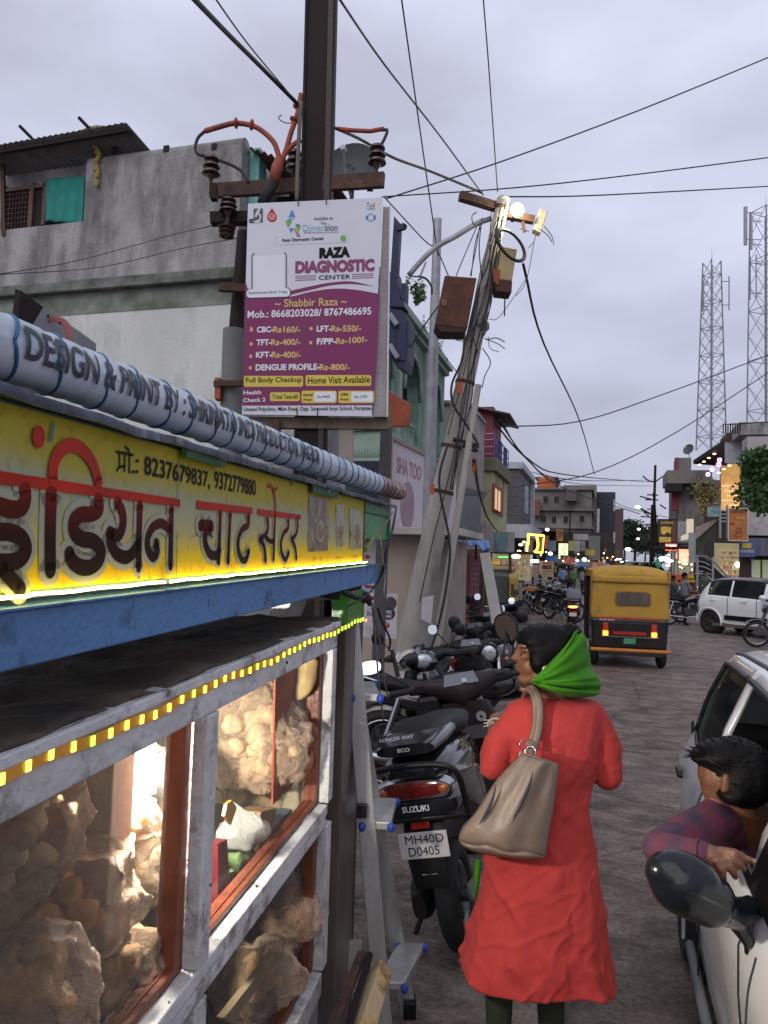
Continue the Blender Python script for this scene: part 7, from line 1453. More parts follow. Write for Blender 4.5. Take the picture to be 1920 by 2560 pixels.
for sg in(-1,1):
 m=M();m.torus((.28,sg*.58,.24),Y_x,.17,.075,30,10,1.0);wl=S(m,'wheel',blackr,smooth=True)
 m=M();m.cyl((.28,sg*.56,.24),(.28,sg*.62,.24),.13,n=18);m.build('rim',kb,wl,local=True)
 m=M();m.box((.30,sg*.65,.60),(.28,.012,.16));S(m,'side_sticker',mat('blue_sticker',(.10,.16,.35),.5,c2=(.3,.35,.5),vs=40))if sg==1 else None
 m=M();m.box((.12,sg*.662,.56),(.10,.012,.05));S(m,'side_reflector',mat('amber_reflector',(.5,.2,.02),.4))if sg==1 else None
m=M();m.hexa([(.9,-.62,.30),(1.7,-.35,.30),(1.7,.35,.30),(.9,.62,.30),(.9,-.64,.42),(1.75,-.4,.42),(1.75,.4,.42),(.9,.64,.42)]);S(m,'floor',kb)
m=M();m.loft([((1.75,0,.30),Y_x,X_,.40,.08),((1.9,0,.7),Y_x,X_,.45,.12),((1.75,0,1.05),Y_x,X_,.50,.04)],18,p=3);S(m,'front_panel',kb,smooth=45)
m=M();m.box((1.72,0,1.38),(.02,1.0,.62));S(m,'windscreen_frame',kb)
m=M();m.torus((2.05,0,.24),Y_x,.17,.075,26,8);S(m,'front_wheel',blackr,smooth=True)
m=M();m.beam((.98,.64,.4),(.98,.65,1.6),.03,.14);S(m,'side_curtain',kb)
m=M();m.box((.7,0,.75),(.5,1.1,.45));S(m,'passenger_seat',mat('rick_seat',(.05,.02,.02),.6),bevel=.05)
def car(label,loc,az,paint,secs,spec,group=None,roofm=None,name='car'):
 """secs: list of (x, zSill, halfSill, zMid, halfMid, zBelt, halfBelt, zWin, halfWin, zRoof); x forward. glass between belt and window top for spans in spec['win']"""
 t=thing(name,label,'car',loc,0,group);t.rotation_euler=(0,0,R(90-az));S=lambda m,nm,mt,**k:m.build(nm,mt,t,local=True,**k)
 arr=np.array(secs);xs=arr[:,0];cuts=sorted(set(list(np.linspace(xs[0],xs[-1],40))+[q for w in spec['win']for q in(w[0],w[1])]))
 def sec(x):return[np.interp(x,xs,arr[:,k])for k in range(1,10)]
 def ring(x):
  z0,h0,z1,h1,z2,h2,z3,h3,z4=sec(x)
  pts=[(h0*.9,z0),(h0,z0+.03),(h0+(h1-h0)*.6,z0+(z1-z0)*.5),(h1,z1),(h1*.99+h2*.01,z1+(z2-z1)*.5),(h2+.015,z2-.03),(h2,z2),(h2+(h3-h2)*.5+.015,(z2+z3)/2),(h3,z3),(h3-.03,z3+(z4-z3)*.45),(h3*.75,z3+(z4-z3)*.8),(h3*.4,z4-(z4-z3)*.04),(0,z4)]
  return pts
 ga,bo=M(),{}
 R_=[ring(x)for x in cuts];K=len(R_[0]);vs=[];idx={}
 body=M();arches=spec['arches']
 def vert(i,j,sg):
  y,z=R_[i][j];x=cuts[i]
  if j<=3:
   for ax_c,ar in arches:
    dx=abs(x-ax_c)
    if dx<ar:zz_=math.sqrt(ar*ar-dx*dx)+spec['wr']*.95;z=max(z,min(zz_,R_[i][3][1]+.02*j))if j<3 else max(z,zz_)
  return V((x,sg*y,z))
 F_={'body':M(),'roof':M()}
 for sg in(-1,1):
  for i in range(len(cuts)-1):
   xm=(cuts[i]+cuts[i+1])/2
   for j in range(K-1):
    kind='roof' if j>=8 and roofm else 'body'
    if j in(6,7):
     for w in spec['win']:
      if w[0]<=xm<=w[1]and w[2]:kind=('glass%g%d'%(w[0],sg))if w[2]=='g' else 'open'
    if j>=8:
     for w in spec.get('top',[]):
      if w[0]<=xm<=w[1]:kind='glasstop'
    if kind=='open':continue
    F_.setdefault(kind,M())
    F_[kind].add([vert(i,j,sg),vert(i+1,j,sg),vert(i+1,j+1,sg),vert(i,j+1,sg)],[(0,1,2,3)])
 for k_,mm in F_.items():
  if not mm.v:continue
  me_=mm;o=S(me_,{'body':'body','roof':'roof'}.get(k_,'window'),{'body':paint,'roof':roofm or paint}.get(k_,spec['glass']),smooth=40)
  bm=bmesh.new();bm.from_mesh(o.data);bmesh.ops.remove_doubles(bm,verts=bm.verts,dist=.0005);bmesh.ops.recalc_face_normals(bm,faces=bm.faces)
  for f in bm.faces:f.smooth=True
  bm.to_mesh(o.data);bm.free();o.data.set_sharp_from_angle(angle=R(42))
  if k_[0]!='g':md=o.modifiers.new('s','SOLIDIFY');md.thickness=.02;md.offset=-1
 for x in(cuts[0],cuts[-1]):
  r_=ring(x);m=M();m.add([(x,y,z)for y,z in r_]+[(x,-y,z)for y,z in r_[:-1][::-1]],[tuple(range(2*K-1))]);S(m,'end_panel',paint,tri=True)
 for ax_c,ar in arches:
  for sg in(-1,1):
   hw=spec['hw'];c=V((ax_c,sg*(hw-.11),spec['wr']))
   m=M();m.torus(c,Y_x,spec['wr']-.07,.075,36,10,1.25);w_=S(m,'wheel',blackr,smooth=True)
   m=M();m.lathe(c,(0,sg,0),[(-.02,spec['wr']-.10),(.05,spec['wr']-.11),(.07,spec['wr']-.12),(.05,.08),(.085,.05),(.09,.01)],24);m.build('rim',spec['rim'],w_,local=True,smooth=30)
   for k in range(5):a=2*math.pi*k/5;m=M();m.beam(c+V((0,sg*.075,0)),c+V((math.cos(a)*(spec['wr']-.12),sg*.08,math.sin(a)*(spec['wr']-.12))),.05,.02,up=(0,1,0));m.build('spoke',spec['rim'],w_,local=True)
   m=M();m.cyl(c-V((0,sg*.14,0)),c+V((0,sg*.02,0)),ar*.98,n=24);S(m,'wheel_well',darkin)
 return t,S,ring,sec
dglass=mat('tinted_car_glass',(.015,.017,.02),.06,bump=0,coat=.5,c2=(.01,.012,.014))
wp=mat('white_car_paint',(.74,.75,.76),.28,coat=.9,bump=0,c2=(.70,.71,.72),rv=.06,dirt=(.55,.53,.50),da=.1,ds=3)
IG=gp_(1822,1596,21.8)
t,S,ring,sec=car('white hatchback with dark roof parked across the road at the right',IG,152,wp,[(-.44,.45,.70,.75,.76,.98,.68,1.06,.60,1.10),(-.37,.38,.78,.72,.82,1.03,.73,1.18,.62,1.24),(-.12,.32,.82,.72,.84,1.06,.77,1.42,.62,1.50),(.12,.32,.82,.72,.845,1.07,.78,1.47,.63,1.56),(.6,.28,.82,.72,.84,1.05,.78,1.49,.64,1.59),(1.5,.28,.82,.72,.84,1.02,.78,1.46,.63,1.57),(2.0,.28,.82,.72,.84,1.00,.77,1.38,.60,1.47),(2.45,.28,.82,.72,.83,.98,.75,1.06,.70,1.08),(3.0,.35,.78,.72,.80,.93,.74,.96,.68,.98),(3.1,.4,.7,.65,.74,.85,.70,.88,.62,.90)],dict(win=[(-.10,.62,'g'),(.68,1.62,'g')],top=[(1.9,2.5)],arches=[(0,.37),(2.45,.37)],wr=.31,hw=.84,glass=dglass,rim=mat('dark_alloy',(.06,.055,.05),.4,metal=.5)),roofm=mat('dark_red_brown_roof',(.05,.022,.02),.2,coat=.8,bump=0))
for x in(.05,1.0):
 m=M();m.tube([(x,-.845,.93),(x+.08,-.875,.935),(x+.17,-.845,.935)],.013,8);S(m,'door_handle',wp)
m=M();m.ell((1.72,-.93,1.08),(.10,.08,.075));S(m,'side_mirror',wp,smooth=True);m=M();m.beam((1.80,-.76,1.0),(1.74,-.9,1.05),.05);S(m,'mirror_arm',blackp)
m=M();m.box((1.15,-.85,.48),(1.3,.02,.13));S(m,'side_cladding',blackp,bevel=.02)
for x in(.60,1.48):m=M();m.box((x,-.846,.75),(.008,.012,.55));S(m,'door_gap',darkin)
m=M();m.box((.95,-.80,.26),(1.7,.05,.08));S(m,'sill_trim',mat('dirty_sill',(.12,.10,.09),.8))
for k,a in enumerate([R(15+k*17)for k in range(10)]):pass
m=M();m.tube([V((.40*math.cos(R(a)),-.835,.31+.40*math.sin(R(a))))for a in range(-10,191,15)],.028,8);S(m,'arch_flare',wp,smooth=True)
m=M();m.box((0,-.735,1.25),(.06,.01,.06));S(m,'window_sticker',mat('yellow_sticker',(.5,.5,.05)))
t,S,ring,sec=car('dark blue car partly hidden behind the pale slab and scooters',gp_(1128,1540,26.8),150,navp,[(-.8,.4,.70,.7,.78,.9,.72,.95,.6,1.0),(-.2,.3,.78,.7,.82,.95,.76,1.3,.58,1.40),(1.0,.28,.80,.7,.82,.95,.76,1.38,.6,1.46),(1.7,.28,.80,.7,.82,.93,.75,1.05,.66,1.1),(2.6,.35,.78,.66,.80,.82,.74,.86,.66,.89),(3.0,.4,.68,.6,.7,.72,.64,.74,.5,.76)],dict(win=[(-.1,.75,'g'),(.8,1.6,'g')],arches=[(0,.36),(2.35,.36)],wr=.30,hw=.82,glass=dglass,rim=chrome),group=None)
Mc=V((.925,1.95,0));cdir=V((math.sin(R(16)),math.cos(R(16)),0));cin=V((math.cos(R(16)),-math.sin(R(16)),0))
CHW=.80;rear=Mc+cdir*1.72+cin*CHW
t,S,ring,sec=car('white hatchback parked close on the right, driver window open, black mirror',rear,16+180,wp,[(-.62,.42,.56,.72,.62,.98,.56,1.10,.44,1.20),(-.5,.34,.66,.72,.71,1.02,.63,1.26,.50,1.36),(-.3,.28,.72,.72,.765,1.02,.68,1.34,.545,1.42),(.1,.24,.745,.72,.785,1.01,.72,1.375,.58,1.455),(.7,.22,.75,.72,.80,1.00,.745,1.39,.60,1.475),(1.2,.22,.75,.72,.80,.985,.75,1.37,.60,1.455),(1.55,.22,.75,.72,.80,.97,.755,1.22,.665,1.30),(1.85,.22,.75,.72,.80,.955,.755,1.05,.72,1.10),(2.3,.28,.745,.70,.79,.93,.74,.96,.70,.98),(2.9,.35,.68,.66,.72,.80,.66,.83,.6,.85)],dict(win=[(-.12,.62,'g'),(.70,1.55,'o')],top=[],arches=[(0,.34),(2.42,.34)],wr=.29,hw=.80,glass=glass('car_side_glass',(.35,.4,.38),.05),rim=mat('hubcap_silver',(.42,.43,.44),.35,metal=.5)),None)
sdy=1 if(t.matrix_basis.to_3x3()@V((0,1,0))).dot(cin)<0 else-1
cw=lambda x,z,dy=0.:V((x,sdy*(np.interp(z,*zip(*sorted((zz_,yy_)for yy_,zz_ in ring(x)[2:9])))+dy),z))
m=M();m.tube([cw(x,sec(x)[4]+.004,.006)for x in np.linspace(-.2,1.75,24)],.010,6);S(m,'belt_moulding',blackp,smooth=True)
for x0,x1 in((-.14,.66),(.67,1.60)):
 m=M();m.tube([cw(x,sec(x)[6]-.006,.004)for x in np.linspace(x0,x1,16)],.012,6);S(m,'window_rubber',blackp,smooth=True)
m=M();m.tube([cw(-.13,z,.006)for z in np.linspace(sec(-.13)[4],sec(-.13)[6],8)],.012,6);S(m,'window_rubber',blackp,smooth=True)
m=M();m.tube([V((x,sdy*(sec(x)[7]-.05),sec(x)[6]+(sec(x)[8]-sec(x)[6])*.55))for x in np.linspace(-.45,1.5,24)],.010,6);S(m,'roof_gutter',mat('grey_gutter',(.06,.06,.075),.5),smooth=True)
for x in(.66,1.66):
 m=M();m.tube([cw(x+(.0 if z>.6 else(.6-z)*.0),z,.0015)for z in np.linspace(.27,sec(x)[4],12)],.004,5);S(m,'door_gap',darkin)
m=M();m.tube([cw(x,.24,.002)for x in np.linspace(.35,2.0,14)],.02,6);S(m,'sill_trim',mat('sill_grey',(.16,.17,.18),.6),smooth=True)
for x in(.02,):
 m=M();m.loft([(cw(x,.86,.004),X_,Z,.075,.022),(cw(x,.86,.022),X_,Z,.07,.018)],14);S(m,'door_handle',blackp,smooth=45)
m=M();m.loft([(cw(.80,.84,.004),X_,Z,.07,.022),(cw(.80,.84,.03),X_,Z,.06,.016)],14);S(m,'door_handle',blackp,smooth=45)
m=M();m.loft([(cw(-.35,.98,.0),X_,Z,.02,.05),(cw(-.35,.98,.012),X_,Z,.018,.045)],12);S(m,'side_reflector',darkin)
m=M();m.box((.75,0,.45),(1.6,1.25,.2));S(m,'cabin_floor',darkin)
sf=mat('car_seat_fabric',(.05,.045,.045),.9)
for sg in(-1,1):
 m=M();m.loft([((.62,sg*.33,.55),X_,Y_x,.12,.24),((.50,sg*.33,.85),X_,Y_x,.08,.23),((.42,sg*.33,1.05),X_,Y_x,.06,.19)],16,p=3);S(m,'front_seat',sf,smooth=45)
 m=M();m.loft([((.40,sg*.33,1.08),X_,Y_x,.035,.11),((.37,sg*.33,1.20),X_,Y_x,.045,.12),((.36,sg*.33,1.27),X_,Y_x,.03,.08)],14,p=2.6);S(m,'headrest',sf,smooth=45)
m=M();m.box((-.25,0,.80),(.15,1.15,.5));S(m,'rear_seat',sf,bevel=.05)
m=M();m.box((1.75,0,.80),(.4,1.25,.3));S(m,'dashboard',blackp,bevel=.05)
m=M();m.torus((1.42,sdy*.34,.92),(-.9,0,.45),.18,.016,28,8);S(m,'steering_wheel',blackp,smooth=True)
m=M();m.prism([cw(1.60,sec(1.60)[4]+.005,.008),cw(1.86,sec(1.86)[4]+.02,.006),cw(1.62,1.14,.004)],V((0,sdy*.01,0)));S(m,'mirror_base_panel',blackp)
t_m=V(P(1700,2175,1.86));inv=(Matrix.Translation(rear)@Matrix.Rotation(R(90-196),4,'Z')).inverted()
lp=lambda px,py,Y:inv@P(px,py,Y)
def mir():
 q=M();c0,c1=P(1700,2222,1.84),P(1790,2267,1.88)
 q.ell(P(1712,2202,1.85),(.098,.06,.066),22,14,Matrix.Rotation(R(22),3,'Y'));q.cap(P(1700,2207,1.85),P(1770,2247,1.87),.072,.064);q.cap(P(1775,2250,1.87),P(1835,2284,1.90),.054,.036);q.cap(P(1830,2277,1.90),P(1873,2357,1.92),.032,.016);q.cap(P(1830,2280,1.9),P(1880,2272,1.94),.036,.028);q.cap(P(1872,2252,1.94),P(1870,2382,1.93),.016,.010)
 return remesh(q,.006,10)
q=mir();q.v=[tuple(inv@V(p))for p in q.v];S(q,'side_mirror',mat('gloss_black_mirror',(.008,.010,.013),.16,coat=0,bump=.01,bs=200,rv=.04,spec=.32),smooth=True)
CARQ=(t,S,lp,inv)
wire('thin aerial-like black cord hanging down the near white door',[P(1890,2395,1.72),P(1870,2480,1.66),P(1862,2600,1.6)],.0025)
uI=uvz(P(1150,1480,15.5))[0]
AW=thing('awning_shop','small shop with red brick side, red shutter and blue tarpaulin awning','shop',onu(1160,1560,uI)-Z*0)
m=M();fr(m,uI+.2,1112,1372,1215,1580,.12,.3);m.build('wall',mat('dim_wall',(.09,.06,.05),.9),AW)
bs0=M();bs0.box((0,0,0),(.09,.215,.062));bo=None
vb0,zb1,zb0=uvz(onu(1118,1450,uI))[1],onu(1130,1372,uI).z,0.05
vb1=uvz(onu(1150,1450,uI))[1];row=0;z_=zb0;nb_=0
while z_<zb1-.03:
 v_=vb0+(.115 if row%2 else 0)
 while v_<vb1 and nb_<290:
  c_=UV(uI+.08+rng.uniform(-.01,.012),v_,z_+.03)
  if bo is None:
   bo=bs0.build('brick',brickm,AW,local=True);o_=bo
  else:o_=bo.copy();COL.objects.link(o_);o_.parent=AW
  o_.location=RM[AW.name]@c_;o_.rotation_euler=(0,0,-HD);v_+=.228;nb_+=1
 z_+=.10;row+=1
m=M();m.buv(uI+.06,uI+.14,vb0-.1,vb1+.1,0,zb1);m.build('mortar',mortar,AW)
for x0,x1,mt,nm in((1151,1157,whitep,'door_post'),(1158,1174,redsh,'red_door'),(1203,1209,rust,'iron_post')):
 m=M();fr(m,uI-.1,x0,1385,x1,1560,-.06,.1);m.build(nm,mt,AW)
m=M();fr(m,uI-.25,1176,1378,1199,1490,-.06,.0);lbd=m.build('lettered_board',mat('dusky_maroon_board',(.16,.06,.075),.6,c2=(.12,.045,.055),vs=3),AW)
pl=PL(DU*(uI-.31),-DU)
m=M();[pl.text(m,s,(1179,y),(1196,y),(1179,y-5),.004,.01)for s,y in(('TAILORS',1390),('SUITING',1400),('SHIRTING',1412),('WORK',1424),('LADIES',1438),('GENTS',1450),('PHONE',1464))];m.build('lettering',mat('board_print',(.33,.2,.2)),lbd)
a0,a1=onu(1128,1328,uI-.3),onu(1222,1352,uI-1.0);b0,b1=onu(1128,1340,uI-1.5),onu(1226,1378,uI-2.0)
rows=[[a0.lerp(a1,i/16).lerp(b0.lerp(b1,i/16),j/10)+Z*(.05*math.sin(i*1.3)*(j/10)-.04*math.sin(j/10*3.1))for i in range(17)]for j in range(11)]
m=M();m.grid(rows);m.build('tarp_awning',bluet,AW,solid=.02,smooth=True)
for x in(1150,1190,1215):m=M();m.beam(onu(x,1365,uI-1.2),onu(x,1400,uI-.2),.04);m.build('awning_strut',rust,AW)
m=M();fr(m,uI+1.2,1128,1240,1200,1330,0,.1);m.build('upper_panel',mat('grey_blue_wall',(.12,.13,.15),.8),AW)
u3=uvz(P(1255,1360,27))[0]
board('teal_signboard','faded teal and white signboard above the open snack shop',u3,1232,1330,1286,1381,mat('teal_faded',(.16,.26,.27),.7,c2=(.11,.18,.19),vs=1.5,dirt=(.25,.24,.22),da=.3),[('lettering',mat('dull_teal_print',(.09,.16,.22)),lambda m,p:(p.stroke(m,[(1238,1362),(1240,1350),(1243,1362)],2,.01),p.text(m,'MINI CAFE',(1238,1378),(1266,1380),(1238,1373),.01,.01))),('pale_patch',mat('pale_patch',(.3,.3,.3)),lambda m,p:p.poly(m,[(1272,1332),(1285,1333),(1285,1380),(1268,1380)],.01))])
board('weathered_signboard','weathered pale signboard between the awning and the teal sign',u3-1,1197,1312,1233,1380,mat('pale_weathered',(.33,.30,.29),.8,dirt=(.2,.17,.16)),[])
SHP=thing('snack_shop','open lit shop counter with shelves of bottles under the teal sign','shop',onu(1265,1445,u3+.5))
m=M();fr(m,u3+2.2,1225,1378,1325,1450,0,.1);m.build('back_wall',mat('lit_back',(.28,.25,.14),.8,emis=(1,.85,.45),es=.16),SHP)
m=M();fr(m,u3+.6,1228,1378,1322,1384,-.5,2);m.build('canopy',darkst,SHP)
m=M();fr(m,u3,1228,1423,1282,1450,-.1,.6);m.build('counter',mat('pale_green_counter',(.28,.34,.27),.6),SHP)
m=M();fr(m,u3-.05,1226,1419,1284,1424,-.2,.7);m.build('counter_top',mat('lit_counter',(.5,.42,.28),.5),SHP)
for k in range(24):m=M();x=1228+k*2.3;fr(m,u3+.4,x,1404-(k%3),x+1.6,1412,-.06,.06);m.build('bottle',pk[(k*5)%6]if k>8 else mat('amber_goods',(.6,.28,.03),.4,emis=(1,.5,.1),es=.3),SHP)
m=M();fr(m,u3+.3,1228,1412,1284,1414,-.1,.2);m.build('shelf',darkst,SHP)
m=M();fr(m,u3+.2,1246,1391,1270,1394,-.05,0);m.build('green_light',glow('green_tube',(.1,1,.2),1.6),SHP)
for x,y,r,s in((1290,1391,.16,4),(1298,1378,.08,3),(1302,1362,.08,4),(1310,1355,.07,3)):m=M();m.ell(onu(x,y,u3+.3),(r,.06,r*.5));m.build('lamp',glow('warm_lamp%g'%s,(1,.85,.5),s),SHP)
for k in range(60):
 m=M();x,y=rng.uniform(1284,1322),rng.uniform(1385,1448);w_=rng.uniform(1.5,4);fr(m,u3+.8+rng.uniform(-.6,.8),x,y,x+w_,y+rng.uniform(2,7),-.08,.08);m.build('hanging_goods',pk[int(rng.integers(0,6))],SHP)
for x in(1227,1275):m=M();m.beam(onu(x,1383,u3-.3),onu(x,1500,u3-.3),.09);m.build('post',rust,SHP)
u4=uvz(P(1265,1470,22))[0]
GC=thing('grey_yellow_cabinet','grey street cabinet joined to a yellow pillar with rounded head','cabinet',G(1265,1505))
m=M();fr(m,u4,1236,1439,1275,1507,0,.9);m.build('grey_box',mat('cabinet_grey',(.085,.09,.09),.7),GC,bevel=.02)
m=M();fr(m,u4-.2,1274,1452,1291,1505,-.1,.5);m.build('yellow_pillar',mat('cab_yellow',(.5,.33,.04),.5,dirt=(.3,.2,.05)),GC,bevel=.02)
m=M();q0_,q1_=onu(1276,1449,u4-.1),onu(1293,1449,u4-.1);m.cyl(q0_-DV*.02,q1_,.17,.17,16);m.build('rounded_head',mat('cab_yellow',(.5,.33,.04)),GC,smooth=45)
m=M();fr(m,u4-.31,1278,1460,1285,1488,-.02,0);m.build('dark_label',mat('cab_label',(.06,.04,.02)),GC)
m=M();fr(m,u4+.4,1290,1455,1306,1500,0,.05);m.build('side_board',mat('cab_side',(.27,.25,.22),.8),GC)
TBL=thing('small_table','small table with orange top and blue legs at the roadside','table',onu(1328,1498,u4+6));u5=u4+6
m=M();fr(m,u5,1318,1467,1340,1477,-.3,.5);m.build('table_top',mat('orange_board',(.55,.22,.04),.6),TBL)
for x in(1320,1336):
 for d in(-.2,.4):m=M();fr(m,u5+d,x,1477,x+3,1500,-.03,.03);m.build('leg',mat('blue_leg',(.05,.2,.32),.6),TBL)
u6=uvz(P(1365,1425,38))[0]
board('copy_shop_board','cream notice board for a photocopy shop in the far left row',u6,1349,1403,1384,1450,mat('xerox_cream',(.45,.36,.25),.7),[('lettering',blackt,lambda m,p:p.text(m,'XEROX',(1353,1423),(1380,1423),(1353,1413),.02,.04)),('lettering',redt,lambda m,p:(p.text(m,'LAMINATION',(1352,1411),(1382,1411),(1352,1405),.02,.02),p.text(m,'COLOUR PRINT',(1353,1430),(1381,1430),(1353,1426),.02,.01))),('lettering',mat('dull_print',(.2,.16,.13)),lambda m,p:[p.text(m,'typing form filling',(1353,y),(1380,y),(1353,y-3),.02)for y in(1437,1444)])],legs=[1351,1382])
board('cream_board','narrow cream board left of the photocopy notice board',u6+.5,1331,1412,1347,1442,mat('cream_board',(.4,.33,.25),.7),[],legs=[1332])
m=M();fr(m,u6-.4,1327,1399,1347,1407,-.1,0);m.one('tube_light','white tube light box above the narrow cream board','light box',glow('tube_white',(1,.95,.85),2.5))
LT=thing('lit_sign','yellow glowing letter-like sign outline on the left row','neon sign',onu(1342,1385,u6))
pl=PL(DU*(u6-.3),-DU);yg=glow('yellow_neon',(1,.68,.08),2.6)
for pts,w_ in(([(1321,1333),(1320,1362)],5),([(1322,1336),(1360,1339)],4.5),([(1360,1338),(1356,1383)],3),([(1356,1382),(1336,1380)],4),([(1342,1340),(1345,1362),(1341,1376),(1335,1380)],5),([(1318,1362),(1317,1385)],4)):
 m=M();m.tube([pl.h(x,y)for x,y in spl(pts,4)],w_*.012,6);m.build('neon_tube',yg,LT,smooth=True)
m=M();pl.poly(m,[(1345,1345),(1358,1346),(1354,1380),(1344,1379)],-.02);m.build('brown_panel',mat('brown_panel',(.25,.15,.08),.7),LT)
m=M();pl.poly(m,[(1321,1348),(1333,1350),(1332,1383),(1321,1382)],-.02);m.build('grey_panel',mat('grey_panel',(.18,.14,.13),.7),LT)
board('orange_signboard','orange and black hanging sign below the unpainted block',u6+3,1391,1323,1408,1353,mat('amber_board',(.4,.16,.02),.6,c2=(.1,.05,.02),vs=3),[])
board('lit_cream_board','glowing cream board with black script in the left row',u6+2,1397,1359,1420,1388,glow('cream_light_box',(1,.9,.5),.75),[('script',blackt,lambda m,p:p.stroke(m,[(1415,1362),(1409,1370),(1411,1385)],1.4,.02))])
pal=[(.3,.3,.1),(.35,.36,.38),(.28,.2,.19),(.33,.32,.33),(.45,.32,.06),(.12,.16,.22),(.3,.1,.08),(.18,.2,.18)]
for i,(x0,y0,x1,y1,Y_,lab)in enumerate(((1422,1352,1437,1377,44,'olive-yellow hoarding among the far left shops'),(1437,1352,1449,1380,44.5,'pale grey hoarding next to the olive-yellow one'),(1449,1352,1463,1378,45,'pinkish hoarding third along the far left shops'),(1434,1335,1471,1350,46,'long grey hoarding above the three small ones'),(1463,1375,1487,1388,45,'yellow shop fascia under the grey pillar'),(1372,1352,1390,1378,41,'blue-grey hanging panel right of the yellow neon sign'),(1362,1340,1372,1372,41,'small brown panel beside the neon sign'),(1472,1340,1500,1400,52,'tall grey shop pillar before the navy building'))):
 uu=uvz(P((x0+x1)/2,y1,Y_))[0];board('hoarding',lab,uu,x0,y0,x1,y1,mat('hoarding_%d'%i,pal[i],.7,vs=1),[],d=-.3)
FR=thing('far_shop_row','low row of dim open shops with awnings below the unpainted block','shop',P(1420,1430,48)-Z*1.5)
u7=uvz(P(1420,1420,50))[0]
m=M();fr(m,u7+3,1332,1330,1530,1445,0,.5);m.build('dark_front',mat('dim_front',(.045,.035,.032),.9),FR)
m=M();fr(m,u7+1,1332,1322,1400,1330,-1.5,2);m.build('tin_roof',corr,FR)
for i in range(11):
 m=M();x=1368+i*14;y=1384+i*2.4+(i%3)*2;a_,b_=onu(x,y,u7-i*.2),onu(x+16,y+2,u7-i*.2);m.prism([a_,b_,b_-DU*1.6-Z*.45,a_-DU*1.6-Z*.45],Z*.05)
 m.build('awning',[bluet,corr,mat('red_cloth',(.3,.05,.04)),mat('dull_blue',(.05,.12,.22)),mat('orange_cloth',(.5,.2,.06))][(i*3)%5],FR)
for i in range(70):
 m=M();x,y=rng.uniform(1360,1530),rng.uniform(1392,1425);w_=rng.uniform(2,6);fr(m,u7-1+rng.uniform(-1,2),x,y,x+w_,y+rng.uniform(3,10),-.15,.15);m.build('goods',pk[int(rng.integers(0,6))]if i%3 else mat('dim_goods',(.12,.1,.09)),FR)
lamps=[(1368,1324,.18,6,'white lamp under the tin roof of the far left row'),(1461,1399,.22,7,'round white lamp over the far stalls, right one of two'),(1443,1401,.14,6,'small bluish lamp left of the round white lamp'),(1376,1384,.2,5,'lamp beside the blue-grey hanging panel'),(1365,1405,.16,6,'little lamp over the photocopy notice board')]
for x,y,r,s,lab in lamps:lamp_mesh('shop_lamp',lab,P(x,y,42),(r*.6,r*.4,r*.45),(1,.95,.85),s*.7)
u8=uvz(P(1540,1405,80))[0]
for i,(x,y,w_,s)in enumerate(((1537,1400,4,3),(1547,1398,6,5),(1557,1405,6,5),(1533,1408,3,2),(1574,1409,7,4),(1566,1403,2,3))):
 m=M();fr(m,u8,x-w_,y-1.5,x+w_,y+1.5,-.2,.2);m.one('stall_light',['amber stall light at the left of the far cluster','wide white stall light above the rickshaw roof','second wide white stall light, slightly lower','dim amber stall light lowest in the cluster','greenish white stall light at the right of the cluster','tiny light between the white stall lights'][i],'light',glow('stall_glow%d'%i,((1,.7,.3),(1,.98,.9),(.95,1,.95),(1,.6,.2),(.8,1,.85),(1,.9,.6))[i],s))
m=M();fr(m,u8-8,1473,1400,1510,1425,-.2,0);m.one('blank_board','blank beige board above the rickshaw roof','board',mat('blank_beige',(.3,.27,.25),.8))
for i,(x0,y0,x1,y1,c)in enumerate(((1500,1335,1528,1350,(.3,.1,.05)),(1505,1350,1532,1360,(.12,.1,.3)),(1505,1362,1530,1374,(.2,.2,.22)),(1512,1374,1520,1398,(.4,.3,.2)),(1536,1374,1548,1386,(.25,.25,.08)),(1538,1412,1560,1420,(.6,.4,.05)))):
 m=M();fr(m,u8-2,x0,y0,x1,y1,-.3,0);m.one('far_stall_panel',['reddish patterned awning before the navy building','blue and red fascia under the reddish awning','grey fascia third below the reddish awning','pale hanging strip under the grey fascia','small olive board left of the far tree','yellow cloth stripe low over the rickshaw roof'][i],'panel',mat('far_panel%d'%i,c,.8,vs=2))
for i,x in enumerate((1575,1600,1625)):
 m=M();q=P(x,1413+i,62);m.loft([(q+V((-.9,0,-.3)),(0,1,0),Z,.5,.1),(q+V((-.4,0,0)),(0,1,0),Z,.6,.35),(q+V((.5,0,0)),(0,1,0),Z,.6,.35),(q+V((1,0,-.3)),(0,1,0),Z,.5,.1)],12);m.one('far_car',['roof of a dark car beyond the rickshaw, left of three','roof of a dark car beyond the rickshaw, middle of three','roof of a dark car beyond the rickshaw, right of three'][i],'car',glossk,'cars beyond the rickshaw',smooth=45)
m=M();m.tube([G(1700,1520),G(1740,1530)+Z*.03,G(1775,1535)],.03,6)
m.one('roadside_pipe','thin pipe lying along the edge of the right verge','pipe',galv)
for i in range(26):
 side=i%2;x,y=(rng.uniform(1300,1540),rng.uniform(1378,1408))if side else(rng.uniform(1655,1735),rng.uniform(1385,1425))
 m=M();c_=P(x,y,48 if side else 43);m.ell(c_,.05,8,6);m.build('hanging_bulb',glow('tiny_bulb%d'%(i%3),((1,.7,.3),(1,.9,.7),(1,.55,.2))[i%3],3.5),FR if side else SR)
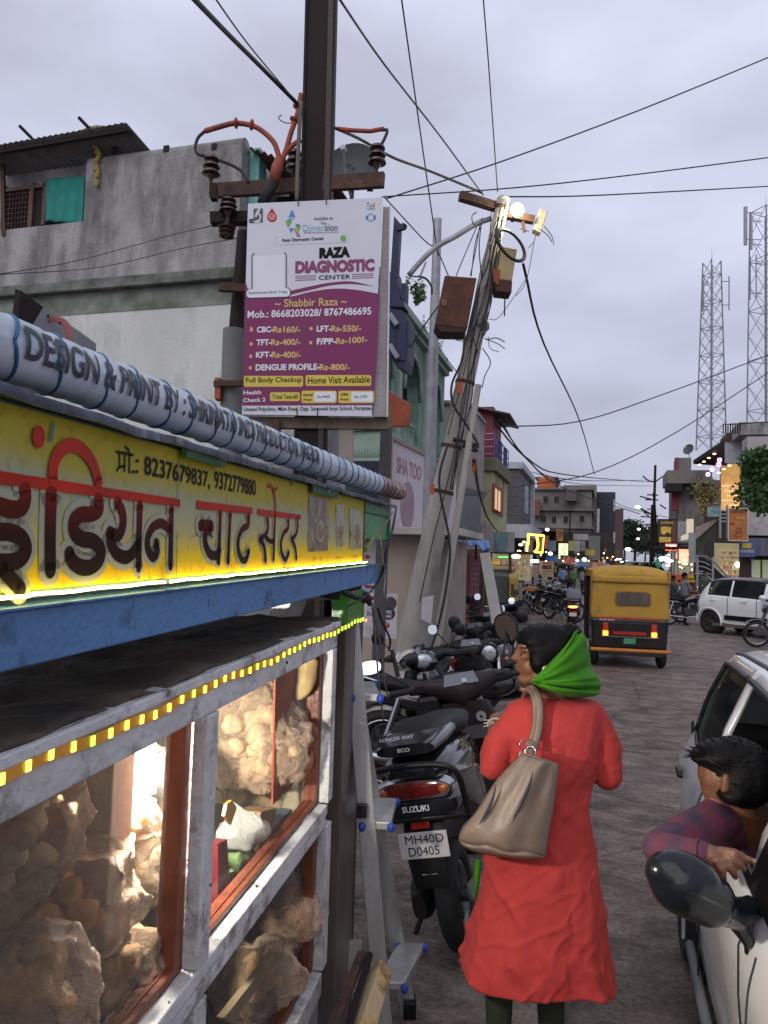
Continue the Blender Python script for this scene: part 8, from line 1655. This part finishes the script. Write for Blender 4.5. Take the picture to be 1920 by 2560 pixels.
for i in range(46):
 side=i%2;x,y=(rng.uniform(1290,1530),rng.uniform(1335,1400))if side else(rng.uniform(1640,1740),rng.uniform(1355,1440));w_,h_=rng.uniform(3,12),rng.uniform(3,10)
 m=M();fr(m,(u7 if side else uP)+rng.uniform(-2,1.5),x,y,x+w_,y+h_,-.15,.05);m.build('shop_board',mat('shopboard%d'%(i%9),((.35,.3,.2),(.12,.14,.2),(.4,.12,.06),(.1,.2,.14),(.45,.4,.35),(.3,.22,.05),(.08,.06,.06),(.22,.2,.22),(.05,.1,.25))[i%9],.7,vs=2,c2=None),FR if side else SR)
def figure(name,label,cat_,root,prims,vox,mats,sm=5,inv=None):
 """prims: (a, b, ra, rb, matkey) capsules or (c, None, (rx,ry,rz), rot, matkey) ellipsoids, fused into one skin"""
 m=M()
 for a,b,ra,rb,k in prims:
  if b is None:m.ell(a,ra,20,14,rb)
  else:m.cap(a,b,ra,rb,16)
 q=remesh(m,vox,sm);o=q.build(name,None,root,local=inv is not None,smooth=True)
 keys=list(mats);[o.data.materials.append(mats[k])for k in keys]
 rm=RM[root.name].inverted()if inv is None else Matrix.Identity(4)
 n=len(o.data.polygons);fc=np.zeros(n*3);o.data.polygons.foreach_get('center',fc);fc=fc.reshape(-1,3)
 Mx=np.array(rm);fc=fc@Mx[:3,:3].T+Mx[:3,3];best=np.full(n,1e9);idx=np.zeros(n,int)
 for a,b,ra,rb,k in prims:
  a_=np.array(a)
  if b is None:
   r_=np.array(ra);d=(np.linalg.norm((fc-a_)/r_,axis=1)-1)*r_.mean()
  else:
   b_=np.array(b);ab=b_-a_;t_=np.clip(((fc-a_)@ab)/max(ab@ab,1e-9),0,1);d=np.linalg.norm(fc-(a_+t_[:,None]*ab),axis=1)-(ra+(rb-ra)*t_)
  w=d<best;best[w]=d[w];idx[w]=keys.index(k)
 o.data.polygons.foreach_set('material_index',idx.astype(np.int32));return o
skin=mat('brown_skin',(.20,.085,.045),.45,c2=(.165,.068,.036),vs=20,bump=.05,bs=220,spec=.4,rv=.05);hairm=mat('black_hair',(.0055,.0045,.0045),.5,c2=(.003,.003,.003),vs=30,bump=.06,bs=150,rv=.1,spec=.10)
skd=mat('dark_skin',(.16,.07,.04),.5,c2=(.12,.05,.03),vs=20,bump=.05)
def simple_person(label,px,Y,h,az,shirt,pants,pose='stand',feet=True,py=1500):
 q=P(px,py,Y);root=V((q.x,Y,0));t=thing('person',label,'person',root,R(90-az));s=h/1.7;k=lambda x,y,z:V((x*s,y*s,z*s))
 pr=[(k(0,0,1.58),None,(.085*s,.075*s,.105*s),None,'skin'),(k(-.015,0,1.62),None,(.09*s,.082*s,.09*s),None,'hair'),(k(0,0,1.5),k(0,0,1.38),.05*s,.06*s,'skin'),(k(0,-.13,1.36),k(0,.13,1.36),.075*s,.075*s,'shirt'),(k(0,0,1.3),k(0,0,1.0),.15*s,.13*s,'shirt'),(k(0,-.06,1.2),k(0,-.06,.98),.12*s,.11*s,'shirt'),(k(0,.06,1.2),k(0,.06,.98),.12*s,.11*s,'shirt')]
 for sg in(-1,1):
  if pose=='sit':
   pr+=[(k(0,sg*.09,.95),k(.38,sg*.14,.85),.095*s,.075*s,'pants'),(k(.38,sg*.14,.85),k(.3,sg*.16,.45),.07*s,.05*s,'pants'),(k(.3,sg*.16,.42),k(.4,sg*.16,.40),.045*s,.035*s,'shoe')]
  else:
   f=.06*sg
   pr+=[(k(0,sg*.085,.92),k(f*.5,sg*.09,.5),.092*s,.068*s,'pants'),(k(f*.5,sg*.09,.5),k(f,sg*.1,.1),.064*s,.045*s,'pants'),(k(f,sg*.1,.045),k(f+.13,sg*.11,.035),.042*s,.034*s,'shoe')]
  if pose in('lean','sit'):pr+=[(k(0,sg*.2,1.34),k(.1,sg*.24,1.1),.052*s,.042*s,'shirt'),(k(.1,sg*.24,1.1),k(.36,sg*.2,1.05),.038*s,.028*s,'skin'),(k(.36,sg*.2,1.05),k(.43,sg*.19,1.04),.03*s,.02*s,'skin')]
  else:pr+=[(k(0,sg*.2,1.34),k(-.02,sg*.25,1.08),.05*s,.042*s,'shirt'),(k(-.02,sg*.25,1.08),k(.05,sg*.25,.84),.036*s,.026*s,'skin'),(k(.05,sg*.25,.84),k(.07,sg*.24,.76),.03*s,.02*s,'skin')]
 figure('body',label,'person',t,pr,.022,dict(skin=skd,hair=hairm,shirt=shirt,pants=pants,shoe=blackp),4,inv=1)
 return t
cl=lambda n,c:mat('cloth_'+n,c,.85,vs=8)
simple_person('man in a light blue shirt standing by the far left shops',1406,44,1.72,20,cl('skyblue',(.14,.24,.42)),cl('dkpants',(.02,.02,.03)))
simple_person('person in a red shirt between the blue and green shirted people',1421,50,1.66,20,cl('red',(.4,.03,.04)),cl('dkpants',(.02,.02,.03)))
simple_person('person in a green shirt beside the far left stalls',1432,47,1.66,200,cl('green',(.10,.25,.12)),cl('brownpants',(.06,.05,.04)))
simple_person('pale-shirted person behind the scooter with the red tail lamp',1455,46,1.6,60,cl('pale',(.3,.28,.27)),cl('dkpants',(.02,.02,.03)))
simple_person('man in a grey shirt and black trousers handling a motorcycle',1712,24.2,1.66,85,cl('greyshirt',(.16,.16,.18)),cl('blackpants',(.012,.01,.012)),'lean',py=1550)
simple_person('dark-clothed rider seated on the motorcycle near the red counter',1684,25,1.55,110,cl('darkshirt',(.05,.055,.06)),cl('dkpants',(.02,.02,.03)),'sit',py=1530)
simple_person('person in olive clothes at the foot of the staircase',1762,30,1.7,190,cl('olive',(.06,.07,.04)),cl('dkpants',(.02,.02,.03)),py=1530)
YW=2.65;W=lambda x,y,d=0.:P(x,y,YW+d)
WM=thing('person','woman in a coral red kurta and green scarf, seen from behind with a shoulder bag','person',V((W(1340,2500).x,YW,0)))
leg=mat('dark_green_leggings',(.022,.030,.014),.85,c2=(.016,.022,.010),vs=20)
fz=lambda x,y,z,d=0.:V((W(x,y,d).x,YW+d,z))
pr=[(W(1368,1634),None,(.092,.074,.092),None,'skin'),(W(1328,1650),None,(.050,.056,.072),None,'skin'),(W(1322,1612),None,(.040,.054,.052),None,'skin'),(W(1350,1688),W(1318,1700),.034,.022,'skin'),(W(1345,1686,-.03),W(1318,1698,-.012),.026,.018,'skin'),(W(1309,1697),None,(.020,.022,.018),None,'skin'),(W(1328,1664,-.034),None,(.030,.020,.032),None,'skin'),(W(1328,1664,.034),None,(.030,.020,.032),None,'skin'),(W(1304,1618),W(1289,1643),.0090,.0125,'skin'),(W(1286,1645),None,(.0125,.0115,.0095),None,'skin'),(W(1294,1648,-.011),None,(.012,.0095,.009),None,'skin'),(W(1294,1648,.011),None,(.012,.0095,.009),None,'skin'),(W(1302,1650),None,(.012,.016,.016),None,'skin'),(W(1298,1663),None,(.0130,.020,.0070),None,'lip'),(W(1300,1674),None,(.0125,.018,.0080),None,'lip'),(W(1306,1617,-.024),None,(.011,.022,.007),None,'skin'),(W(1312,1640,-.050),None,(.018,.012,.014),None,'skin'),(W(1363,1676,-.077),None,(.013,.009,.026),None,'skin'),(W(1368,1688),W(1386,1760,.01),.050,.052,'skin'),(W(1310,1782),W(1470,1782),.035,.035,'skin'),(W(1385,1800),W(1375,2050),.08,.08,'skin'),(W(1285,1800),W(1236,1915,-.01),.030,.032,'skin'),(W(1236,1915,-.01),W(1240,1800,.17),.036,.026,'skin'),(W(1240,1800,.17),W(1264,1790,.25),.026,.022,'skin'),(W(1490,1800),W(1517,1940,0),.030,.032,'skin'),(W(1520,1945),W(1450,1890,.24),.030,.026,'skin'),(W(1450,1890,.24),W(1420,1880,.3),.028,.022,'skin')]
for k_ in range(4):pr+=[(W(1264,1790,.25),W(1285+k_*4,1786+k_*5,.31),.010,.007,'skin'),(W(1420,1880,.3),W(1392,1868+k_*6,.36),.010,.007,'skin')]
pr+=[(W(1262,1786,.24),W(1268,1774,.29),.011,.008,'skin'),(W(1425,1876,.3),W(1412,1852,.34),.011,.008,'skin')]
for x_ in(1248,1378):
 pr+=[(fz(x_*.6+1325*.4,2300,.74),fz(x_,2400,.42,.0),.062,.052,'leg'),(fz(x_,2400,.42),fz(x_+2,2500,.10,.0),.052,.034,'leg'),(fz(x_,2500,.05),fz(x_,2500,.035,.15),.036,.03,'skin')]
figure('body','','',WM,pr,.0045,dict(skin=skin,lip=mat('lips',(.26,.08,.06),.4,bump=0),leg=leg),3)
for c_,r_,mt_,nm in((W(1307,1637,-.052),(.008,.005,.0038),mat('eye_white',(.5,.47,.44),.2,bump=0),'eye'),(W(1304,1637,-.055),(.0045,.0045,.0045),blackp,'pupil'),(W(1309,1631,-.058),(.009,.004,.0016),hairm,'eyelashes'),(W(1310,1620,-.052),(.014,.004,.0022),hairm,'eyebrow'),(W(1292,1647,-.0225),(.0035,.0035,.0035),mat('gold',(.8,.55,.2),.2,metal=1),'nose_stud'),(W(1360,1673,-.100),(.006,.006,.009),mat('pearl',(.7,.68,.66),.2),'earring')):
 m=M();m.ell(c_,r_,10,8);m.build(nm,mt_,WM,smooth=True)
hm=M()
for c_,r_ in((W(1376,1622),(.108,.086,.088)),(W(1388,1645),(.080,.084,.088)),(W(1352,1650,-.052),(.040,.034,.052)),(W(1350,1600,0),(.082,.078,.055)),(W(1326,1588,0),(.040,.058,.026)),(W(1366,1668,-.058),(.030,.026,.030)),(W(1424,1583,.0),(.045,.042,.035)),(W(1405,1600),(.05,.06,.05)),(W(1395,1680),(.06,.07,.06))):hm.ell(c_,r_,22,16)
hq=remesh(hm,.006,5)
for i,p in enumerate(hq.v):
 p=V(p);q=p-W(1424,1583);d_=p-W(1370,1640);a=math.atan2(d_.z,d_.x);hq.v[i]=tuple(p+d_.normalized()*(.0009*math.sin(a*30+p.y*60)+.003*_ns.noise(V((a*2,p.y*25,0)))))
hq.build('hair',hairm,WM,smooth=True)
for k in range(26):
 a=W(rng.uniform(1310,1440),rng.uniform(1560,1600),rng.uniform(-.06,.03));m=M();m.tube([a,a+V((rng.uniform(-.02,.02),rng.uniform(-.02,.02),.012)),a+V((rng.uniform(-.05,.05),rng.uniform(-.02,.02),.012))],.0006,3);m.build('hair_strand',hairm,WM)
kurta=mat('coral_red_cotton',(.42,.044,.040),.85,c2=(.35,.032,.031),vs=3,bump=.10,bs=38,bd=.012,sheen=.03,spec=.2,detail=8)
rg_=[(1742,1345,1425,.050),(1752,1300,1480,.075),(1775,1272,1502,.092),(1820,1268,1500,.108),(1900,1272,1488,.112),(1960,1276,1474,.105),(2030,1262,1468,.108),(2120,1226,1476,.128),(2250,1206,1490,.142),(2350,1178,1506,.156),(2405,1166,1516,.166),(2436,1160,1523,.172)]
secs=spl([tuple(r)for r in rg_],6);m=M();rows=[];NS=120
for i,(y,l,r,dp)in enumerate(secs):
 c_=W((l+r)/2,y);hx=(r-l)/2*YW/FPX;f_=max(0,(y-1980)/490);row=[]
 for j in range(NS+1):
  a=2*math.pi*j/NS;ca,sa=math.cos(a),math.sin(a);p=V((c_.x+hx*math.copysign(abs(ca)**.85,ca),YW+dp*math.copysign(abs(sa)**.9,sa),c_.z))
  e=V((ca*hx,sa*dp,0)).normalized();f1=max(0,f_)**1.5
  fold=f1*(.005*math.sin(a*7+1.2*f_+.8)+.022*_ns.noise(V((ca*4.5,sa*4.5,f_*1.6)))+.010*_ns.noise(V((ca*13+f_*3,sa*13,f_*2.4))))+.006*_ns.noise(V((p.x*9,p.y*9,p.z*5)))+.004*_ns.noise(V((p.x*25,p.y*25,p.z*9)))*(.4+f_)
  cr=1-abs(_ns.noise(V((p.x*5+p.z*5,p.y*6,p.z*4-p.x*3))))*4;fold+=.007*max(0,cr)*(.35+.65*max(f_,0));cr=1-abs(_ns.noise(V((p.x*9-p.z*6,p.y*9+5,p.z*5))))*5;fold+=.004*max(0,cr)
  if i==len(secs)-1 or f_>.9:p.z+=(-.020*math.sin(a*3+2.6)-.008*math.sin(a*7)-.028*ca)*max(0,(f_-.85)/.15)
  fold-=.010*max(0,1-abs(y-1990)/90)*(.5+.5*math.sin(a*11+y*.06))*(.6)
  row.append(p+e*fold)
 rows.append(row)
kt=M();nr=len(rows);kt.add([p for r in rows for p in r[:-1]],[(i*NS+j,i*NS+(j+1)%NS,(i+1)*NS+(j+1)%NS,(i+1)*NS+j)for i in range(nr-1)for j in range(NS)]+[tuple(range(NS-1,-1,-1)),tuple((nr-1)*NS+j for j in range(NS))])
kt.cap(W(1312,1786),W(1466,1786),.055,.055)
for pts in(((1300,1794,0,.054),(1252,1858,-.01,.053),(1236,1912,-.015,.050),(1240,1860,.11,.043)),((1476,1790,0,.054),(1510,1868,-.005,.054),(1517,1938,-.01,.050),(1462,1905,.17,.044))):
 for a,b in zip(pts[:-1],pts[1:]):kt.cap(W(*a[:3]),W(*b[:3]),a[3],b[3],20)
q=remesh(kt,.0058,5)
el=(W(1236,1905),W(1517,1930))
for i,p in enumerate(q.v):
 p=V(p);d=p-V((W(1375,1900).x,YW,p.z));d.z=0;d=d.normalized();f_=max(0,(1.15-p.z)/.8);ne=max(math.exp(-((p-e_).length/.11)**2)for e_ in el)
 c1=max(0,1-abs(_ns.noise(V((p.x*5+p.z*6,p.y*6,p.z*4-p.x*4))))*4.5);c2=max(0,1-abs(_ns.noise(V((p.x*11-p.z*8,p.y*9+5,p.z*7))))*5);c3=max(0,1-abs(_ns.noise(V((p.x*10,p.y*10+9,p.z*26))))*4)
 q.v[i]=tuple(p+d*(.002+.008*c1*(.35+f_)+.004*c2*(.4+f_)+.006*c3*ne+.006*_ns.noise(V((p.x*12,p.y*12,p.z*5)))))
q.build('kurta',kurta,WM,smooth=True)
m=M();m.torus(W(1240,1812,.15),(W(1240,1800,.17)-W(1236,1915,-.01)),.030,.0035,24,6);m.build('bracelet',mat('bracelet_pale',(.6,.56,.5),.4),WM,smooth=True)
for k in range(3):m=M();a=W(1236,1808,.10);m.tube([a,a+V((-.02,-.01,-.004+.008*k)),a+V((-.04,-.01,-.012+.012*k))],.0015,4);m.build('bracelet_thread',mat('bracelet_pale',(.6,.56,.5)),WM)
scm=mat('green_scarf',(.052,.235,.006),.8,c2=(.034,.16,.004),vs=5,bump=.25,bs=240,bd=.003,sheen=.03,spec=.2)
Bp=spl([(1437,1580),(1446,1574),(1456,1584),(1467,1612),(1477,1650),(1483,1684),(1497,1702),(1503,1720),(1496,1734),(1462,1742),(1425,1743),(1390,1734),(1355,1720),(1338,1708)],7)
rows=[];NP=len(Bp)
for i,(bx_,by_)in enumerate(Bp):
 f=i/(NP-1);row=[]
 for j in range(25):
  r_=j/24;px_=1328+(bx_-1328)*r_;py_=1704+(by_-1704)*r_
  if f<.15:sag=(1-f/.15)*math.sin(math.pi*r_);px_+=10*sag;py_+=8*sag
  wr=math.sin(math.pi*min(1,f*1.15));d=-.085-.055*math.sin(math.pi*min(r_*.85,1))*(.5+.5*wr)+(.105*r_**3)*(.3+.7*math.sin(math.pi*f)**.5)
  p=W(px_,py_,d);fo=(.015*math.sin(f*27+2.5*r_)+.008*math.sin(f*57+4*r_)+.01*_ns.noise(V((f*9,r_*3,2))))*min(1,r_*1.8)*(.6+.6*f)
  row.append(p+V((0,-1,.15))*fo)
 rows.append(row)
m=M();m.grid(rows);m.build('scarf',scm,WM,smooth=True,solid=.004)
m=M();rows=[]
for i in range(25):
 f=i/24;a=math.pi*(.02+.98*f)
 row=[W(1400,1600+j*12)+V(((.075+.0045*j)*math.cos(a),.02+(.085+.003*j)*math.sin(a),0))for j in range(11)];rows.append(row)
m.grid(rows);m.build('scarf_wrap',scm,WM,smooth=True,solid=.003)
m=M();m.tube([W(1196,2150,.1),W(1192,2200,.1),W(1188,2250,.1)],[.012,.01,.004],8);m.build('scarf_end',scm,WM,smooth=True)
bagm=mat('taupe_leatherette',(.215,.155,.12),.5,c2=(.17,.12,.093),vs=5,bump=.12,bs=120,bd=.004)
HBG=thing('handbag','taupe slouchy shoulder bag with dark slits hanging from the woman\'s shoulder','handbag',W(1270,2140,-.2))
Lp=spl([(1303,1885),(1280,1908),(1243,1948),(1215,1990),(1188,2032),(1158,2066),(1148,2094),(1156,2112),(1182,2128)],5)
Rp=spl([(1397,1912),(1396,1926),(1390,1975),(1384,2020),(1376,2066),(1370,2104),(1365,2132),(1360,2143),(1338,2146)],5)
N_=len(Lp)
for side,nm in((-1,'front_panel'),(1,'back_panel')):
 rows=[]
 for i in range(N_):
  t_=i/(N_-1);row=[]
  for j in range(31):
   s_=j/30;px_=Lp[i][0]+(Rp[i][0]-Lp[i][0])*s_;py_=Lp[i][1]+(Rp[i][1]-Lp[i][1])*s_+6*math.sin(math.pi*s_)*t_
   bul=(math.sin(math.pi*s_)**.55)*(.018+.058*math.sin(math.pi*min(1,.08+t_*.80))**.8)*(1 if t_<.92 else max(0,(1-t_)/.08)**.5)
   fold=.010*math.sin(s_*13+t_*2.2)*math.sin(math.pi*s_)*(1-t_)**.7+.008*_ns.noise(V((s_*5,t_*4,3)))+(-.012*math.exp(-((t_-.80-.03*math.sin(s_*14))/.03)**2)if side<0 else 0)
   row.append(W(px_,py_,-.20+side*(bul)+(-fold if side<0 else 0)))
  rows.append(row)
 m=M();m.grid(rows);m.build(nm,bagm,HBG,smooth=True,solid=.003)
PLB=lambda px,py,d=-.27:W(px,py,d)
for pts in(((1332,1925),(1326,1955),(1312,1990),(1298,2020),(1285,2045),(1276,2078)),((1240,1960),(1234,1990),(1222,2020),(1208,2045),(1196,2062))):
 q=spl(pts,5);m=M();m.tube([PLB(*p,-.283 if pts[0][0]>1300 else-.265)for p in q],[.0006+.0045*math.sin(math.pi*i/(len(q)-1))for i in range(len(q))],6);m.build('slit',mat('slit_navy',(.02,.02,.04),.6),HBG,smooth=True)
m=M();m.tube([W(*p,-.205-.018*math.sin(math.pi*k/4))for k,p in enumerate(((1303,1885),(1325,1888),(1350,1897),(1375,1905),(1397,1912)))],.004,6);m.build('top_hem',bagm,HBG,smooth=True)
def strap(pts,w,nm='strap'):
 q=spl([tuple(p)for p in pts],8);rows=[];L=len(q)
 for i in range(L):
  p=V(q[i]);d=(V(q[min(i+1,L-1)])-V(q[max(i-1,0)])).normalized();e=d.cross(V((0,-1,.15))).normalized()
  rows.append([p-e*w/2+V((0,.003,0)),p-e*w/4+V((0,-.003,0)),p+e*w/4+V((0,-.003,0)),p+e*w/2+V((0,.003,0))])
 m=M();m.grid(rows);return m.build(nm,bagm,HBG,smooth=True,solid=.004)
strap([W(1312,1775,.09),W(1318,1738,.04),W(1328,1722,-.03),W(1341,1732,-.085),W(1349,1770,-.125),W(1347,1820,-.14),W(1336,1865,-.16),W(1328,1885,-.19)],.024)
strap([W(1304,1780,.09),W(1310,1742,.04),W(1319,1727,-.02),W(1331,1734,-.075),W(1338,1760,-.115),W(1339,1810,-.125),W(1330,1850,-.14)],.018)
m=M();m.torus(W(1311,1862,-.17),(.2,-1,.1),.016,.0018,24,6);m.build('ring',chrome,HBG,smooth=True);m=M();m.torus(W(1326,1880,-.2),(-.5,-1,.3),.017,.0018,24,6);m.build('ring',chrome,HBG,smooth=True)
m=M();m.box(W(1324,1866,-.175),(.022,.012,.035));m.build('strap_tab',bagm,HBG,bevel=.003)
m=M();m.tube([W(1301,1880,-.19),W(1297,1892,-.2),W(1299,1905,-.2)],.0025,5);m.build('zip_pull',chrome,HBG)
YM=2.3;Q=lambda x,y,Y=YM:P(x,y,Y)
MN=thing('person','young man in dark plaid shirt leaning out of the white car window','person',Q(1850,2200,2.35)-Z*.3)
shirt=mat('plaid_shirt',(.12,.016,.032),.85,c2=(.02,.014,.035),vs=11,bump=.1,bs=200,bd=.003,dirt=(.05,.02,.05),da=.3,ds=9)
pr=[(Q(1832,1935),None,(.100,.090,.092),None,'skin'),(Q(1806,1962),None,(.062,.060,.072),None,'skin'),(Q(1796,1990),Q(1812,2012),.036,.030,'skin'),(Q(1776,1965,2.33),None,(.022,.03,.030),None,'skin'),(Q(1770,1960,2.36),Q(1764,1972,2.37),.010,.011,'skin'),(Q(1815,1958,2.22),None,(.012,.010,.030),None,'skin'),(Q(1809,1972,2.225),None,(.009,.008,.014),None,'skin'),(Q(1840,1990),Q(1880,2080,2.35),.062,.075,'skin'),(Q(1815,2060,2.34),Q(1930,2090,2.45),.075,.09,'shirt'),(Q(1880,2120,2.4),Q(1900,2320,2.5),.13,.14,'shirt'),(Q(1800,2045,2.30),Q(1720,2085,2.17),.062,.055,'shirt'),(Q(1720,2085,2.17),Q(1652,2122,2.06),.055,.048,'shirt'),(Q(1652,2122,2.06),Q(1700,2132,2.0),.046,.042,'shirt'),(Q(1700,2132,2.0),Q(1752,2134,1.965),.042,.034,'shirt'),(Q(1750,2134,1.965),Q(1772,2136,1.955),.027,.026,'skin'),(Q(1786,2138,1.95),None,(.036,.028,.022),Matrix.Rotation(R(14),3,'Y'),'skin'),(Q(1772,2136,1.955),Q(1806,2134,1.95),.023,.015,'skin'),(Q(1772,2140,1.95),Q(1795,2156,1.94),.021,.014,'skin')]
fg=[((1806,2128),(1838,2132),(1862,2146),(1884,2154)),((1808,2138),(1832,2150),(1848,2162),(1860,2172)),((1802,2148),(1820,2164),(1832,2180),(1838,2192)),((1790,2154),(1802,2172),(1808,2190),(1810,2204))]
for k_,f in enumerate(fg):
 rr=[.0115,.0105,.0095,.0082]if k_<3 else[.0105,.0095,.0085,.0075]
 yy=[1.945,1.92,1.925,1.935]
 for a,b,r0,r1,y0,y1 in zip(f[:-1],f[1:],rr[:-1],rr[1:],yy[:-1],yy[1:]):pr.append((Q(*a,y0-.004*k_),Q(*b,y1-.004*k_),r0,r1,'skin'))
 pr.append((Q(*f[0],1.94),None,(.013,.012,.011),None,'skin'))
pr+=[(Q(1772,2146,1.97),Q(1790,2168,1.99),.013,.011,'skin'),(Q(1790,2168,1.99),Q(1806,2182,1.985),.011,.009,'skin')]
figure('body','','',MN,pr,.0040,dict(skin=mat('warm_brown_skin',(.17,.07,.035),.42,c2=(.12,.048,.024),vs=25,bump=.1,bs=180,spec=.45,rv=.05),shirt=shirt),4)
for f in fg:m=M();m.ell(Q(f[3][0]+1,f[3][1]-1,1.926),(.0058,.003,.0062),10,6);m.build('fingernail',mat('nail',(.36,.2,.15),.3,bump=0),MN,smooth=True)
hm=M()
for c_,r_ in((Q(1840,1918),(.107,.096,.088)),(Q(1855,1945,2.27),(.085,.085,.085)),(Q(1800,1890,2.3),(.075,.08,.050)),(Q(1768,1892,2.3),(.050,.045,.028)),(Q(1835,1985,2.24),(.05,.05,.03))):hm.ell(c_,r_,22,16)
hq=remesh(hm,.006,4)
for i,p in enumerate(hq.v):p=V(p);d_=(p-Q(1838,1930));a=math.atan2(d_.z,d_.x);hq.v[i]=tuple(p+d_.normalized()*(.0012*math.sin(a*34+p.y*40)+.005*_ns.noise(p*22)))
hq.build('hair',hairm,MN,smooth=True)
m=M()
for k in range(420):
 d=V(rng.normal(0,1,3)).normalized();d.z=abs(d.z)*.9+.05
 if d.x<-.55 and d.z<.5:continue
 p=Q(1842,1930)+V((d.x*.112,d.y*.103,d.z*.100));e=V((-.028+rng.uniform(-.012,.012),rng.uniform(-.012,.012),rng.uniform(-.006,.010)))
 m.tube([p,p+e*.5+d*.004,p+e],[.0016,.0012,.0003],3,cap=False)
m.build('hair_strands',mat('hair_sheen',(.010,.007,.006),.45,bump=0,spec=.2),MN,kind='stuff')
for k in range(60):
 x_,y_=(rng.uniform(1745,1800),rng.uniform(1875,1900))if k<34 else(rng.uniform(1780,1900),rng.uniform(1850,1880))
 a=Q(x_,y_,rng.uniform(2.24,2.34));d=V((-.05,rng.uniform(-.02,.02),rng.uniform(-.01,.02)))if k<34 else V((rng.uniform(-.03,.0),rng.uniform(-.02,.02),.02));m=M();m.tube([a,a+d*.5+V((0,0,.004)),a+d],[.0022,.0016,.0004],4);m.build('hair_tuft',hairm,MN)
m=M();m.torus(Q(1752,2134,1.965),Q(1772,2136,1.955)-Q(1700,2132,2.0),.034,.004,24,6);m.build('cuff',shirt,MN,smooth=True)
